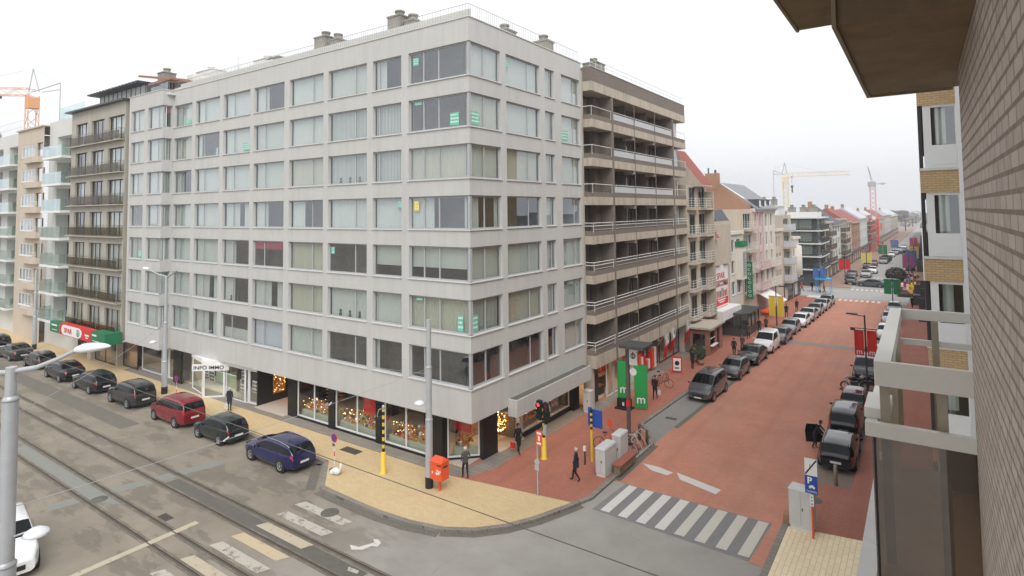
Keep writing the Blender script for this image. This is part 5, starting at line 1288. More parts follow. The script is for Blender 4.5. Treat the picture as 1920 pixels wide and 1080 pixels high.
# beige brick neighbour with white oriel windows
OB = thing('beige_brick_building', 'beige brick building with white-framed oriel windows at the right, seen past the wall', 'building', (23,5,0))
oy = -2.5; ox = 19.72
zs = [19.9+0, 17.2, 14.45, 11.75, 9.05, 6.35, 3.65]
mb = MB((ox,oy), LU, (0,-1))
brick_b = [14.42+2.68*k for k in range(-4, 4)]       # undersides of the brick bands
mb = MB()
for zb in brick_b: mb.box((ox,oy,zb-.003), (21.5,20,zb+.68))
mb.build('brick_band', 'brickbeige', OB)
for zb in brick_b:
    zt_ = zb-.003; z0_ = zb-1.99
    mb = MB((0,oy+.06), LU, (0,-1)); wall_grid(mb, ox+.13, 20.74, z0_+.06, zt_, [(20.05, 20.64, z0_+.75, zt_-.08)], .05)
    mb.box((20.03,.001,z0_+.16), (20.66,.012,z0_+.56)); w_ = mb.build('oriel_panel', 'frame_w', OB)
    g = MB((0,oy+.06), LU, (0,-1)); g.face([(20.05,-.04,z0_+.75),(20.64,-.04,z0_+.75),(20.64,-.04,zt_-.08),(20.05,-.04,zt_-.08)][::-1]); g.build('pane', 'glass', w_)
    g = MB((0,oy+.06), LU, (0,-1)); curtain_strip(g, 20.15, 20.42, -.3, z0_+.8, zt_-.1); g.build('curtain', 'curtain', w_)
    g = MB((0,oy+.06), LU, (0,-1)); g.box((20.0,-.9,z0_+.3),(20.72,-.85,zt_-.05)); g.build('room_wall', 'shopback', w_)
    mb = MB(); mb.box((ox-.02,oy-.05,z0_-.02), (20.7,oy+.058,z0_+.055)); mb.build('sill', 'sill', w_)
    mb = MB(); mb.box((ox-.0,oy+.10,z0_+.05), (ox+.10,20,zt_-.001)); mb.build('street_window', 'frame_d', OB)
mb = MB(); mb.box((20.76,oy-.10,0), (21.3,oy-.06,24)); mb.build('corner_strip', 'frame_w', OB)
mb = MB(); mb.box((20.9,oy+.6,0), (27,36,23)); mb.build('wall', 'brickbeige', OB)
mb = MB(); mb.box((ox+.1,oy+.7,.1), (20.9,20,3.2)); mb.build('shop_front', 'blackstone', OB)

# ================================================================ CARS
def lerp(a, b, t): return a+(b-a)*t
def interp(tab, x):
    if x <= tab[0][0]: return tab[0][1]
    for (a, b) in zip(tab[:-1], tab[1:]):
        if x <= b[0]: return lerp(a[1], b[1], (x-a[0])/max(1e-6, b[0]-a[0]))
    return tab[-1][1]
CT = dict(
 wagon=dict(L=4.75, W=1.84, H=1.47, top=[(-.5,.52),(-.488,.70),(-.40,.93),(-.27,.99),(-.05,1.0),(.06,.97),(.225,.70),(.40,.62),(.475,.55),(.5,.40)], cab=(-.46,.215), rw=(-.484,-.405), ws=(.072,.222), r=.34),
 hatch=dict(L=3.95, W=1.70, H=1.45, top=[(-.5,.50),(-.485,.68),(-.40,.93),(-.22,1.0),(0,1.0),(.08,.97),(.255,.70),(.42,.61),(.48,.53),(.5,.40)], cab=(-.45,.24), rw=(-.481,-.403), ws=(.09,.25), r=.31),
 sedan=dict(L=4.75, W=1.83, H=1.46, top=[(-.5,.50),(-.49,.66),(-.47,.70),(-.355,.74),(-.21,.94),(-.10,1.0),(.02,.99),(.07,.96),(.225,.70),(.40,.62),(.475,.54),(.5,.40)], cab=(-.34,.215), rw=(-.345,-.215), ws=(.078,.222), r=.33),
 suv=dict(L=4.55, W=1.86, H=1.67, top=[(-.5,.48),(-.492,.66),(-.43,.91),(-.30,.98),(-.05,1.0),(.07,.97),(.23,.69),(.41,.63),(.48,.54),(.5,.40)], cab=(-.465,.22), rw=(-.488,-.435), ws=(.082,.226), r=.36),
 mpv=dict(L=4.65, W=1.82, H=1.74, top=[(-.5,.50),(-.49,.66),(-.44,.92),(-.32,.99),(-.02,1.0),(.12,.96),(.33,.66),(.45,.57),(.485,.49),(.5,.38)], cab=(-.465,.32), rw=(-.487,-.443), ws=(.13,.325), r=.33),
 van=dict(L=4.35, W=1.82, H=1.84, top=[(-.5,.50),(-.498,.70),(-.48,.95),(-.40,1.0),(0,1.0),(.08,.98),(.26,.64),(.42,.57),(.48,.48),(.5,.38)], cab=(-.2,.25), rw=(-.497,-.482), ws=(.095,.255), r=.31),
)
def make_car(ctype, paint_, label, group=None, roof_rail=False, dark_trim=False, name='parked_car', door_open=False, small=False, cat='car'):
    S = CT[ctype]; L, W, H = S['L'], S['W'], S['H']; hw = W/2
    root = thing(name, label, cat, (0,0,0), 0, group)
    top = lambda x: sum(interp(S['top'], x+d) for d in (-.012,-.006,0,.006,.012))/5*H
    zb_ = lambda x: H*lerp(.60, .655, max(0, min(1, (.2-x)/.6)))
    def wid(x):
        a = abs(2*x); return hw*(1-.05*a**2-.17*max(0, a-.72)**1.6/.28**1.6)
    def sec(x):
        zt = top(x); zb = min(zb_(x), zt-.06*H if zt < zb_(x)+.06*H else zb_(x)); w_ = wid(x)
        c = max(0, min(1, (zt-zb)/(H-zb_(x)))); wt = w_*(.93-.17*c); zl = .19+.10*max(0, abs(2*x)-.75)/.25
        return [(0,zl),(.80*w_,zl),(.955*w_,zl+.07),(w_*.99,zl+.20),(w_,lerp(zl,zb,.60)),(w_*.985,lerp(zl,zb,.86)),(w_*.955,zb),(lerp(w_*.955,wt,.5)+.012*c,lerp(zb,zt-.07,.5)),(wt,zt-.075*max(.5,c)),(wt-.05-.02*c,zt-.025),(wt*.62,zt-.002),(0,zt+.012)]
    def P(x, t):
        s = sec(x); i = min(len(s)-2, int(t)); f = t-i
        return Vector((x*L, lerp(s[i][0], s[i+1][0], f), lerp(s[i][1], s[i+1][1], f)))
    xs = [-.5,-.497,-.488,-.475,-.455,-.43,-.405,-.38,-.35,-.31,-.27,-.23,-.18,-.12,-.06,0,.05,.08,.11,.14,.17,.20,.23,.26,.30,.35,.40,.44,.47,.487,.496,.5]
    def mesh_body():
        mb = MB(); V = []; n = 12
        for x in xs:
            s = sec(x); k = 1.0
            V += [(x*L, y, z) for (y, z) in s]+[(x*L, -y, z) for (y, z) in s[-2:0:-1]]
        m = 2*n-2; F = []
        for i in range(len(xs)-1):
            for j in range(m): F.append((i*m+j, (i+1)*m+j, (i+1)*m+(j+1)%m, i*m+(j+1)%m))
        mb.mesh(V, F, 0, True)
        mb.mesh(V[:m], [tuple(range(m))], 0, False); mb.mesh(V[-m:], [tuple(range(m))[::-1]], 0, False)
        for wx in (-.30,.305):
            for sgn in (1,-1):
                y = wid(wx)*sgn; mb.lathe((wx*L, y, S['r']+.01), [(0,-.05*sgn*-1*0+.004*sgn),(S['r']+.065,.004*sgn),(S['r']+.065,-.22*sgn)], 20, 1, 'y', False)
        return mb
    body = mesh_body().build('body', [paint_,'black'], root)
    def patch(name_, xa, xb, ta, tb, mat_, sides=(1,-1), off=.007, nx=6, nt_=4, parent=None, merge=False):
        for sg in sides:
            mb = MB(); V = []
            for i in range(nx+1):
                for j in range(nt_+1):
                    x = lerp(xa, xb, i/nx); t = lerp(ta, tb, j/nt_); p = P(x, t); e = .004
                    dx_ = P(x+e, t)-P(x-e, t); dt_ = P(x, min(11,t+.05))-P(x, t-.05); nn = dx_.cross(dt_)
                    if nn.length > 1e-9: nn.normalize()
                    if nn.dot(Vector((p.x*.15, p.y, p.z-H*.45))) < 0: nn = -nn
                    p = p+nn*off; V.append((p.x, p.y*sg, p.z))
            w1 = nt_+1
            F = [(i*w1+j,(i+1)*w1+j,(i+1)*w1+j+1,i*w1+j+1) for i in range(nx) for j in range(nt_)]
            if sg > 0: F = [f[::-1] for f in F]
            if merge:
                yield mb, V, F
            else: mb.mesh(V, F, 0, True); mb.build(name_, mat_, parent or root); yield None
    def doit(*a, **k): list(patch(*a, **k))
    def both(name_, xa, xb, ta, tb, mat_, **k):
        m2 = MB()
        for _, V, F in patch(name_, xa, xb, ta, tb, mat_, merge=True, **k): m2.mesh(V, F, 0, True)
        return m2.build(name_, mat_, root)
    both('windshield', S['ws'][0], S['ws'][1], 8.6, 11, 'car_glass', nx=8)
    both('rear_window', S['rw'][0], S['rw'][1], 8.5, 11, 'car_glass', nx=6)
    c0, c1 = S['cab']
    cuts = [c0, lerp(c0,c1,.27), lerp(c0,c1,.62), c1] if ctype not in ('sedan',) else [c0, lerp(c0,c1,.46), c1]
    if ctype == 'van': cuts = [c0, c1]
    for a, b in zip(cuts[:-1], cuts[1:]):
        doit('side_window', a+.006, b-.006, 6.18, 7.78, 'car_glass', nx=8, nt_=3)
    if not small:
        doit('headlight', .425, .488, 4.9, 6.3, 'headl', nx=4); both('bumper', .30*0+.47, .499, 1.5, 3.2, 'black' , nx=3) if dark_trim else None
        mb = MB(); mb.box((L*.5+.002,-.42,.42), (L*.5+.02,.42,.60)); mb.build('grille', 'black', root)
        doit('sill_trim', -.20, .20, 1.6, 2.9, 'black', nx=4) if dark_trim else None
    if ctype in ('mpv','van','suv','hatch'): doit('taillight', -.494, -.462, 5.6, 7.4, 'tail', nx=3)
    else: doit('taillight', -.495, -.455, 5.0, 6.1, 'tail', nx=3)
    mb = MB(); mb.box((-L*.5-.016,-.26,H*.34), (-L*.5-.002,.26,H*.34+.11)); mb.build('number_plate', 'plate', root)
    mb = MB(); mb.box((L*.5+.004,-.26,.30), (L*.5+.022,.26,.40)); mb.build('number_plate', 'plate', root)
    mb = MB(); mb.box((-L*.5+.02,-.60,.27), (-L*.5-.012,.60,.36)); mb.build('bumper_trim', 'black', root)
    for sg in (1,-1):
        mb = MB(); x = S['ws'][1]-.035; yy = wid(x); mb.ball((x*L, sg*(yy+.09), zb_(x)+.05), .10, 6, 0, (.6,1,.75)); mb.build('door_mirror', paint_ if not dark_trim else 'black', root)
    if roof_rail:
        for sg in (1,-1):
            pts = [(P(x, 8.9)+Vector((0,0,.045 if abs(x+.17) < .2 else .0))) for x in (-.40,-.37,-.2,0,.04)]
            mb = MB(); mb.path([(p.x, p.y*sg, p.z) for p in pts], .018, 6); mb.build('roof_rail', 'rim', root)
    if not small:
        mb = MB()
        for q in (c1*.985-.012, lerp(c0,c1,.62), lerp(c0,c1,.30)):
            for sg in (1,-1):
                pts = [P(q, t) for t in (1.6,2.4,3.2,4.2,5.2,6.05)]; mb.path([(p.x, (p.y+.002)*sg, p.z) for p in pts], .006, 4)
        pts = [P(c1+.03, t) for t in (6.4,8,9.5,10.6,11)]
        for sg in (1,-1): mb.path([(p.x, p.y*sg, p.z+.004) for p in pts], .007, 4)
        pts = [P(-.493 if ctype != 'sedan' else -.48, t) for t in (4.2,5.5)]
        mb.build('door_seam', 'black', root)
        mb = MB()
        for sg in (1,-1):
            for q in (lerp(c0,c1,.33), lerp(c0,c1,.70)):
                p = P(q, 5.3); mb.box((p.x-.07, sg*(p.y+.004), p.z-.012), (p.x+.07, sg*(p.y+.022), p.z+.012))
        mb.build('door_handle', paint_, root)
        mb = MB(); p = P(-.36, 11); mb.tube((p.x,0,p.z-.02), (p.x-.06,0,p.z+.14), .008, 5); mb.build('aerial', 'black', root)
    r_ = S['r']
    for wx in (-.30,.305):
        for sg in (1,-1):
            yy = wid(wx)-.09; mb = MB()
            mb.lathe((wx*L, sg*yy, r_), [(r_*.62,.105*sg),(r_*.9,.115*sg),(r_,.085*sg),(r_,-.09*sg),(r_*.9,-.10*sg),(0,-.10*sg)], 22, 0, 'y')
            wh = mb.build('wheel', 'black', root)
            mb = MB(); mb.lathe((wx*L, sg*yy, r_), [(r_*.66,.104*sg),(r_*.62,.112*sg),(r_*.56,.095*sg),(r_*.54,.06*sg)], 22, 0, 'y'); mb.lathe((wx*L, sg*yy, r_), [(0,.055*sg),(r_*.56,.055*sg)], 16, 1, 'y', False)
            for k in range(5):
                t = 2*pi*k/5+.3; mb.beam((wx*L, sg*(yy+.088), r_), (wx*L+cos(t)*r_*.58, sg*(yy+.092), r_+sin(t)*r_*.58), .05, .02)
            mb.lathe((wx*L, sg*yy, r_), [(0,.108*sg),(.05,.104*sg),(.055,.08*sg)], 10, 0, 'y'); mb.build('rim', ['rim','black'], wh)
    return root
def put(root, x, y, ang, z=.008): root.location = (x, y, z); root.rotation_euler = (0, 0, radians(ang)); return root
def relabel(o, label, paint_=None):
    o['label'] = label
    if paint_:
        for ch in o.children:
            if ch.name.split('.')[0] in ('body','door_handle','door_mirror'):
                ch.data = ch.data.copy(); ch.data.materials[0] = M[paint_]
    return o
G1 = 'cars parked along the tram street'; G2 = 'cars parked on the left side of the red street'; G3 = 'cars parked on the right side of the red street'
# tram street (fronts point west, angle 180)
put(make_car('wagon','car_blue','dark blue estate car with silver roof rails, parked nearest the corner',G1,roof_rail=True), -10.75,-4.05,179)
put(make_car('hatch','car_green','very dark green small hatchback parked between the red car and the blue estate',G1), -17.0,-4.0,181)
put(make_car('mpv','car_red','deep red compact people carrier parked on the tram street',G1), -22.6,-3.95,180)
CR = put(make_car('suv','car_anth','dark grey off-road style car with tall tail lights, parked left of the red car',G1,dark_trim=True), -29.5,-3.95,180)
put(make_car('wagon','car_black','black estate-like car parked third left of the red car behind the grey lamp arm',G1,dark_trim=False), -36.0,-4.05,180)
SE = put(make_car('sedan','car_black','black saloon car parked second left of the dark grey off-road car',G1), -42.0,-4.1,180)
put(make_car('hatch','car_brown','dark brown hatchback partly hidden behind the lamp arm',G1), -48.6,-3.9,180)
c = copy_tree(SE); relabel(c, 'dark saloon car at the far left, its tail lights beside the tall pole', 'car_anth'); put(c, -54.9,-4.0,180)
c = copy_tree(CR); relabel(c, 'black car cut by the left edge of the photo, first of the row', 'car_black'); put(c, -61.2,-4.0,180)
put(make_car('suv','car_white','white off-road style car at the bottom left, cut by the frame behind the lamp post',None), -11.5,-16.05,-10)
# red street, left row (fronts point to the viewer: -90)
put(make_car('mpv','car_grey','dark grey people carrier with blue-grey bonnet, nearest of the left row',G2), 6.0,21.0,-92)
H1 = put(make_car('hatch','car_grey','grey-blue saloon-shaped car parked right behind the dark grey people carrier',G2), 6.3,27.4,-92)
S1 = put(make_car('sedan','car_black','black saloon third in the left row, in front of the white van',G2), 6.45,33.2,-92)
put(make_car('van','car_white','small white van with a dark windscreen in the left row',G2,name='parked_van',cat='van'), 6.65,38.4,-92)
prev = [(S1,'car_grey','dark blue-grey car half hidden behind the white van',6.95,43.2),(H1,'car_lightgrey','mid grey car with silver bonnet, beside the dark lamp post',7.05,48.6),(H1,'car_white','white small car in the left row beyond the lamp post',7.4,53.4),(S1,'car_silver','silver-grey car sixth from the side street end of the left row',7.55,58.2),(H1,'car_lightgrey','light grey car behind the silver-grey one in the left row',7.75,62.6),(S1,'car_silver','second last car of the left row before the crossing',7.9,67.2),(H1,'car_lightgrey','last car of the left row before the side street',8.05,71.4)]
for src, pt, lb, x, y in prev: c = copy_tree(src); relabel(c, lb, pt); put(c, x, y, -92)
# right row (backs to the viewer: +90)
D1 = put(make_car('wagon','car_black','black estate car with silver roof and open driver door, nearest of the right row',G3,roof_rail=True), 15.45,13.6,91)
V1 = put(make_car('mpv','car_black','black tall estate car with high red tail lights, second of the right row',G3,dark_trim=True), 15.35,18.55,91)
put(make_car('hatch','car_maroon','dark maroon hatchback, third of the right row',G3), 15.4,23.6,91)
c = copy_tree(V1); relabel(c, 'black car with pale roof facing the viewer beyond the motorbikes', 'car_black'); put(c, 15.5,32.6,-89)
c = copy_tree(H1); relabel(c, 'red-black car hidden behind the red banner', 'car_maroon'); put(c, 15.7,38.4,-89)
c = copy_tree(H1); relabel(c, 'white car beyond the red banner, right row', 'car_white'); put(c, 16.1,50.5,-89)
c = copy_tree(S1); relabel(c, 'silver car on the right just before the side street crossing', 'car_silver'); put(c, 16.2,60.0,-89)
c = copy_tree(H1); relabel(c, 'pale car beside the green banner at the right row end', 'car_silver'); put(c, 16.3,68.5,-89)
# open door on the black estate
mb = MB()
f0 = (14.52,14.45); f1 = (13.68,14.15)
Uq, Nq = frame_of((f1[0]-f0[0], f1[1]-f0[1])); md = MB(f0, Uq, Nq)
md.extr([(0,.38),(.92,.34),(.95,.90),(.0,.92)], -.03, .03, 'y', 0)
md.extr([(0,.92),(.95,.90),(.86,1.36),(.30,1.38)], -.015, -.005, 'y', 1)
md.beam((.0,0,.93),(.30,0,1.38),.04,.04,0); md.beam((.30,0,1.38),(.86,0,1.37),.04,.04,0); md.beam((.86,0,1.37),(.95,0,.9),.04,.04,0)
o = md.build('open_door', ['car_black','car_glass'], D1); 
inv = (Matrix.Translation(D1.location) @ Matrix.Rotation(D1.rotation_euler.z, 4, 'Z')).inverted()
for v in o.data.vertices: v.co = inv @ (v.co + D1.location)
# driving and parked cars beyond the side street
for src, pt, lb, x, y, a in ((S1,'car_grey','dark car driving on the grey road beyond the side street',12.1,97.0,170),(H1,'car_silver','small silver car beside the dark car at the far crossing',14.6,98.5,170),(H1,'car_black','black and white small car parked at the far left corner',8.7,99.5,-90),(S1,'car_silver','silver car parked on the left, first past the yellow banner',10.2,113.5,-90),(H1,'car_white','white car parked behind the silver car, far left side',10.8,122,-90),(S1,'car_grey','navy car beside the far red banner',7.8,112,-90),(H1,'car_white','tiny white car far down the left side',12.4,172,-90),(S1,'car_silver','tiny silver car farthest down the left side',12.9,182,-90),(S1,'car_black','tiny dark car turning far down the street',15.6,186,190),(H1,'car_silver','tiny pale car by the green shrub far left',11.6,148,-90)):
    c = copy_tree(src); relabel(c, lb, pt); c['group'] = 'distant cars'; put(c, x, y, a)
for k, (src, pt, x, y, lb) in enumerate(((H1,'car_anth',9.3,131,'dark grey car in the far left row, first after the white car'),(S1,'car_red',9.9,139,'red saloon far down the left row'),(H1,'car_silver',13.6,196,'silver speck of a car beyond the red crane'),(S1,'car_white',14.4,212,'white speck of a car far beyond the red crane'),(H1,'car_black',17.3,131,'black car under the bright blue banners on the right'),(S1,'car_silver',17.6,146,'silver car under the yellow banners on the right'),(H1,'car_white',18.3,165,'white car past the orange banners on the right'),(S1,'car_anth',18.8,200,'dark speck of a car at the far right'),(H1,'car_silver',19.6,230,'pale speck of a car at the far right'))):
    c = copy_tree(src); relabel(c, lb, pt); c['group'] = 'distant cars'; put(c, x, y, -90 if x < 16 else 90, .13 if x < 11 else .01)
# motorbikes
def motorbike(x, y, ang, label):
    t = thing('motorbike', label, 'motorbike', (0,0,0), 0, 'motorbikes between the cars')
    for wx in (-.68,.70):
        mb = MB(); mb.lathe((wx,0,.31), [(.22,-.05),(.31,-.05),(.31,.05),(.22,.05),(.22,-.05)], 18, 0, 'y'); w_ = mb.build('wheel', 'black', t)
        mb = MB()
        for k in range(6): mb.tube((wx,0,.31), (wx+cos(k*pi/3)*.22,0,.31+sin(k*pi/3)*.22), .012, 5)
        mb.build('rim', 'rim', w_)
    mb = MB(); mb.ball((.12,0,.82), .26, 8, 0, (1.2,.6,.7)); mb.build('tank', 'car_black', t)
    mb = MB(); mb.box((-.62,-.15,.74), (-.1,.15,.84)); mb.build('seat', 'black', t)
    mb = MB(); mb.box((-.2,-.16,.32), (.3,.16,.62)); mb.build('engine', 'steeldark', t)
    mb = MB(); mb.path([(.70,.08,.31),(.45,.08,1.0)], .03); mb.path([(.70,-.08,.31),(.45,-.08,1.0)], .03); mb.path([(.35,.36,1.08),(.45,.0,1.02),(.35,-.36,1.08)], .018); mb.build('fork', 'rim', t)
    mb = MB(); mb.ball((.58,0,.92), .11, 7); mb.build('headlight', 'headl', t)
    put(t, x, y, ang); return t
motorbike(15.0,28.2,200,'black motorbike parked across between the maroon car and the black car'); motorbike(15.9,28.9,215,'second motorbike with pale saddle beside the black one')

# ================================================================ STREET FURNITURE
KF = KH
def pole_wire(name, p, q, r, label, sag=.0, m='tar', grp='overhead wires'):
    mb = MB(); n = 10; P_ = Vector(p); Q_ = Vector(q)
    pts = [tuple(P_.lerp(Q_, i/n)-Vector((0,0,sag*4*(i/n)*(1-i/n)))) for i in range(n+1)]
    mb.path(pts, r, 5); o = mb.build(name, m); tag(o, label, 'wire', grp); return o
# yellow-and-black traffic light by the sweet shop
def striped_post(root, x, y, z0, z1, zs, r=.09):
    mb = MB(); mb.lathe((x,y,z0), [(.20,0),(.20,.03),(.15,.06),(.135,zs-z0-.05),(r,zs-z0),(0,zs-z0)], 12); mb.build('base', 'yellow', root)
    mb = MB(); n = int((z1-zs)/.18)
    for k in range(n):
        a = zs+(z1-zs)*k/n; b = zs+(z1-zs)*(k+1)/n; mb.tube((x,y,a),(x,y,b), r*.8, 10, k % 2)
    mb.build('striped_post', ['black','yellow'], root)
x, y, _ = sw(-4.58,-1.9)
T = thing('traffic_light', 'yellow and black striped traffic light post in front of the sweet shop windows', 'traffic light', (x,y,KF))
striped_post(T, x, y, KF, 3.55, 1.25)
mb = MB(); mb.lathe((x,y,3.50), [(0,.2),(.07,.18),(.09,0),(0,0)], 10); mb.path([(x-.05,y,3.5),(x-.35,y,3.4),(x-.48,y,3.05),(x-.42,y,2.6)], .02, 6); mb.build('bracket', 'galv', T)
mb = MB(); mb.box((x-.42,y-.12,2.05), (x-.14,y+.12,3.0)); mb.build('signal_head', 'black', T, .03)
x, y, _ = sw(1.66,4.41)
T = thing('traffic_light', 'striped traffic light post with a glowing red lamp at the red paved corner', 'traffic light', (x,y,KF))
striped_post(T, x, y, KF, 2.9, 1.3)
for dx_, dz_ in ((-.22,2.25),(.22,2.2)):
    mb = MB(); mb.box((x+dx_-.16,y-.14,dz_), (x+dx_+.16,y+.12,dz_+1.05))
    for q in range(3):
        mb.lathe((x+dx_,y-.14,dz_+.19+q*.33), [(.12,0),(.135,-.14),(.125,-.14),(.11,0)], 12, 0, 'y')
    h_ = mb.build('signal_head', 'black', T)
    mb = MB(); mb.lathe((x+dx_,y-.142,dz_+.85), [(0,0),(.11,0),(.11,.004)], 14, 0, 'y', False); mb.build('red_lamp', 'sigred' if dx_ < 0 else 'tail', h_)
mb = MB(); mb.path([(x,y,3.2),(x+.35,y,3.25),(x+.45,y,2.8)], .022, 6); mb.tube((x,y,2.9),(x,y,3.65),.03,6,0); mb.box((x+.02,y-.1,1.45),(x+.22,y+.1,2.0)); mb.build('bracket', 'galv', T)
x, y, _ = sw(4.07,5.6)
T = thing('street_sign', 'blue panel on a yellow and black striped post beside the grey cabinets', 'sign', (x,y,KF))
mb = MB(); mb.tube((x,y,KF),(x,y,1.7),.075,10); mb.build('post', 'yellow', T)
mb = MB(); 
for k in range(8): mb.tube((x,y,1.7+k*.15),(x,y,1.85+k*.15),.07,10,k % 2)
mb.build('striped_post', ['yellow','black'], T)
mb = MB(); mb.box((x-.24,y+.08,2.0), (x+.0,y+.13,3.0)); mb.box((x+.02,y+.08,1.95), (x+.62,y+.13,2.92)); mb.build('panel', 'blue', T)
x, y, _ = sw(3.69,.55)
T = thing('street_sign', 'red and white plate on a thin grey post at the edge of the yellow paving', 'sign', (x,y,KF))
mb = MB(); mb.tube((x,y,KF),(x,y,3.2),.04,8); mb.build('post', 'galv', T)
mb = MB(); mb.box((x-.02,y-.07,2.55), (x+.33,y-.05,3.28)); mb.build('plate', 'orange', T)
mb = MB(); mb.box((x+.03,y-.078,2.62), (x+.28,y-.071,2.72)); mb.box((x+.03,y-.078,3.1), (x+.28,y-.071,3.2)); mb.box((x+.1,y-.078,2.8),(x+.2,y-.071,3.02)); mb.build('plate_print', 'white', T)
mb = MB(); mb.lathe((x,y-.06,1.75), [(0,0),(.14,0),(.15,.02),(0,.02)], 16, 0, 'y', False); mb.build('round_plate', 'galv', T); mb = MB(); mb.box((x-.12,y-.07,1.35), (x+.12,y-.05,1.6)); mb.build('small_plate', 'galv', T)
# no-parking signs
def noparking(x, y, h, label, base=True):
    T = thing('no_parking_sign', label, 'sign', (x,y,KF), 0, 'round no-parking signs')
    mb = MB()
    for k in range(6): mb.tube((x,y,KF+k*(h-.2)/6),(x,y,KF+(k+1)*(h-.2)/6), .022, 8, 0 if k % 3 == 0 else 1)
    mb.build('post', ['red','white'], T)
    mb = MB(); mb.lathe((x,y-.03,KF+h), [(0,0),(.23,0)], 24, 0, 'y', False); mb.lathe((x,y-.034,KF+h), [(.19,0),(.235,0),(.235,.02),(0,.02)], 24, 1, 'y', False)
    mb.mesh([(x-.15,y-.036,KF+h+.12),(x-.12,y-.036,KF+h+.15),(x+.15,y-.036,KF+h-.12),(x+.12,y-.036,KF+h-.15)], [(0,1,2,3)], 1, False); mb.build('disc', ['blue','red'], T)
    if base: 
        mb = MB(); mb.box((x-.28,y-.12,KF), (x+.28,y+.12,KF+.1)); mb.box((x-.1,y-.07,KF+h-.42),(x+.1,y-.05,KF+h-.28)); mb.build('foot', 'tar', T)
    return T
x, y, _ = sw(-7.03,-3.18); noparking(x, y, 1.75, 'small round no-parking sign on a red and white stick beside the tied white bag')
x, y, _ = sw(-25.9,-2.45); noparking(x, y, 1.9, 'round no-parking sign standing above the roof of the red car')
# white bag leaning at the sign
x, y, _ = sw(-6.6,-3.4); mb = MB(); mb.ball((x,y,KF+.18), .24, 9, 0, (1.25,.8,.75)); mb.ball((x+.25,y+.1,KF+.42), .13, 7, 0, (.7,.7,1.6)); mb.ball((x-.2,y-.1,KF+.12),.14,7)
tag(mb.build('plastic_bag', 'cloth_w'), 'tied white plastic bag lying beside the small no-parking sign', 'bag')
# mailbox
x, y, _ = sw(-.74,-1.68)
T = thing('mailbox', 'orange-red letter box on a single post beside the tall pole', 'letter box', (x,y,KF))
mb = MB(); mb.tube((x,y,KF),(x,y,.72),.07,10); mb.build('post', 'orange', T)
mb = MB(); mb.prism([(x-.36,y-.28),(x+.36,y-.28),(x+.36,y+.28),(x-.36,y+.28)], .70, 1.58)
mb.mesh([(x-.4,y-.32,1.58),(x+.4,y-.32,1.58),(x+.4,y+.32,1.58),(x-.4,y+.32,1.58),(x-.28,y,1.80),(x+.28,y,1.80)], [(0,1,5,4),(2,3,4,5),(1,2,5),(3,0,4),(3,2,1,0)], 0, False); bx_ = mb.build('box', 'orange', T)
mb = MB(); mb.box((x+.365,y-.16,1.32), (x+.375,y+.16,1.38)); mb.box((x+.06,y-.295,1.42),(x+.32,y-.282,1.47)); mb.build('slot', 'black', T)
mb = MB()
for (a, b, c, d) in ((.0,.98,.13,1.10),(.16,1.02,.24,1.20),(.05,1.14,.12,1.24),(.27,1.12,.31,1.2),(-.26,1.0,-.2,1.1)): mb.box((x+a,y-.292,b-.0),(x+c,y-.284,d))
mb.build('emblem', 'white', T)
# tall street poles of the tram street
def tall_pole(x, y, h, label, zseg, arms=(), small=None, r0=.19, r1=.125, z0=KF):
    T = thing('street_lamp' if arms else 'tram_pole', label, 'street lamp' if arms else 'pole', (x,y,z0), 0, 'tall grey poles of the tram street')
    mb = MB(); z = z0; rs = [r0, lerp(r0,r1,.4), r1]; zz = [z0]+list(zseg)+[h]
    n = len(zz)-1
    for k in range(n): 
        r_ = lerp(r0, r1, k/max(1,n-1)); mb.tube((x,y,zz[k]),(x,y,zz[k+1]), r_, 16, 0, r_*.96)
        if k: mb.lathe((x,y,zz[k]-.05), [(r_,0),(lerp(r0,r1,(k-1)/max(1,n-1))*1.02,.0),(lerp(r0,r1,(k-1)/max(1,n-1))*1.02,.05),(r_,.12)], 16)
    mb.build('pole', 'galv', T)
    mb = MB(); mb.tube((x,y,z0),(x,y,z0+.55), r0*1.06, 16); mb.build('base_band', 'black', T)
    for (pts, hd, ang) in arms:
        mb = MB(); 
        for i in range(len(pts)-1): mb.tube(pts[i], pts[i+1], .07-.006*i, 8)
        a_ = mb.build('arm', 'galv', T)
        mb = MB(); c = Vector(hd); d = Vector((cos(ang), sin(ang), .10))
        V = []; ns = 10; nr = 12
        for i in range(ns+1):
            t = i/ns; wv = .21*sin(pi*min(1,t**.75))**.7+.02; c_ = c+d*(t*1.0)
            for k in range(nr):
                a = 2*pi*k/nr; zz_ = sin(a)*wv*(.62 if sin(a) > 0 else .42); V.append((c_.x-sin(ang)*cos(a)*wv, c_.y+cos(ang)*cos(a)*wv, c_.z+zz_))
        mb.mesh(V, [(i*nr+k,(i+1)*nr+k,(i+1)*nr+(k+1)%nr,i*nr+(k+1)%nr) for i in range(ns) for k in range(nr)], 0, True); mb.build('lamp_head', 'white_lum', a_)
    if small:
        sx_, sy_, sz_ = small
        mb = MB(); mb.path([(x,y,sz_-.1),(lerp(x,sx_,.6),lerp(y,sy_,.6),sz_+.02),(sx_,sy_,sz_)], .025, 6); a_ = mb.build('arm', 'galv', T)
        mb = MB(); mb.lathe((sx_,sy_,sz_), [(0,.12),(.12,.11),(.26,.03),(.30,-.04),(.22,-.08),(0,-.08)], 14); mb.build('lamp_head', 'white_lum', a_)
    return T
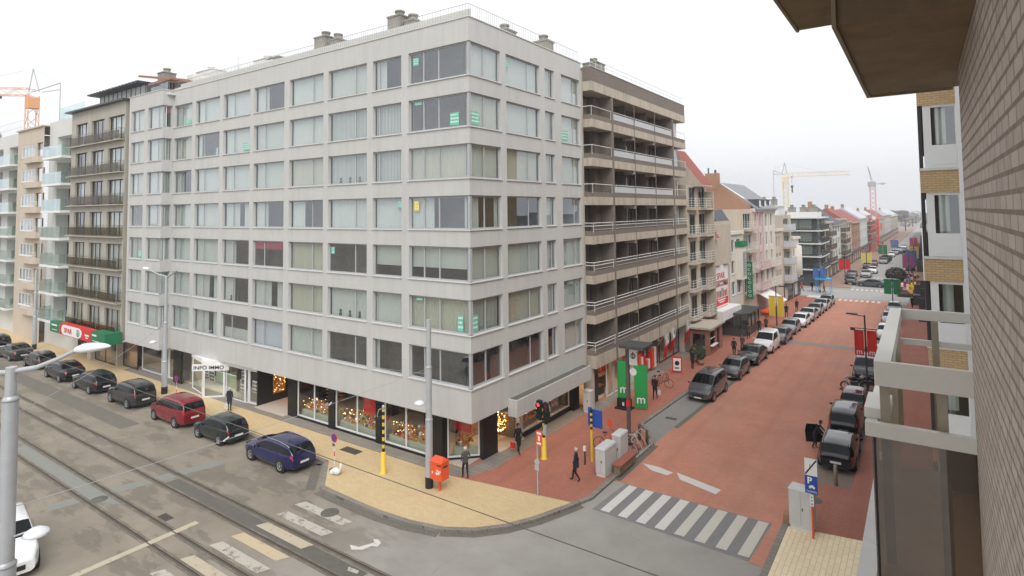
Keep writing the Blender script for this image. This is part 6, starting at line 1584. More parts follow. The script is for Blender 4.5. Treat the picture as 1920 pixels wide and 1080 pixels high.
# nearest pole, at the lower left
nx, ny = .38,-19.23
hx, hy, hz = 2.38,-18.0,10.76
tall_pole(nx, ny, 10.15, 'large grey lamp post at the left edge with a big pale lamp head', (5.25, 9.35), arms=[([(nx-.9,ny-.5,9.95),(nx-.2,ny-.1,10.0),(nx+.5,ny+.35,10.12),(nx+1.0,ny+.66,10.34),(nx+1.45,ny+.92,10.58)], (nx+1.40,ny+.89,10.58), math.atan2(.55,1.0))], small=(.85,-18.75,5.95), r0=.23, r1=.13, z0=0)
x, y, _ = sw(-29.65,-1.56)
tall_pole(x, y, 9.2, 'grey lamp post before the estate agent office, behind the dark grey car', (2.6,5.6), arms=[([(x+1.7,y,9.75),(x+.2,y,9.15),(x-1.2,y,9.25),(x-3.0,y,9.6)], (x-3.0,y,9.6), pi)], small=(x-1.3,y-.3,4.0), r0=.21, r1=.12)
x, y, _ = sw(-1.39,-1.75)
tall_pole(x, y, 8.5, 'bare grey tram pole beside the letter box with a small side lamp', (3.5,6.1), small=(x-.55,y-.1,4.25), r0=.19, r1=.13)
x, y, _ = sw(-57.76,-1.68)
tall_pole(x, y, 8.4, 'grey tram pole at the far left before the white glass-balcony building', (3.5,6.0), r0=.2, r1=.12)
# overhead wires
pole_wire('contact_wire', (-160,-11.65,5.95), (45,-11.65,5.9), .013, 'dark tram contact wire crossing over the yellow pavement corner')
px3, py3, _ = sw(-1.39,-1.75); px2, py2, _ = sw(-29.65,-1.56)
pole_wire('span_wire', (nx,ny,8.9), (px2+0,py2,5.6), .010, 'pale span wire running from the near lamp post over the red car', .25, 'galv', 'span wires')
pole_wire('span_wire', (nx,ny,6.6), (px3,py3,6.05), .009, 'pale span wire from the near lamp post to the pole by the letter box', .15, 'galv', 'span wires')
pole_wire('span_wire', (px2,py2,5.9), (px3,py3,5.75), .008, 'thin wire along the shop fronts between the two poles', .5, 'galv', 'span wires')
mb = MB()
for t in (.35,.62): 
    p = Vector((nx,ny,6.6)).lerp(Vector((px3,py3,6.05)), t); mb.tube(p-Vector((.12,-.15,.12)), p+Vector((.12,-.15,-.1)), .03, 6)
tag(mb.build('wire_insulator', 'rail_w'), 'pale insulators on the span wire over the road', 'insulator')
# cabinets, bench, bike racks, bollards at the red corner
def cabinet(x, y, w_, d_, h, label, ang=0, grp='grey utility cabinets'):
    T = thing('utility_cabinet', label, 'utility cabinet', (0,0,0), 0, grp)
    mb = MB(); mb.box((-w_/2,-d_/2,.16), (w_/2,d_/2,h-.05)); mb.build('box', 'grey_box', T, .012)
    mb = MB(); mb.mesh([(-w_/2-.03,-d_/2-.03,h-.05),(w_/2+.03,-d_/2-.03,h-.05),(w_/2+.03,d_/2+.03,h-.05),(-w_/2-.03,d_/2+.03,h-.05),(-w_/2+.02,-d_/2+.02,h+.03),(w_/2-.02,-d_/2+.02,h+.03),(w_/2-.02,d_/2-.02,h+.03),(-w_/2+.02,d_/2-.02,h+.03)], [(0,1,5,4),(1,2,6,5),(2,3,7,6),(3,0,4,7),(4,5,6,7),(3,2,1,0)], 0, False); mb.build('lid', 'grey_box', T)
    mb = MB(); mb.box((-w_/2+.03,-d_/2+.03,0), (w_/2-.03,d_/2-.03,.16)); mb.build('plinth', 'conc_w', T)
    mb = MB(); mb.box((-w_/2-.004,-.004,.25), (-w_/2-.001,.004,h-.12)); mb.box((-.004,-d_/2-.004,.25),(.004,-d_/2-.001,h-.12)); mb.box((.05,-d_/2-.03,h*.5),(.09,-d_/2-.002,h*.5+.12)); mb.build('door_gap', 'tar', T)
    T.location = (x, y, KF); T.rotation_euler = (0,0,radians(ang)); return T
x, y, _ = sw(5.35,4.75); cabinet(x, y, .55, 1.35, 1.45, 'pale grey utility cabinet nearest the kerb, in front of its taller twin')
x, y, _ = sw(5.45,6.35); cabinet(x, y, .5, 1.0, 1.62, 'taller pale grey utility cabinet behind the wide one')
cabinet(.35,12.35,.55,.45,1.5,'pale grey utility cabinet against the wall at the end of the grey building')
x, y, _ = sw(14.95,4.4); cabinet(x, y, .95, .6, 1.75, 'large pale grey utility cabinet behind the blue parking sign', -6)
mb = MB(); mb.box((14.15,4.15,KF), (14.45,4.6,.50)); mb.box((15.4,4.3,KF),(15.5,4.9,1.3)); mb.build('x','brickred') if False else None
mb = MB(); mb.box((14.17,4.25,KF), (14.47,4.7,.48)); tag(mb.build('low_brick_wall', 'brickred'), 'low stub of red brick wall left of the large grey cabinet', 'wall')
x, y, _ = sw(6.2,5.65)
T = thing('bench', 'solid red-brown bench against the grey cabinets by the kerb', 'bench', (0,0,0))
mb = MB(); mb.box((-.25,-1.1,.42), (.25,1.1,.5)); mb.build('seat', 'redseat', T)
mb = MB(); mb.box((-.18,-1.05,0), (.18,1.05,.42)); mb.build('base', 'soffit_l', T); T.location = (x-.25, y+.2, KF)
for i, (bx, by) in enumerate(((5.1,10.2),(5.83,9.58),(4.6,8.0))):
    x, y, _ = sw(bx, by-.3); mb = MB(); mb.lathe((x,y,KF), [(.0,0),(.09,0),(.085,.85),(.07,.93),(0,.95)], 12)
    tag(mb.build('bollard', 'shade_bol'), ['brown bollard at the tip of the grey parking bay','brown bollard at the kerb edge nearest the carriageway','short brown bollard among the bicycle racks'][i], 'bollard', 'brown bollards')
x, y, _ = sw(15.65,9.75); mb = MB(); mb.lathe((x,y,KF), [(.0,0),(.09,0),(.085,.95),(.06,1.0),(0,1.0)], 12); tag(mb.build('bollard', 'shadebrown'), 'light brown bollard behind the nearest black estate car', 'bollard', 'brown bollards')
x, y, _ = sw(3.95,5.0); mb = MB(); mb.tube((x,y,KF),(x,y,.85),.05,8); mb.box((x-.07,y-.07,.85),(x+.07,y+.05,1.1),1); tag(mb.build('small_post', ['darkpole','white']), 'short dark post with a white cap near the striped sign post', 'post')
T = thing('bicycle_rack', 'curved steel bicycle rack hoops between the cabinets and the lamp post', 'bicycle rack', (5.3,8,KF))
for k in range(5):
    y = 6.9+k*.55; mb = MB(); x0_ = 4.9+.05*k
    mb.path([(x0_+1.15*t/8, y, KF+.02+.85*sin(pi*(t/8)**.8)) for t in range(9)], .025, 6); mb.build('hoop', 'galv', T)
mb = MB(); mb.box((4.9,6.8,KF),(5.0,9.2,KF+.04)); mb.box((6.0,6.8,KF),(6.1,9.2,KF+.04)); mb.build('foot_rail', 'galv', T)
def bicycle(x, y, ang, label, col='red', z=KF):
    T = thing('bicycle', label, 'bicycle', (0,0,0), 0, 'parked bicycles')
    for wx in (-.52,.52):
        mb = MB(); pts = [(wx+cos(2*pi*k/16)*.33, 0, .34+sin(2*pi*k/16)*.33) for k in range(17)]; mb.path(pts, .018, 5)
        w_ = mb.build('wheel', 'black', T); mb = MB()
        for k in range(8): mb.tube((wx,0,.34),(wx+cos(k*pi/4)*.32,0,.34+sin(k*pi/4)*.32),.004,4)
        mb.build('spokes', 'rim', w_)
    mb = MB(); mb.path([(-.52,0,.34),(-.15,0,.80),(.38,0,.82),(-.05,0,.32),(-.15,0,.80)], .018, 6); mb.path([(-.52,0,.34),(-.05,0,.32)], .014, 6); mb.path([(.52,0,.34),(.38,0,.82),(.34,0,.98)], .018, 6); mb.build('frame', col, T)
    mb = MB(); mb.path([(.24,.26,1.0),(.36,.0,.98),(.24,-.26,1.0)], .014, 6); mb.build('handlebar', 'black', T)
    mb = MB(); mb.box((-.3,-.07,.90),(-.04,.07,.95)); mb.tube((-.16,0,.8),(-.17,0,.9),.014); mb.build('saddle', 'black', T)
    T.location = (x, y, z); T.rotation_euler = (0,0,radians(ang)); return T
bicycle(5.3,7.2,8,'dark bicycle in the rack just behind the taller cabinet','black'); bicycle(5.2,8.1,14,'bicycle in the rack with pale mudguards','rail_w'); bicycle(4.2,7.4,30,'bicycle with a red frame left of the rack','red')
bicycle(2.0,21.6,60,'bicycle leaning at the clothes shop','galv'); bicycle(2.6,20.4,20,'bicycle lying on the red pavement behind the walking person','darkpole')
# kerbside kiosk column by the blue panel
x, y, _ = sw(4.3,6.4); mb = MB(); mb.tube((x+.5,y,KF),(x+.5,y,2.2),.03,8); mb.box((x+.4,y-.02,1.9),(x+.65,y+.02,2.3)); tag(mb.build('thin_red_post', 'orange'), 'thin orange-red post right of the blue panel', 'post')
# green m banners
def banner(x, y, w_, h, z, mt, label, U=(.93,.36), word='m', grp='upright cloth banners', wz=.35):
    T = thing('banner', label, 'banner', (x,y,z-.05)); T['group'] = grp
    Uq, Nq = frame_of(U); mb = MB((x,y), Uq, Nq)
    k = 5; V = []
    for i in range(k+1): 
        u = w_*i/k; V += [(u,.015*sin(i*1.7),z),(u,.015*sin(i*1.7+.5),z+h)]
    mb.mesh(V, [(2*i,2*i+1,2*i+3,2*i+2)[::-1] for i in range(k)], 0, True); mb.mesh([(a,b-.012,c) for a,b,c in V], [(2*i,2*i+1,2*i+3,2*i+2) for i in range(k)], 0, True); mb.build('cloth', mt, T)
    mb = MB((x,y), Uq, Nq); mb.tube((0,-.02,z-.05),(0,-.02,z+h+.05),.018,6); mb.tube((w_,-.02,z-.05),(w_,-.02,z+h+.05),.018,6); mb.tube((0,-.02,z+h+.02),(w_,-.02,z+h+.02),.018,6); mb.build('frame', 'darkpole', T)
    if word: text(word, w_*.95, (x+Uq[0]*w_*.5+Nq[0]*.03, y+Uq[1]*w_*.5+Nq[1]*.03), Uq, z+wz, 'white', T, 'lettering', .006, 'CENTER', bold=.01)
    return T
x, y, _ = sw(1.55,14.6); banner(x, y, .85, 2.55, KF+.72, 'green', 'green banner with a white letter m above a black stand, left of the lamp post')
mb = MB(); mb.box((x-.05,y-.1,KF+.1),(x+.9,y+.3,KF+.70)); mb.box((x-.15,y-.3,KF),(x+1.0,y+.5,KF+.1)); mb.mesh([(x+.35,y-.105,.35),(x+.5,y-.105,.35),(x+.5,y-.105,.6),(x+.35,y-.105,.6)],[(0,1,2,3)],1,False); tag(mb.build('banner_stand', ['black','cloth_w']), 'black plinth under the left green banner', 'stand')
x, y, _ = sw(2.75,14.75); banner(x, y, .85, 2.95, KF+.15, 'green', 'green banner with a white letter m, right of the dark lamp post')
# dark street lamp posts of the red street
def street_lamp(x, y, h, label, ban=None, arm=-1.3, word='m', z=KF, bz=2.2, bh=1.6, bw=.62, cam_like=True):
    T = thing('street_lamp', label, 'street lamp', (x,y,z), 0, 'dark street lamps of the red street')
    mb = MB(); mb.tube((x,y,z),(x,y,h),.07,12,0,.055); mb.lathe((x,y,z),[(.14,0),(.12,.3),(.08,.4)],12); mb.build('post', 'darkpole', T)
    mb = MB(); mb.beam((x,y,h-.08),(x+arm,y,h+.02),.06,.05); a_ = mb.build('arm', 'darkpole', T)
    mb = MB(); mb.box((min(x+arm*.35,x+arm*1.0),y-.16,h+.03),(max(x+arm*.35,x+arm*1.0),y+.16,h+.10)); mb.build('lamp_head', 'steeldark', a_)
    if ban:
        for s_, k in ((-1,0),(1,1)):
            x0_ = x+.10 if s_ > 0 else x-.10-bw
            mb = MB(); V = []
            for i in range(5): u = x0_+bw*i/4; V += [(u,y+.03*sin(i*1.4+k),bz),(u,y+.02*sin(i),bz+bh)]
            mb.mesh(V, [(2*i,2*i+1,2*i+3,2*i+2)[::-1] for i in range(4)], 0, True); mb.tube((x,y,bz+bh),(x+s_*(bw+.15),y,bz+bh),.02,6,1); mb.build('banner', [ban,'darkpole'], T)
            if word: text(word, bw*.85, (x0_+bw/2, y-.06), LU, bz+.12, 'white', T, 'lettering', .006, 'CENTER', bold=.008)
    return T
x, y, _ = sw(4.91,8.79)
T = thing('street_lamp', 'dark square post with flat roof panel and poster case beside the green banners', 'street lamp', (x,y,KF), 0, 'dark street lamps of the red street')
mb = MB(); mb.box((x-.09,y-.09,KF),(x+.09,y+.09,5.95)); mb.build('post', 'shade_bol', T)
mb = MB(); mb.box((x-.15,y-.9,5.95),(x+1.35,y+.7,6.12)); mb.build('roof_panel', 'steeldark', T)
mb = MB(); mb.box((x+.12,y-.04,4.85),(x+.62,y+.04,5.85)); pc = mb.build('poster_case', 'white', T)
mb = MB(); mb.lathe((x+.37,y-.045,5.38),[(.10,0),(.16,0),(.16,.01),(.10,.01)],16,0,'y',False); mb.box((x+.34,y-.05,5.2),(x+.40,y-.043,5.6)); mb.build('poster_print','black',T)
mb = MB(); mb.lathe((x+.35,y-.03,4.45),[(0,0),(.22,0),(.22,.02)],18,0,'y',False); mb.build('round_plate','white',T)
mb = MB(); mb.box((x-.1,y-.1,2.4),(x+.1,y+.1,2.75)); mb.build('red_band','red',T)
x, y, _ = sw(15.9,27.3); street_lamp(x, y, 5.95, 'dark street lamp with two red banners on the right side of the red street', 'red', -1.2, 'm', bz=2.95, bh=1.85, bw=.62)
mb = MB(); mb.box((x-.95,y-.1,4.78),(x-.65,y+.1,4.98)); mb.beam((x-.8,y,4.95),(x+.8,y,4.95),.05,.05); tag(mb.build('camera_arm', 'darkpole', None), 'dark floodlight on a cross arm above the red banners', 'floodlight')
x, y, _ = sw(5.46,49.6); street_lamp(x, y, 5.0, 'dark street lamp with two yellow banners in front of the white awning', 'yellow', .9, None, bz=1.55, bh=2.3, bw=.7)
# banners beyond the side street
for (px_, py_, mt, lb, bh) in ((5.6,84,'blue2','street lamp with two blue banners left of the far crossing',1.9),(7.3,104.5,'red','street lamp with two bright red banners past the side street',1.9),(9.8,121,'yellow2','street lamp with pale yellow banners far on the left',2.2),(11.4,150,'spargreen','street lamp with dark green banners far on the left',2.2),(13.0,178,'blue2','street lamp with blue banners by the red crane foot',2.2),
        (16.1,70.5,'spargreen','street lamp with two green banners at the right before the side street',2.0),(17.3,112,'purple2','street lamp with magenta banners on the right side',2.6),(17.6,125,'blue2','street lamp with bright blue banners on the right side',2.6),(17.9,140,'yellow2','street lamp with yellow banners on the right side',2.6),(18.1,155,'orange2','street lamp with orange-red banners on the right side',2.6),(17.5,185,'purple','street lamp with violet banners farthest on the right',2.6)):
    street_lamp(px_, py_, 5.2, lb, mt, .9 if px_ > 12 else -.9, None, bz=2.2, bh=bh, bw=.85)
# parking sign near right
x, y, _ = sw(15.43,3.8)
T = thing('parking_sign', 'blue parking sign with white letters under a struck-through plate, on an orange-red post', 'sign', (x,y,KF))
mb = MB(); mb.tube((x,y,KF),(x,y,1.7),.045,10,1); mb.tube((x,y,1.7),(x,y,3.4),.03,10,0); mb.build('post', ['galv','orange'], T)
mb = MB(); mb.box((x-.24,y-.06,2.72),(x+.24,y-.04,3.42)); pl_ = mb.build('plate', 'white', T)
mb = MB(); mb.mesh([(x-.235,y-.064,2.78),(x-.20,y-.064,2.73),(x+.235,y-.064,3.36),(x+.20,y-.064,3.41)],[(0,1,2,3)],0,False); mb.box((x-.04,y-.064,2.98),(x-.02,y-.062,3.2)); mb.build('plate_print','black',T)
mb = MB(); mb.box((x-.24,y-.06,1.98),(x+.24,y-.04,2.715)); mb.build('plate', 'blue', T)
text('P', .36, (x-.06,y-.066), LU, 2.40, 'white', T, 'lettering', .003, 'CENTER', bold=.012)
text('TICKETS', .105, (x,y-.066), LU, 2.03, 'white', T, 'lettering', .003, 'CENTER')
mb = MB(); mb.box((x-.10,y-.066,2.22),(x+.14,y-.062,2.28)); mb.box((x-.05,y-.066,2.28),(x+.09,y-.062,2.33)); mb.box((x-.08,y-.066,2.19),(x-.03,y-.062,2.22)); mb.box((x+.07,y-.066,2.19),(x+.12,y-.062,2.22)); mb.build('car_symbol','white',T)
mb = MB(); mb.box((x-.07,y-.05,1.45),(x+.07,y-.035,1.93)); mb.build('small_plate','white',T)
mb = MB()
for q in range(3): mb.lathe((x,y-.054,1.55+q*.14),[(0,0),(.03,0),(.03,.002)],8,0,'y',False)
mb.build('plate_print','black',T)
# flags at the toy and comic shop
for i, (fy, hh) in enumerate(((25.0,0),(26.6,.2),(30.6,.3))):
    T = thing('shop_flag', ['white and red flag, nearest of the three by the shop','white and red flag in the middle of the three','white and red flag nearest the red-brown kiosk'][i], 'flag', (.6,fy,3.2), 0, 'white and red shop flags')
    mb = MB(); mb.tube((.5,fy,2.2+hh),(1.5,fy+.1,3.7+hh),.02,6); mb.build('flag_pole','galv',T)
    mb = MB(); V = []
    for a in range(6):
        for b in range(7):
            u = a/5; v = b/6; V.append((1.48-.6*u*.9+.08*sin(v*5), fy+.1+.35*u-.2*v+.06*sin(u*6+v*4), 3.6+hh-2.0*v-.6*u))
    for b in range(6): mb.mesh(V, [(a*7+b,a*7+b+1,(a+1)*7+b+1,(a+1)*7+b) for a in range(5)], 0 if b < 3 else 1, True)
    mb.build('flag_cloth',['cloth_w','red'],T)
    mb = MB((1.20,fy+.12), frame_of((.6,-.8))[0], frame_of((.6,-.8))[1]); mb.lathe((0,-.2,2.95+hh),[(.14,0),(.22,0),(.22,.02),(.14,.02)],16,0,'y',False); mb.build('flag_emblem','black',T)
# pavement advertising board, plants, kiosk
x, y, _ = sw(2.07,25.39)
T = thing('pavement_board', 'red framed A-board with a white poster on the red pavement', 'advertising board', (x,y,KF))
mb = MB((x,y), *frame_of((.95,.3))); mb.box((-.4,-.05,KF+.12),(.4,0,KF+1.4)); mb.box((-.5,-.25,KF),(-.42,.25,KF+.05)); mb.box((.42,-.25,KF),(.5,.25,KF+.05)); mb.build('frame','red',T)
mb = MB((x,y), *frame_of((.95,.3))); mb.box((-.31,.001,KF+.22),(.31,.015,KF+1.25)); mb.build('poster','white',T)
mb = MB((x,y), *frame_of((.95,.3))); mb.lathe((0,.016,KF+.85),[(0,0),(.2,0),(.2,.01)],10,0,'y',False); mb.box((-.2,.016,KF+.4),(.15,.025,KF+.5)); mb.build('poster_print','black',T)
def shrub(x, y, h, r, label, pot=True, z=KF, m='leaf', n=260, name='potted_plant', cat='plant', grp=None):
    T = thing(name, label, cat, (x,y,z)); 
    if grp: T['group'] = grp
    mb = MB(); z0 = z
    if pot: mb.lathe((x,y,z),[(0,0),(r*.5,0),(r*.62,.4),(0,.4)],12); mb.build('pot','brickred',T); z0 = z+.4; mb = MB()
    mb.tube((x,y,z0),(x,y,z0+h*.6),.04,6,0,.02); 
    for k in range(5): t = k*1.3; mb.tube((x,y,z0+h*.25),(x+cos(t)*r*.6,y+sin(t)*r*.6,z0+h*.7),.02,5,0,.01)
    mb.build('stem','bark',T); mb = MB(); rnd = random.Random(int(x*100))
    for k in range(n):
        a = rnd.uniform(0,2*pi); b = rnd.uniform(-1,1); rr = r*rnd.uniform(.45,1)**.6; q = sqrt(1-b*b)
        c = Vector((x+rr*q*cos(a), y+rr*q*sin(a), z0+h*.55+b*h*.45*rnd.uniform(.7,1.05))); s_ = r*.16*rnd.uniform(.6,1.3)
        d1 = Vector((rnd.gauss(0,1),rnd.gauss(0,1),rnd.gauss(0,1))).normalized(); d2 = d1.orthogonal().normalized()
        mb.face([tuple(c-d1*s_),tuple(c+d2*s_*.6),tuple(c+d1*s_),tuple(c-d2*s_*.6)],0)
    mb.build('foliage',m,T); return T
x, y, _ = sw(2.3,30.3); shrub(x, y, 1.1, .7, 'leafy green plant in a red tub in front of the kiosk'); x, y, _ = sw(2.9,29.3); shrub(x, y, .8, .5, 'smaller plant in a red tub beside the leafy one')
T = thing('kiosk', 'red-brown clad flat-roofed kiosk with an open sales window on the left pavement', 'kiosk', (1.9,35,KF))
def sd(x, y): a = sw(x, y); return (a[0], a[1])
kx0, ky0 = .95,32.3; kx1, ky1 = 2.75,36.9
mb = MB((kx0,ky0), LU, (0,-1)); wall_grid(mb, 0, 1.8, KF, 2.55, [(.25,1.45,1.0,2.1)], .1); mb.build('wall','wood',T)
mb = MB((kx1,ky0), RU, (1,0)); wall_grid(mb, 0, 4.6, KF, 2.55, [(.5,2.1,1.0,2.2),(2.8,3.6,KF,2.2)], .1); mb.build('wall','wood',T)
mb = MB(); mb.box((kx0-.25,ky0-.25,2.55),(kx1+.3,ky1+.1,2.72)); mb.build('roof','stone',T)
mb = MB(); mb.box((kx0,ky1-.1,KF),(kx1-.01,ky1,2.54)); mb.box((kx0+.1,ky0+1.0,KF+.1),(kx1-1.0,ky1-.11,2.4)); mb.build('rear_wall','bark',T)
mb = MB((kx0,ky0), LU, (0,-1)); mb.face([(.25,-.08,1.0),(1.45,-.08,1.0),(1.45,-.08,2.1),(.25,-.08,2.1)][::-1]); mb.build('window','glass_d',T)
mb = MB((kx1,ky0), RU, (1,0)); mb.box((.4,.003,.95),(2.2,.3,1.0)); mb.box((.5,-.05,1.55),(2.1,-.02,1.62)); mb.box((.8,.003,2.28),(2.0,.02,2.46)); mb.build('counter','white',T)
# glass-fronted pavilion beyond the kiosk
T = thing('terrace_pavilion', 'dark glazed cafe terrace pavilion with a grey curved roof beyond the kiosk', 'pavilion', (2.6,46,KF))
mb = MB(); mb.prism([(1.4,42.5),(3.3,42.3),(3.9,43.2),(4.0,48.5),(1.7,48.6)], 2.45, 2.62); mb.build('roof','steeldark',T)
mb = MB(); mb.prism([(1.3,42.7),(3.2,42.5),(3.75,43.3),(3.8,48.3),(1.75,48.3)], KF, .95); mb.build('parapet','steeldark',T)
mb = MB(); mb.prism([(1.32,42.72),(3.18,42.52),(3.72,43.32),(3.77,48.28),(1.8,48.28)], .952, 2.448); mb.build('glazing','glass_d',T)
mb = MB()
for q in ((1.36,42.68),(2.3,42.6),(3.2,42.5),(3.75,43.3),(3.76,44.9),(3.78,46.6),(3.8,48.3)): mb.box((q[0]-.04,q[1]-.04,.95),(q[0]+.04,q[1]+.04,2.45))
mb.build('frame_post','frame_d',T)
x, y, _ = sw(4.3,50.5); mb = MB(); mb.lathe((x,y,KF),[(.25,0),(.25,.05),(.03,.06),(.03,2.1),(0,2.1)],10); mb.lathe((x,y,2.0),[(.0,.35),(.5,.1),(.9,-.15),(.85,-.2),(0,.2)],10); tag(mb.build('parasol','orange'),'orange-red parasol on the left pavement beside the pavilion','parasol')
# small white terrace tent far crossing, banners etc.
mb = MB(); mb.prism([(5,83.5),(7.2,83.5),(7.2,86),(5,86)],2.2,2.4); 
for q in ((5.1,83.6),(7.1,83.6),(7.1,85.9),(5.1,85.9)): mb.tube((q[0],q[1],0),(q[0],q[1],2.2),.05,6)
tag(mb.build('terrace_canopy','cyan'),'turquoise canopy at the far left corner of the side street','canopy')
x = 17.0
for i,(yy,xx,mt,lb) in enumerate(((104,17.3,'navy_cloth','dark clothes rail and goods outside the right-hand shop'),(88,17.6,'purple','pink and violet goods stand by the side street on the right'))):
    T = thing('goods_stand', lb, 'goods stand', (xx,yy,0))
    mb = MB(); mb.box((xx-1.4,yy-2.6,.1),(xx+1.7,yy+2.8,.5)); mb.build('table','bark',T)
    mb = MB(); rnd = random.Random(i)
    for k in range(40): a = rnd.uniform(-1.4,1.4); b = rnd.uniform(-2.5,2.5); z_ = rnd.uniform(.4,1.5); mb.box((xx+a,yy+b,z_),(xx+a+.3,yy+b+.3,z_+.45),rnd.randrange(4))
    o = mb.build('goods',[mt,'red','cloth_w','yellow'],T); o['kind'] = 'stuff'
shrub(15.5,103.5,3.0,1.7,'rounded dark bush on the right past the side street',False,0,'foliage',700,'bush','bush')
shrub(12.0,150,2.0,1.4,'dark green shrub at the foot of the far left banners',False,0,'leaf',500,'bush','bush')
mb = MB(); mb.box((18.4,80.2,.1),(19.6,80.6,2.6)); mb.box((18.3,76.5,.1),(19.3,78.5,1.5)); tag(mb.build('shop_display','steeldark'),'dark frame standing at the right corner by the side street','display frame')
# bare trees at the end of the street
def tree(x, y, h, r, label, n=500, seed=1):
    T = thing('bare_tree', label, 'tree', (x,y,0), 0, 'bare trees at the far end'); rnd = random.Random(seed); mb = MB()
    mb.tube((x,y,0),(x,y,h*.5),.3,8,0,.18)
    for k in range(9):
        a = rnd.uniform(0,2*pi); mb.tube((x,y,h*rnd.uniform(.3,.5)),(x+cos(a)*r*.7,y+sin(a)*r*.7,h*rnd.uniform(.65,.95)),.10,5,0,.03)
    mb.build('trunk','bark',T); mb = MB()
    for k in range(n):
        a = rnd.uniform(0,2*pi); b = rnd.uniform(-1,1); rr = r*rnd.uniform(.2,1)**.5; q = sqrt(1-b*b)
        c = Vector((x+rr*q*cos(a), y+rr*q*sin(a), h*.65+b*h*.36)); s_ = rnd.uniform(.3,.9)
        d1 = Vector((rnd.gauss(0,1),rnd.gauss(0,1),rnd.gauss(0,1)+.5)).normalized(); d2 = d1.orthogonal().normalized()
        mb.face([tuple(c-d1*s_),tuple(c+d2*s_*.14),tuple(c+d1*s_),tuple(c-d2*s_*.14)],0)
    mb.build('crown','foliage',T)
for i,(x,y,h,r) in enumerate(((12,378,9,5),(14.5,470,9,6),(28,430,9,6),(2,420,11,7),(38,440,10,7),(-8,440,12,8),(16,560,10,7))): tree(x,y,h,r,['bare hazy tree left of the street end','bare hazy tree left of the grey road, farther on','bare hazy tree right of the street end','hazy tree behind the last left terrace','hazy tree at the far right end','faint tree farthest left','faintest tall tree beyond the street end'][i],420,i)
mb = MB(); rnd = random.Random(4)
for k in range(60):
    x = -260+k*9+rnd.uniform(-3,3); y = 620+rnd.uniform(0,60)
    if 6 < x < 34: continue
    w_ = rnd.uniform(6,14); h = rnd.uniform(6,11); mb.box((x,y,0),(x+w_,y+8,h))
    for q in range(5):
        mb.ball((x+rnd.uniform(0,w_),y-4,rnd.uniform(4,9)),rnd.uniform(2,4),5,1,(1.3,1,.8))
o = mb.build('distant_town',['conc','foliage']); o['kind']='stuff'; o['label']='blue-grey hazy town and trees on the horizon'

# ================================================================ TOWER CRANES
def lattice(mb, p, q, w_, step, r, m=0):
    p = Vector(p); q = Vector(q); d = (q-p); L = d.length; d.normalize()
    up = Vector((0,0,1)) if abs(d.z) < .9 else Vector((0,1,0)); a = d.cross(up).normalized()*w_/2; b = a.cross(d).normalized()*w_/2
    cs = [a+b, a-b, -a-b, -a+b]
    for c in cs: mb.tube(p+c, q+c, r*1.3, 4, m)
    n = int(L/step)
    for i in range(n):
        for k in range(4):
            c0, c1 = cs[k], cs[(k+1)%4]
            if i % 2: c0, c1 = c1, c0
            mb.tube(p+d*(L*i/n)+c0, p+d*(L*(i+1)/n)+c1, r, 4, m, None, False)
def crane(base, h, jib, ctr, label, col, w_=1.6, step=1.6, r=.08, jibdir=(1,0), apex=7, cwy=True, cab=True, hook=None):
    T = thing('tower_crane', label, 'crane', (base[0],base[1],0), 0, 'tower cranes'); bx, by = base; jd = Vector((jibdir[0],jibdir[1],0)).normalized()
    mb = MB(); lattice(mb, (bx,by,0), (bx,by,h), w_, step, r); mb.build('mast', col, T)
    t = Vector((bx,by,h+.8)); e = t+jd*jib
    mb = MB(); lattice(mb, t, e, w_*.8, step, r*.8); mb.build('jib', col, T)
    ap = Vector((bx,by,h+apex)); ce = t-jd*ctr+Vector((0,0,apex*.35))
    mb = MB(); mb.tube(t-jd*w_*.7, ap, r*1.6, 5); mb.tube(t+jd*w_*.4, ap, r*1.6, 5); mb.tube(ap, e.lerp(t,.35), r*.5, 4); mb.tube(ap, ce, r*.6, 4); mb.tube(t, ce, r*1.8, 5); mb.tube(t-jd*w_, ce-Vector((0,0,apex*.25)), r*1.6, 5); mb.build('tower_head', 'galv', T)
    mb = MB(); mb.tube(ce, ce-Vector((0,0,apex*2.0)), r*1.2, 5); mb.box((ce.x-.5,ce.y-.5,ce.z-apex*2.0-1.5),(ce.x+.5,ce.y+.5,ce.z-apex*2.0)); mb.build('counterweight','concw',T)
    mb = MB(); mb.box((bx-w_*.55,by-w_*.55,h-2.6),(bx+w_*.55,by+w_*.55,h-.4)); mb.build('ballast_box', col, T)
    if hook:
        hp = t+jd*hook[0]; mb = MB(); mb.box((hp.x-.4,hp.y-.4,hp.z-1.4),(hp.x+.4,hp.y+.4,hp.z-.8)); mb.tube(hp-Vector((0,0,1)), hp-Vector((0,0,hook[1])), r*.6, 4); mb.ball((hp.x,hp.y,hp.z-hook[1]), .7, 6); mb.tube(hp-Vector((0,0,hook[1])), hp-Vector((0,0,hook[1]+3)), r*3, 5); mb.build('hook_block','steeldark',T)
    return T
crane((-128.4,17.6),38.6,30,5.2,'orange tower crane rising behind the white buildings at the left','crane_o',1.8,2.0,.065,(-.75,-.66),5.6,hook=(6.3,9))
crane((-36.6,301),30.0,28.5,5.5,'pale yellow tower crane behind the roofs in the middle distance','crane_y',2.3,2.2,.13,(.76,.13),7.0,hook=(3,6))
T = thing('tower_crane', 'red and white tower crane standing beside the street in the distance', 'crane', (7.4,192,0), 0, 'tower cranes')
bx, by = 7.4,192
lat = MB(); lattice(lat,(bx,by,0),(bx,by,10.4),2.2,1.3,.16); lat.build('mast_base','crane_r',T)
lat = MB(); lattice(lat,(bx-.2,by,7.0),(bx-.2,by,8.8),4.2,.9,.10); lat.build('climbing_frame','crane_r',T)
lat = MB(); lattice(lat,(bx,by,10.4),(bx,by,20.4),1.5,1.3,.09); lat.build('mast','crane_p',T)
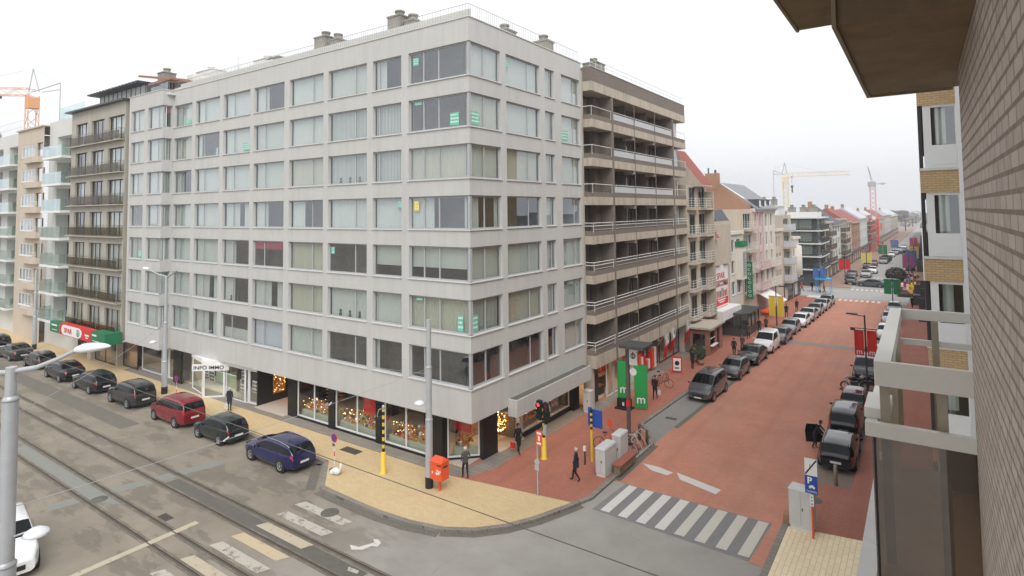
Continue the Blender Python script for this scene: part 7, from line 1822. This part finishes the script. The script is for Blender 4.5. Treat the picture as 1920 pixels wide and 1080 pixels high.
mb = MB(); mb.box((bx-1.2,by-1,20.4),(bx+.9,by+1,21.9)); mb.build('machine_house','concw',T)
mb = MB(); mb.tube((bx-.2,by,21.8),(bx-.7,by-6,26.5),.10,5); mb.tube((bx+.2,by,21.8),(bx-.7,by-6,26.5),.06,5); mb.tube((bx,by,21.2),(bx+3.6,by+2,21.4),.16,5); mb.box((bx+2.2,by+1,20.9),(bx+3.0,by+2,21.6)); mb.build('jib','galv',T)

# ================================================================ PEOPLE
def person(label, x, y, heading, coat='navy_cloth', legs='black_cloth', hair='hair_w', pose='walk', long_coat=True, s=1.0, bald=False, z=KH, group=None, lean=0., arms=None):
    T = thing('person', label, 'person', (0,0,0), 0, group)
    L = lean
    V = []; E = []; R = []
    def v(p, r, par=None):
        px_ = p[0]+L*max(0, p[2]-.9); V.append((px_, p[1], p[2])); R.append(r if isinstance(r, tuple) else (r, r))
        if par is not None: E.append((par, len(V)-1))
        return len(V)-1
    pel = v((0,0,.94), (.13,.105)); sp = v((0,0,1.12), (.125,.10), pel); ch = v((0,0,1.32), (.165,.115), sp); nb = v((-.005,0,1.45), (.075,.07), ch)
    nk = v((.005,0,1.52), .05, nb); hd = v((.02,0,1.60), (.070,.082), nk); h2 = v((.022,0,1.67), (.078,.095), hd); ht = v((.01,0,1.73), (.06,.07), h2)
    v((.125,0,1.635), .010, hd)
    for sg in (1,-1): v((.01,.088*sg,1.635), .012, h2)
    if pose == 'walk': A = {1:((.02,.22,1.14),(.17,.22,.95)), -1:((-.05,-.22,1.15),(-.13,-.23,.92))}; Lg = {1:((.03,.1,.50),(-.20,.09,.15),(-.08,.09,.045)), -1:((.14,-.1,.52),(.20,-.09,.10),(.35,-.10,.055))}
    elif pose == 'pocket': A = {1:((-.06,.25,1.14),(.10,.17,.97)), -1:((-.06,-.25,1.14),(.10,-.17,.97))}; Lg = {1:((.12,.1,.51),(.15,.09,.10),(.29,.10,.05)), -1:((.0,-.1,.50),(-.15,-.09,.12),(-.02,-.09,.045))}
    elif pose == 'lean': A = {1:((.28,.24,1.18),(.48,.20,1.05)), -1:((.25,-.22,1.16),(.45,-.16,1.0))}; Lg = {1:((.05,.1,.5),(.0,.1,.10),(.14,.1,.05)), -1:((.05,-.1,.5),(-.12,-.1,.10),(.02,-.1,.05))}
    else: A = {1:((.0,.23,1.15),(.06,.23,.92)), -1:((.0,-.23,1.15),(.06,-.22,.92))}; Lg = {1:((.03,.1,.5),(.0,.1,.09),(.14,.11,.05)), -1:((.02,-.1,.5),(-.03,-.1,.09),(.11,-.11,.05))}
    palms = []
    for sg in (1,-1):
        sh = v((0,.175*sg,1.40), (.062,.06), ch); el, wr = A[sg]; e_ = v(el, .047, sh); w_ = v(wr, .028, e_)
        d = (Vector(wr)-Vector(el)).normalized(); side = Vector((0,1,0)); fw = d.cross(side).normalized()
        pm = Vector(wr)+d*.07; p_ = v(tuple(pm), (.030,.018), w_); palms.append(pm)
        for k, (o_, ln) in enumerate(((-.030,.062),(-.010,.072),(.010,.068),(.030,.052))):
            b_ = pm+d*.02+fw*o_; f1 = v(tuple(b_+d*ln*.5), .0085, p_); v(tuple(b_+d*ln*.95-side*sg*.018), .0075, f1)
        t1 = v(tuple(pm-d*.03+fw*.045), .010, p_); v(tuple(pm+d*.015+fw*.06), .008, t1)
        hp = v((0,.085*sg,.87), (.085,.095), pel); kn, an, to = Lg[sg]; k_ = v(kn, .062, hp); a_ = v(an, .042, k_); v(to, (.038,.034), a_)
    me = bpy.data.meshes.new('body_skeleton'); me.from_pydata(V, E, [])
    o = bpy.data.objects.new('body_skeleton', me); C.objects.link(o)
    md = o.modifiers.new('skin', 'SKIN'); sk = me.skin_vertices[0].data
    for i, r in enumerate(R): sk[i].radius = r; sk[i].use_root = (i == 0)
    md.use_smooth_shade = True; sb = o.modifiers.new('sub', 'SUBSURF'); sb.levels = 1; sb.render_levels = 1
    dg = bpy.context.evaluated_depsgraph_get(); m2 = bpy.data.meshes.new_from_object(o.evaluated_get(dg)); m2.name = 'body'
    bpy.data.objects.remove(o)
    m2.materials.clear()
    for q in ('skin', coat, legs, 'black'): m2.materials.append(M[q])
    palms = [Vector((p.x+L*max(0,p.z-.9), p.y, p.z)) for p in palms]
    for f in m2.polygons:
        c = f.center; f.use_smooth = True
        if c.z > 1.475 or any((c-p).length < .115 for p in palms): f.material_index = 0
        elif c.z < .11: f.material_index = 3
        elif c.z < .86: f.material_index = 2
        else: f.material_index = 1
    b = bpy.data.objects.new('body', m2); C.objects.link(b); b.parent = T
    mb = MB(); hx = .005+L*.77
    if bald: mb.lathe((hx-.01,0,1.60), [(.088,-.02),(.096,.03),(.094,.065),(.080,.085),(.083,.05)], 14)
    else: mb.lathe((hx-.012,0,1.60), [(.090,-.03),(.102,.03),(.102,.09),(.082,.145),(.045,.172),(0,.18)], 14)
    if not bald: pass
    hv = [q for q in mb.v]
    mb.v = [Vector((q.x if not (q.x > hx+.045 and q.z < 1.69) else hx+.03, q.y, q.z)) for q in mb.v]
    mb.build('hair', hair, T)
    mb = MB()
    for sg in (1,-1): mb.ball((.100+L*.75,.030*sg,1.655), .009, 4)
    mb.build('eyes', 'black', T)
    if long_coat:
        mb = MB(); prof = [(.14,1.16,.115),(.165,1.0,.135),(.185,.88,.15),(.195,.74,.165)]; n = 16; P_ = []
        for (a, zz, b_) in prof:
            for k in range(n): t = 2*pi*k/n; P_.append((b_*cos(t)+L*max(0,zz-.9)+.0, a*sin(t), zz))
        mb.mesh(P_, [(j*n+i,j*n+(i+1)%n,(j+1)*n+(i+1)%n,(j+1)*n+i) for j in range(len(prof)-1) for i in range(n)], 0, True)
        P2 = [(q[0]*.93,q[1]*.93,q[2]) for q in P_]; mb.mesh(P2, [(j*n+i,(j+1)*n+i,(j+1)*n+(i+1)%n,j*n+(i+1)%n) for j in range(len(prof)-1) for i in range(n)], 0, True)
        mb.build('coat_skirt', coat, T)
    mb = MB(); mb.lathe((L*.55-.005,0,1.44),[(.085,0),(.075,.05),(.06,.045)],12); mb.build('collar', coat, T)
    T.location = (x, y, z); T.rotation_euler = (0,0,radians(heading)); T.scale = (s,s,s)
    return T
def bag(x, y, z, w_, h, m, label):
    mb = MB(); mb.prism([(x-w_/2,y-.05),(x+w_/2,y-.06),(x+w_/2,y+.05),(x-w_/2,y+.06)], z-h, z); mb.path([(x-w_*.3,y,z),(x-w_*.15,y,z+.14),(x+w_*.15,y,z+.14),(x+w_*.3,y,z)], .008, 5)
    tag(mb.build('bag', m), label, 'bag')
SC = .97
x, y, _ = sw(-.45,0.0); person('bald person in a dark grey jacket walking past the letter box', x, y, 150, 'grey_cloth','black_cloth','hair_w','pocket',False,SC,True)
x, y, _ = sw(4.52,2.95); person('white-haired person in a long black coat crossing the red corner pavement', x, y, 200, 'navy_cloth','black_cloth','hair_w','walk',True,1.0,True)
x, y, _ = sw(.05,4.2); person('person in black coming out of the lit shop doorway', x, y, -20, 'black_cloth','black_cloth','hair_d','walk',True,SC); bag(x-.25,y-.2,.75,.28,.3,'red','dark red bag held by the person at the lit shop doorway')
x, y, _ = sw(-21.3,-1.0); person('person in dark navy seen from behind in front of the estate agent office', x, y, 120, 'navy_cloth','navy_cloth','hair_w','stand',True,SC,True); bag(x+.2,y-.35,.72,.3,.32,'cloth_w','white bag carried before the estate agent office')
x, y, _ = sw(3.05,17.8); person('person in black walking behind the nearest dark people carrier with a white bag', x, y, -80, 'black_cloth','black_cloth','hair_d','walk',True,SC); bag(x+.3,y,.78,.2,.28,'cloth_w','white bag carried on the red pavement left of the parked people carrier')
x, y, _ = sw(2.7,27.5); person('person in black standing beside the A-board and the plants', x, y, 60, 'black_cloth','black_cloth','hair_d','stand',True,SC)
x, y, _ = sw(4.6,34.0); person('person in a black coat between the kiosk and the parked cars', x, y, -70, 'black_cloth','navy_cloth','hair_d','walk',True,SC)
x, y, _ = sw(4.9,36.0); person('person in grey behind the one in a black coat by the kiosk', x, y, -100, 'grey_cloth','black_cloth','hair_d','walk',True,SC)
x, y, _ = sw(3.95,42.4); person('person in brown at the corner of the terrace pavilion', x, y, 100, 'brown_cloth','black_cloth','hair_d','walk',True,SC)
x, y, _ = sw(4.3,46.0); person('person in black, left of the pair by the orange parasol', x, y, -60, 'black_cloth','black_cloth','hair_d','stand',True,SC)
x, y, _ = sw(4.75,47.4); person('person in dark red, right of the pair by the orange parasol', x, y, -110, 'brown_cloth','navy_cloth','hair_d','stand',True,SC)
x, y, _ = sw(5.0,58.2); person('person in black beside the yellow banners', x, y, -90, 'black_cloth','black_cloth','hair_d','walk',True,SC)
x, y, _ = sw(5.46,63.0); person('farthest person in black on the left pavement before the side street', x, y, -90, 'black_cloth','black_cloth','hair_d','walk',True,SC)
person('person in navy leaning into the open door of the nearest black estate car', 14.12, 14.2, -15, 'navy_cloth','navy_cloth','hair_d','lean',False,SC,False,.01,None,.5)
for i, (px_, py_, ct, lb) in enumerate(((17.6,90,'navy_cloth','person in navy at the goods stand, right corner of the side street'),(18.2,73,'black_cloth','person in black near the dark frame at the right end of the red pavement'),(4.2,85.5,'black_cloth','person in black under the two blue banners'),(6.3,83,'brown_cloth','person in brown beside the blue banners'),(2.8,84.5,'red','person in red at the dark building corner'),(17.5,99,'cyan','person in blue on the far right pavement'),(18.0,107,'red','person in red on the far right pavement'))):
    person(lb, px_, py_, -90+30*i, ct, 'black_cloth', 'hair_d', 'walk', True, SC)

# ================================================================ AIR
mb = MB(); mb.box((-700,-120,-1),(700,1150,75)); hz = mb.build('haze', 'conc'); hz['kind'] = 'stuff'; hz['label'] = 'thin grey winter haze'
m, n, out = _nodes('thin_haze'); pv = N(n, 'ShaderNodeVolumePrincipled'); pv.inputs['Color'].default_value = (.93,.95,1,1); pv.inputs['Density'].default_value = .0007; pv.inputs['Anisotropy'].default_value = .1
n.links.new(pv.outputs[0], out.inputs['Volume']); hz.data.materials[0] = m
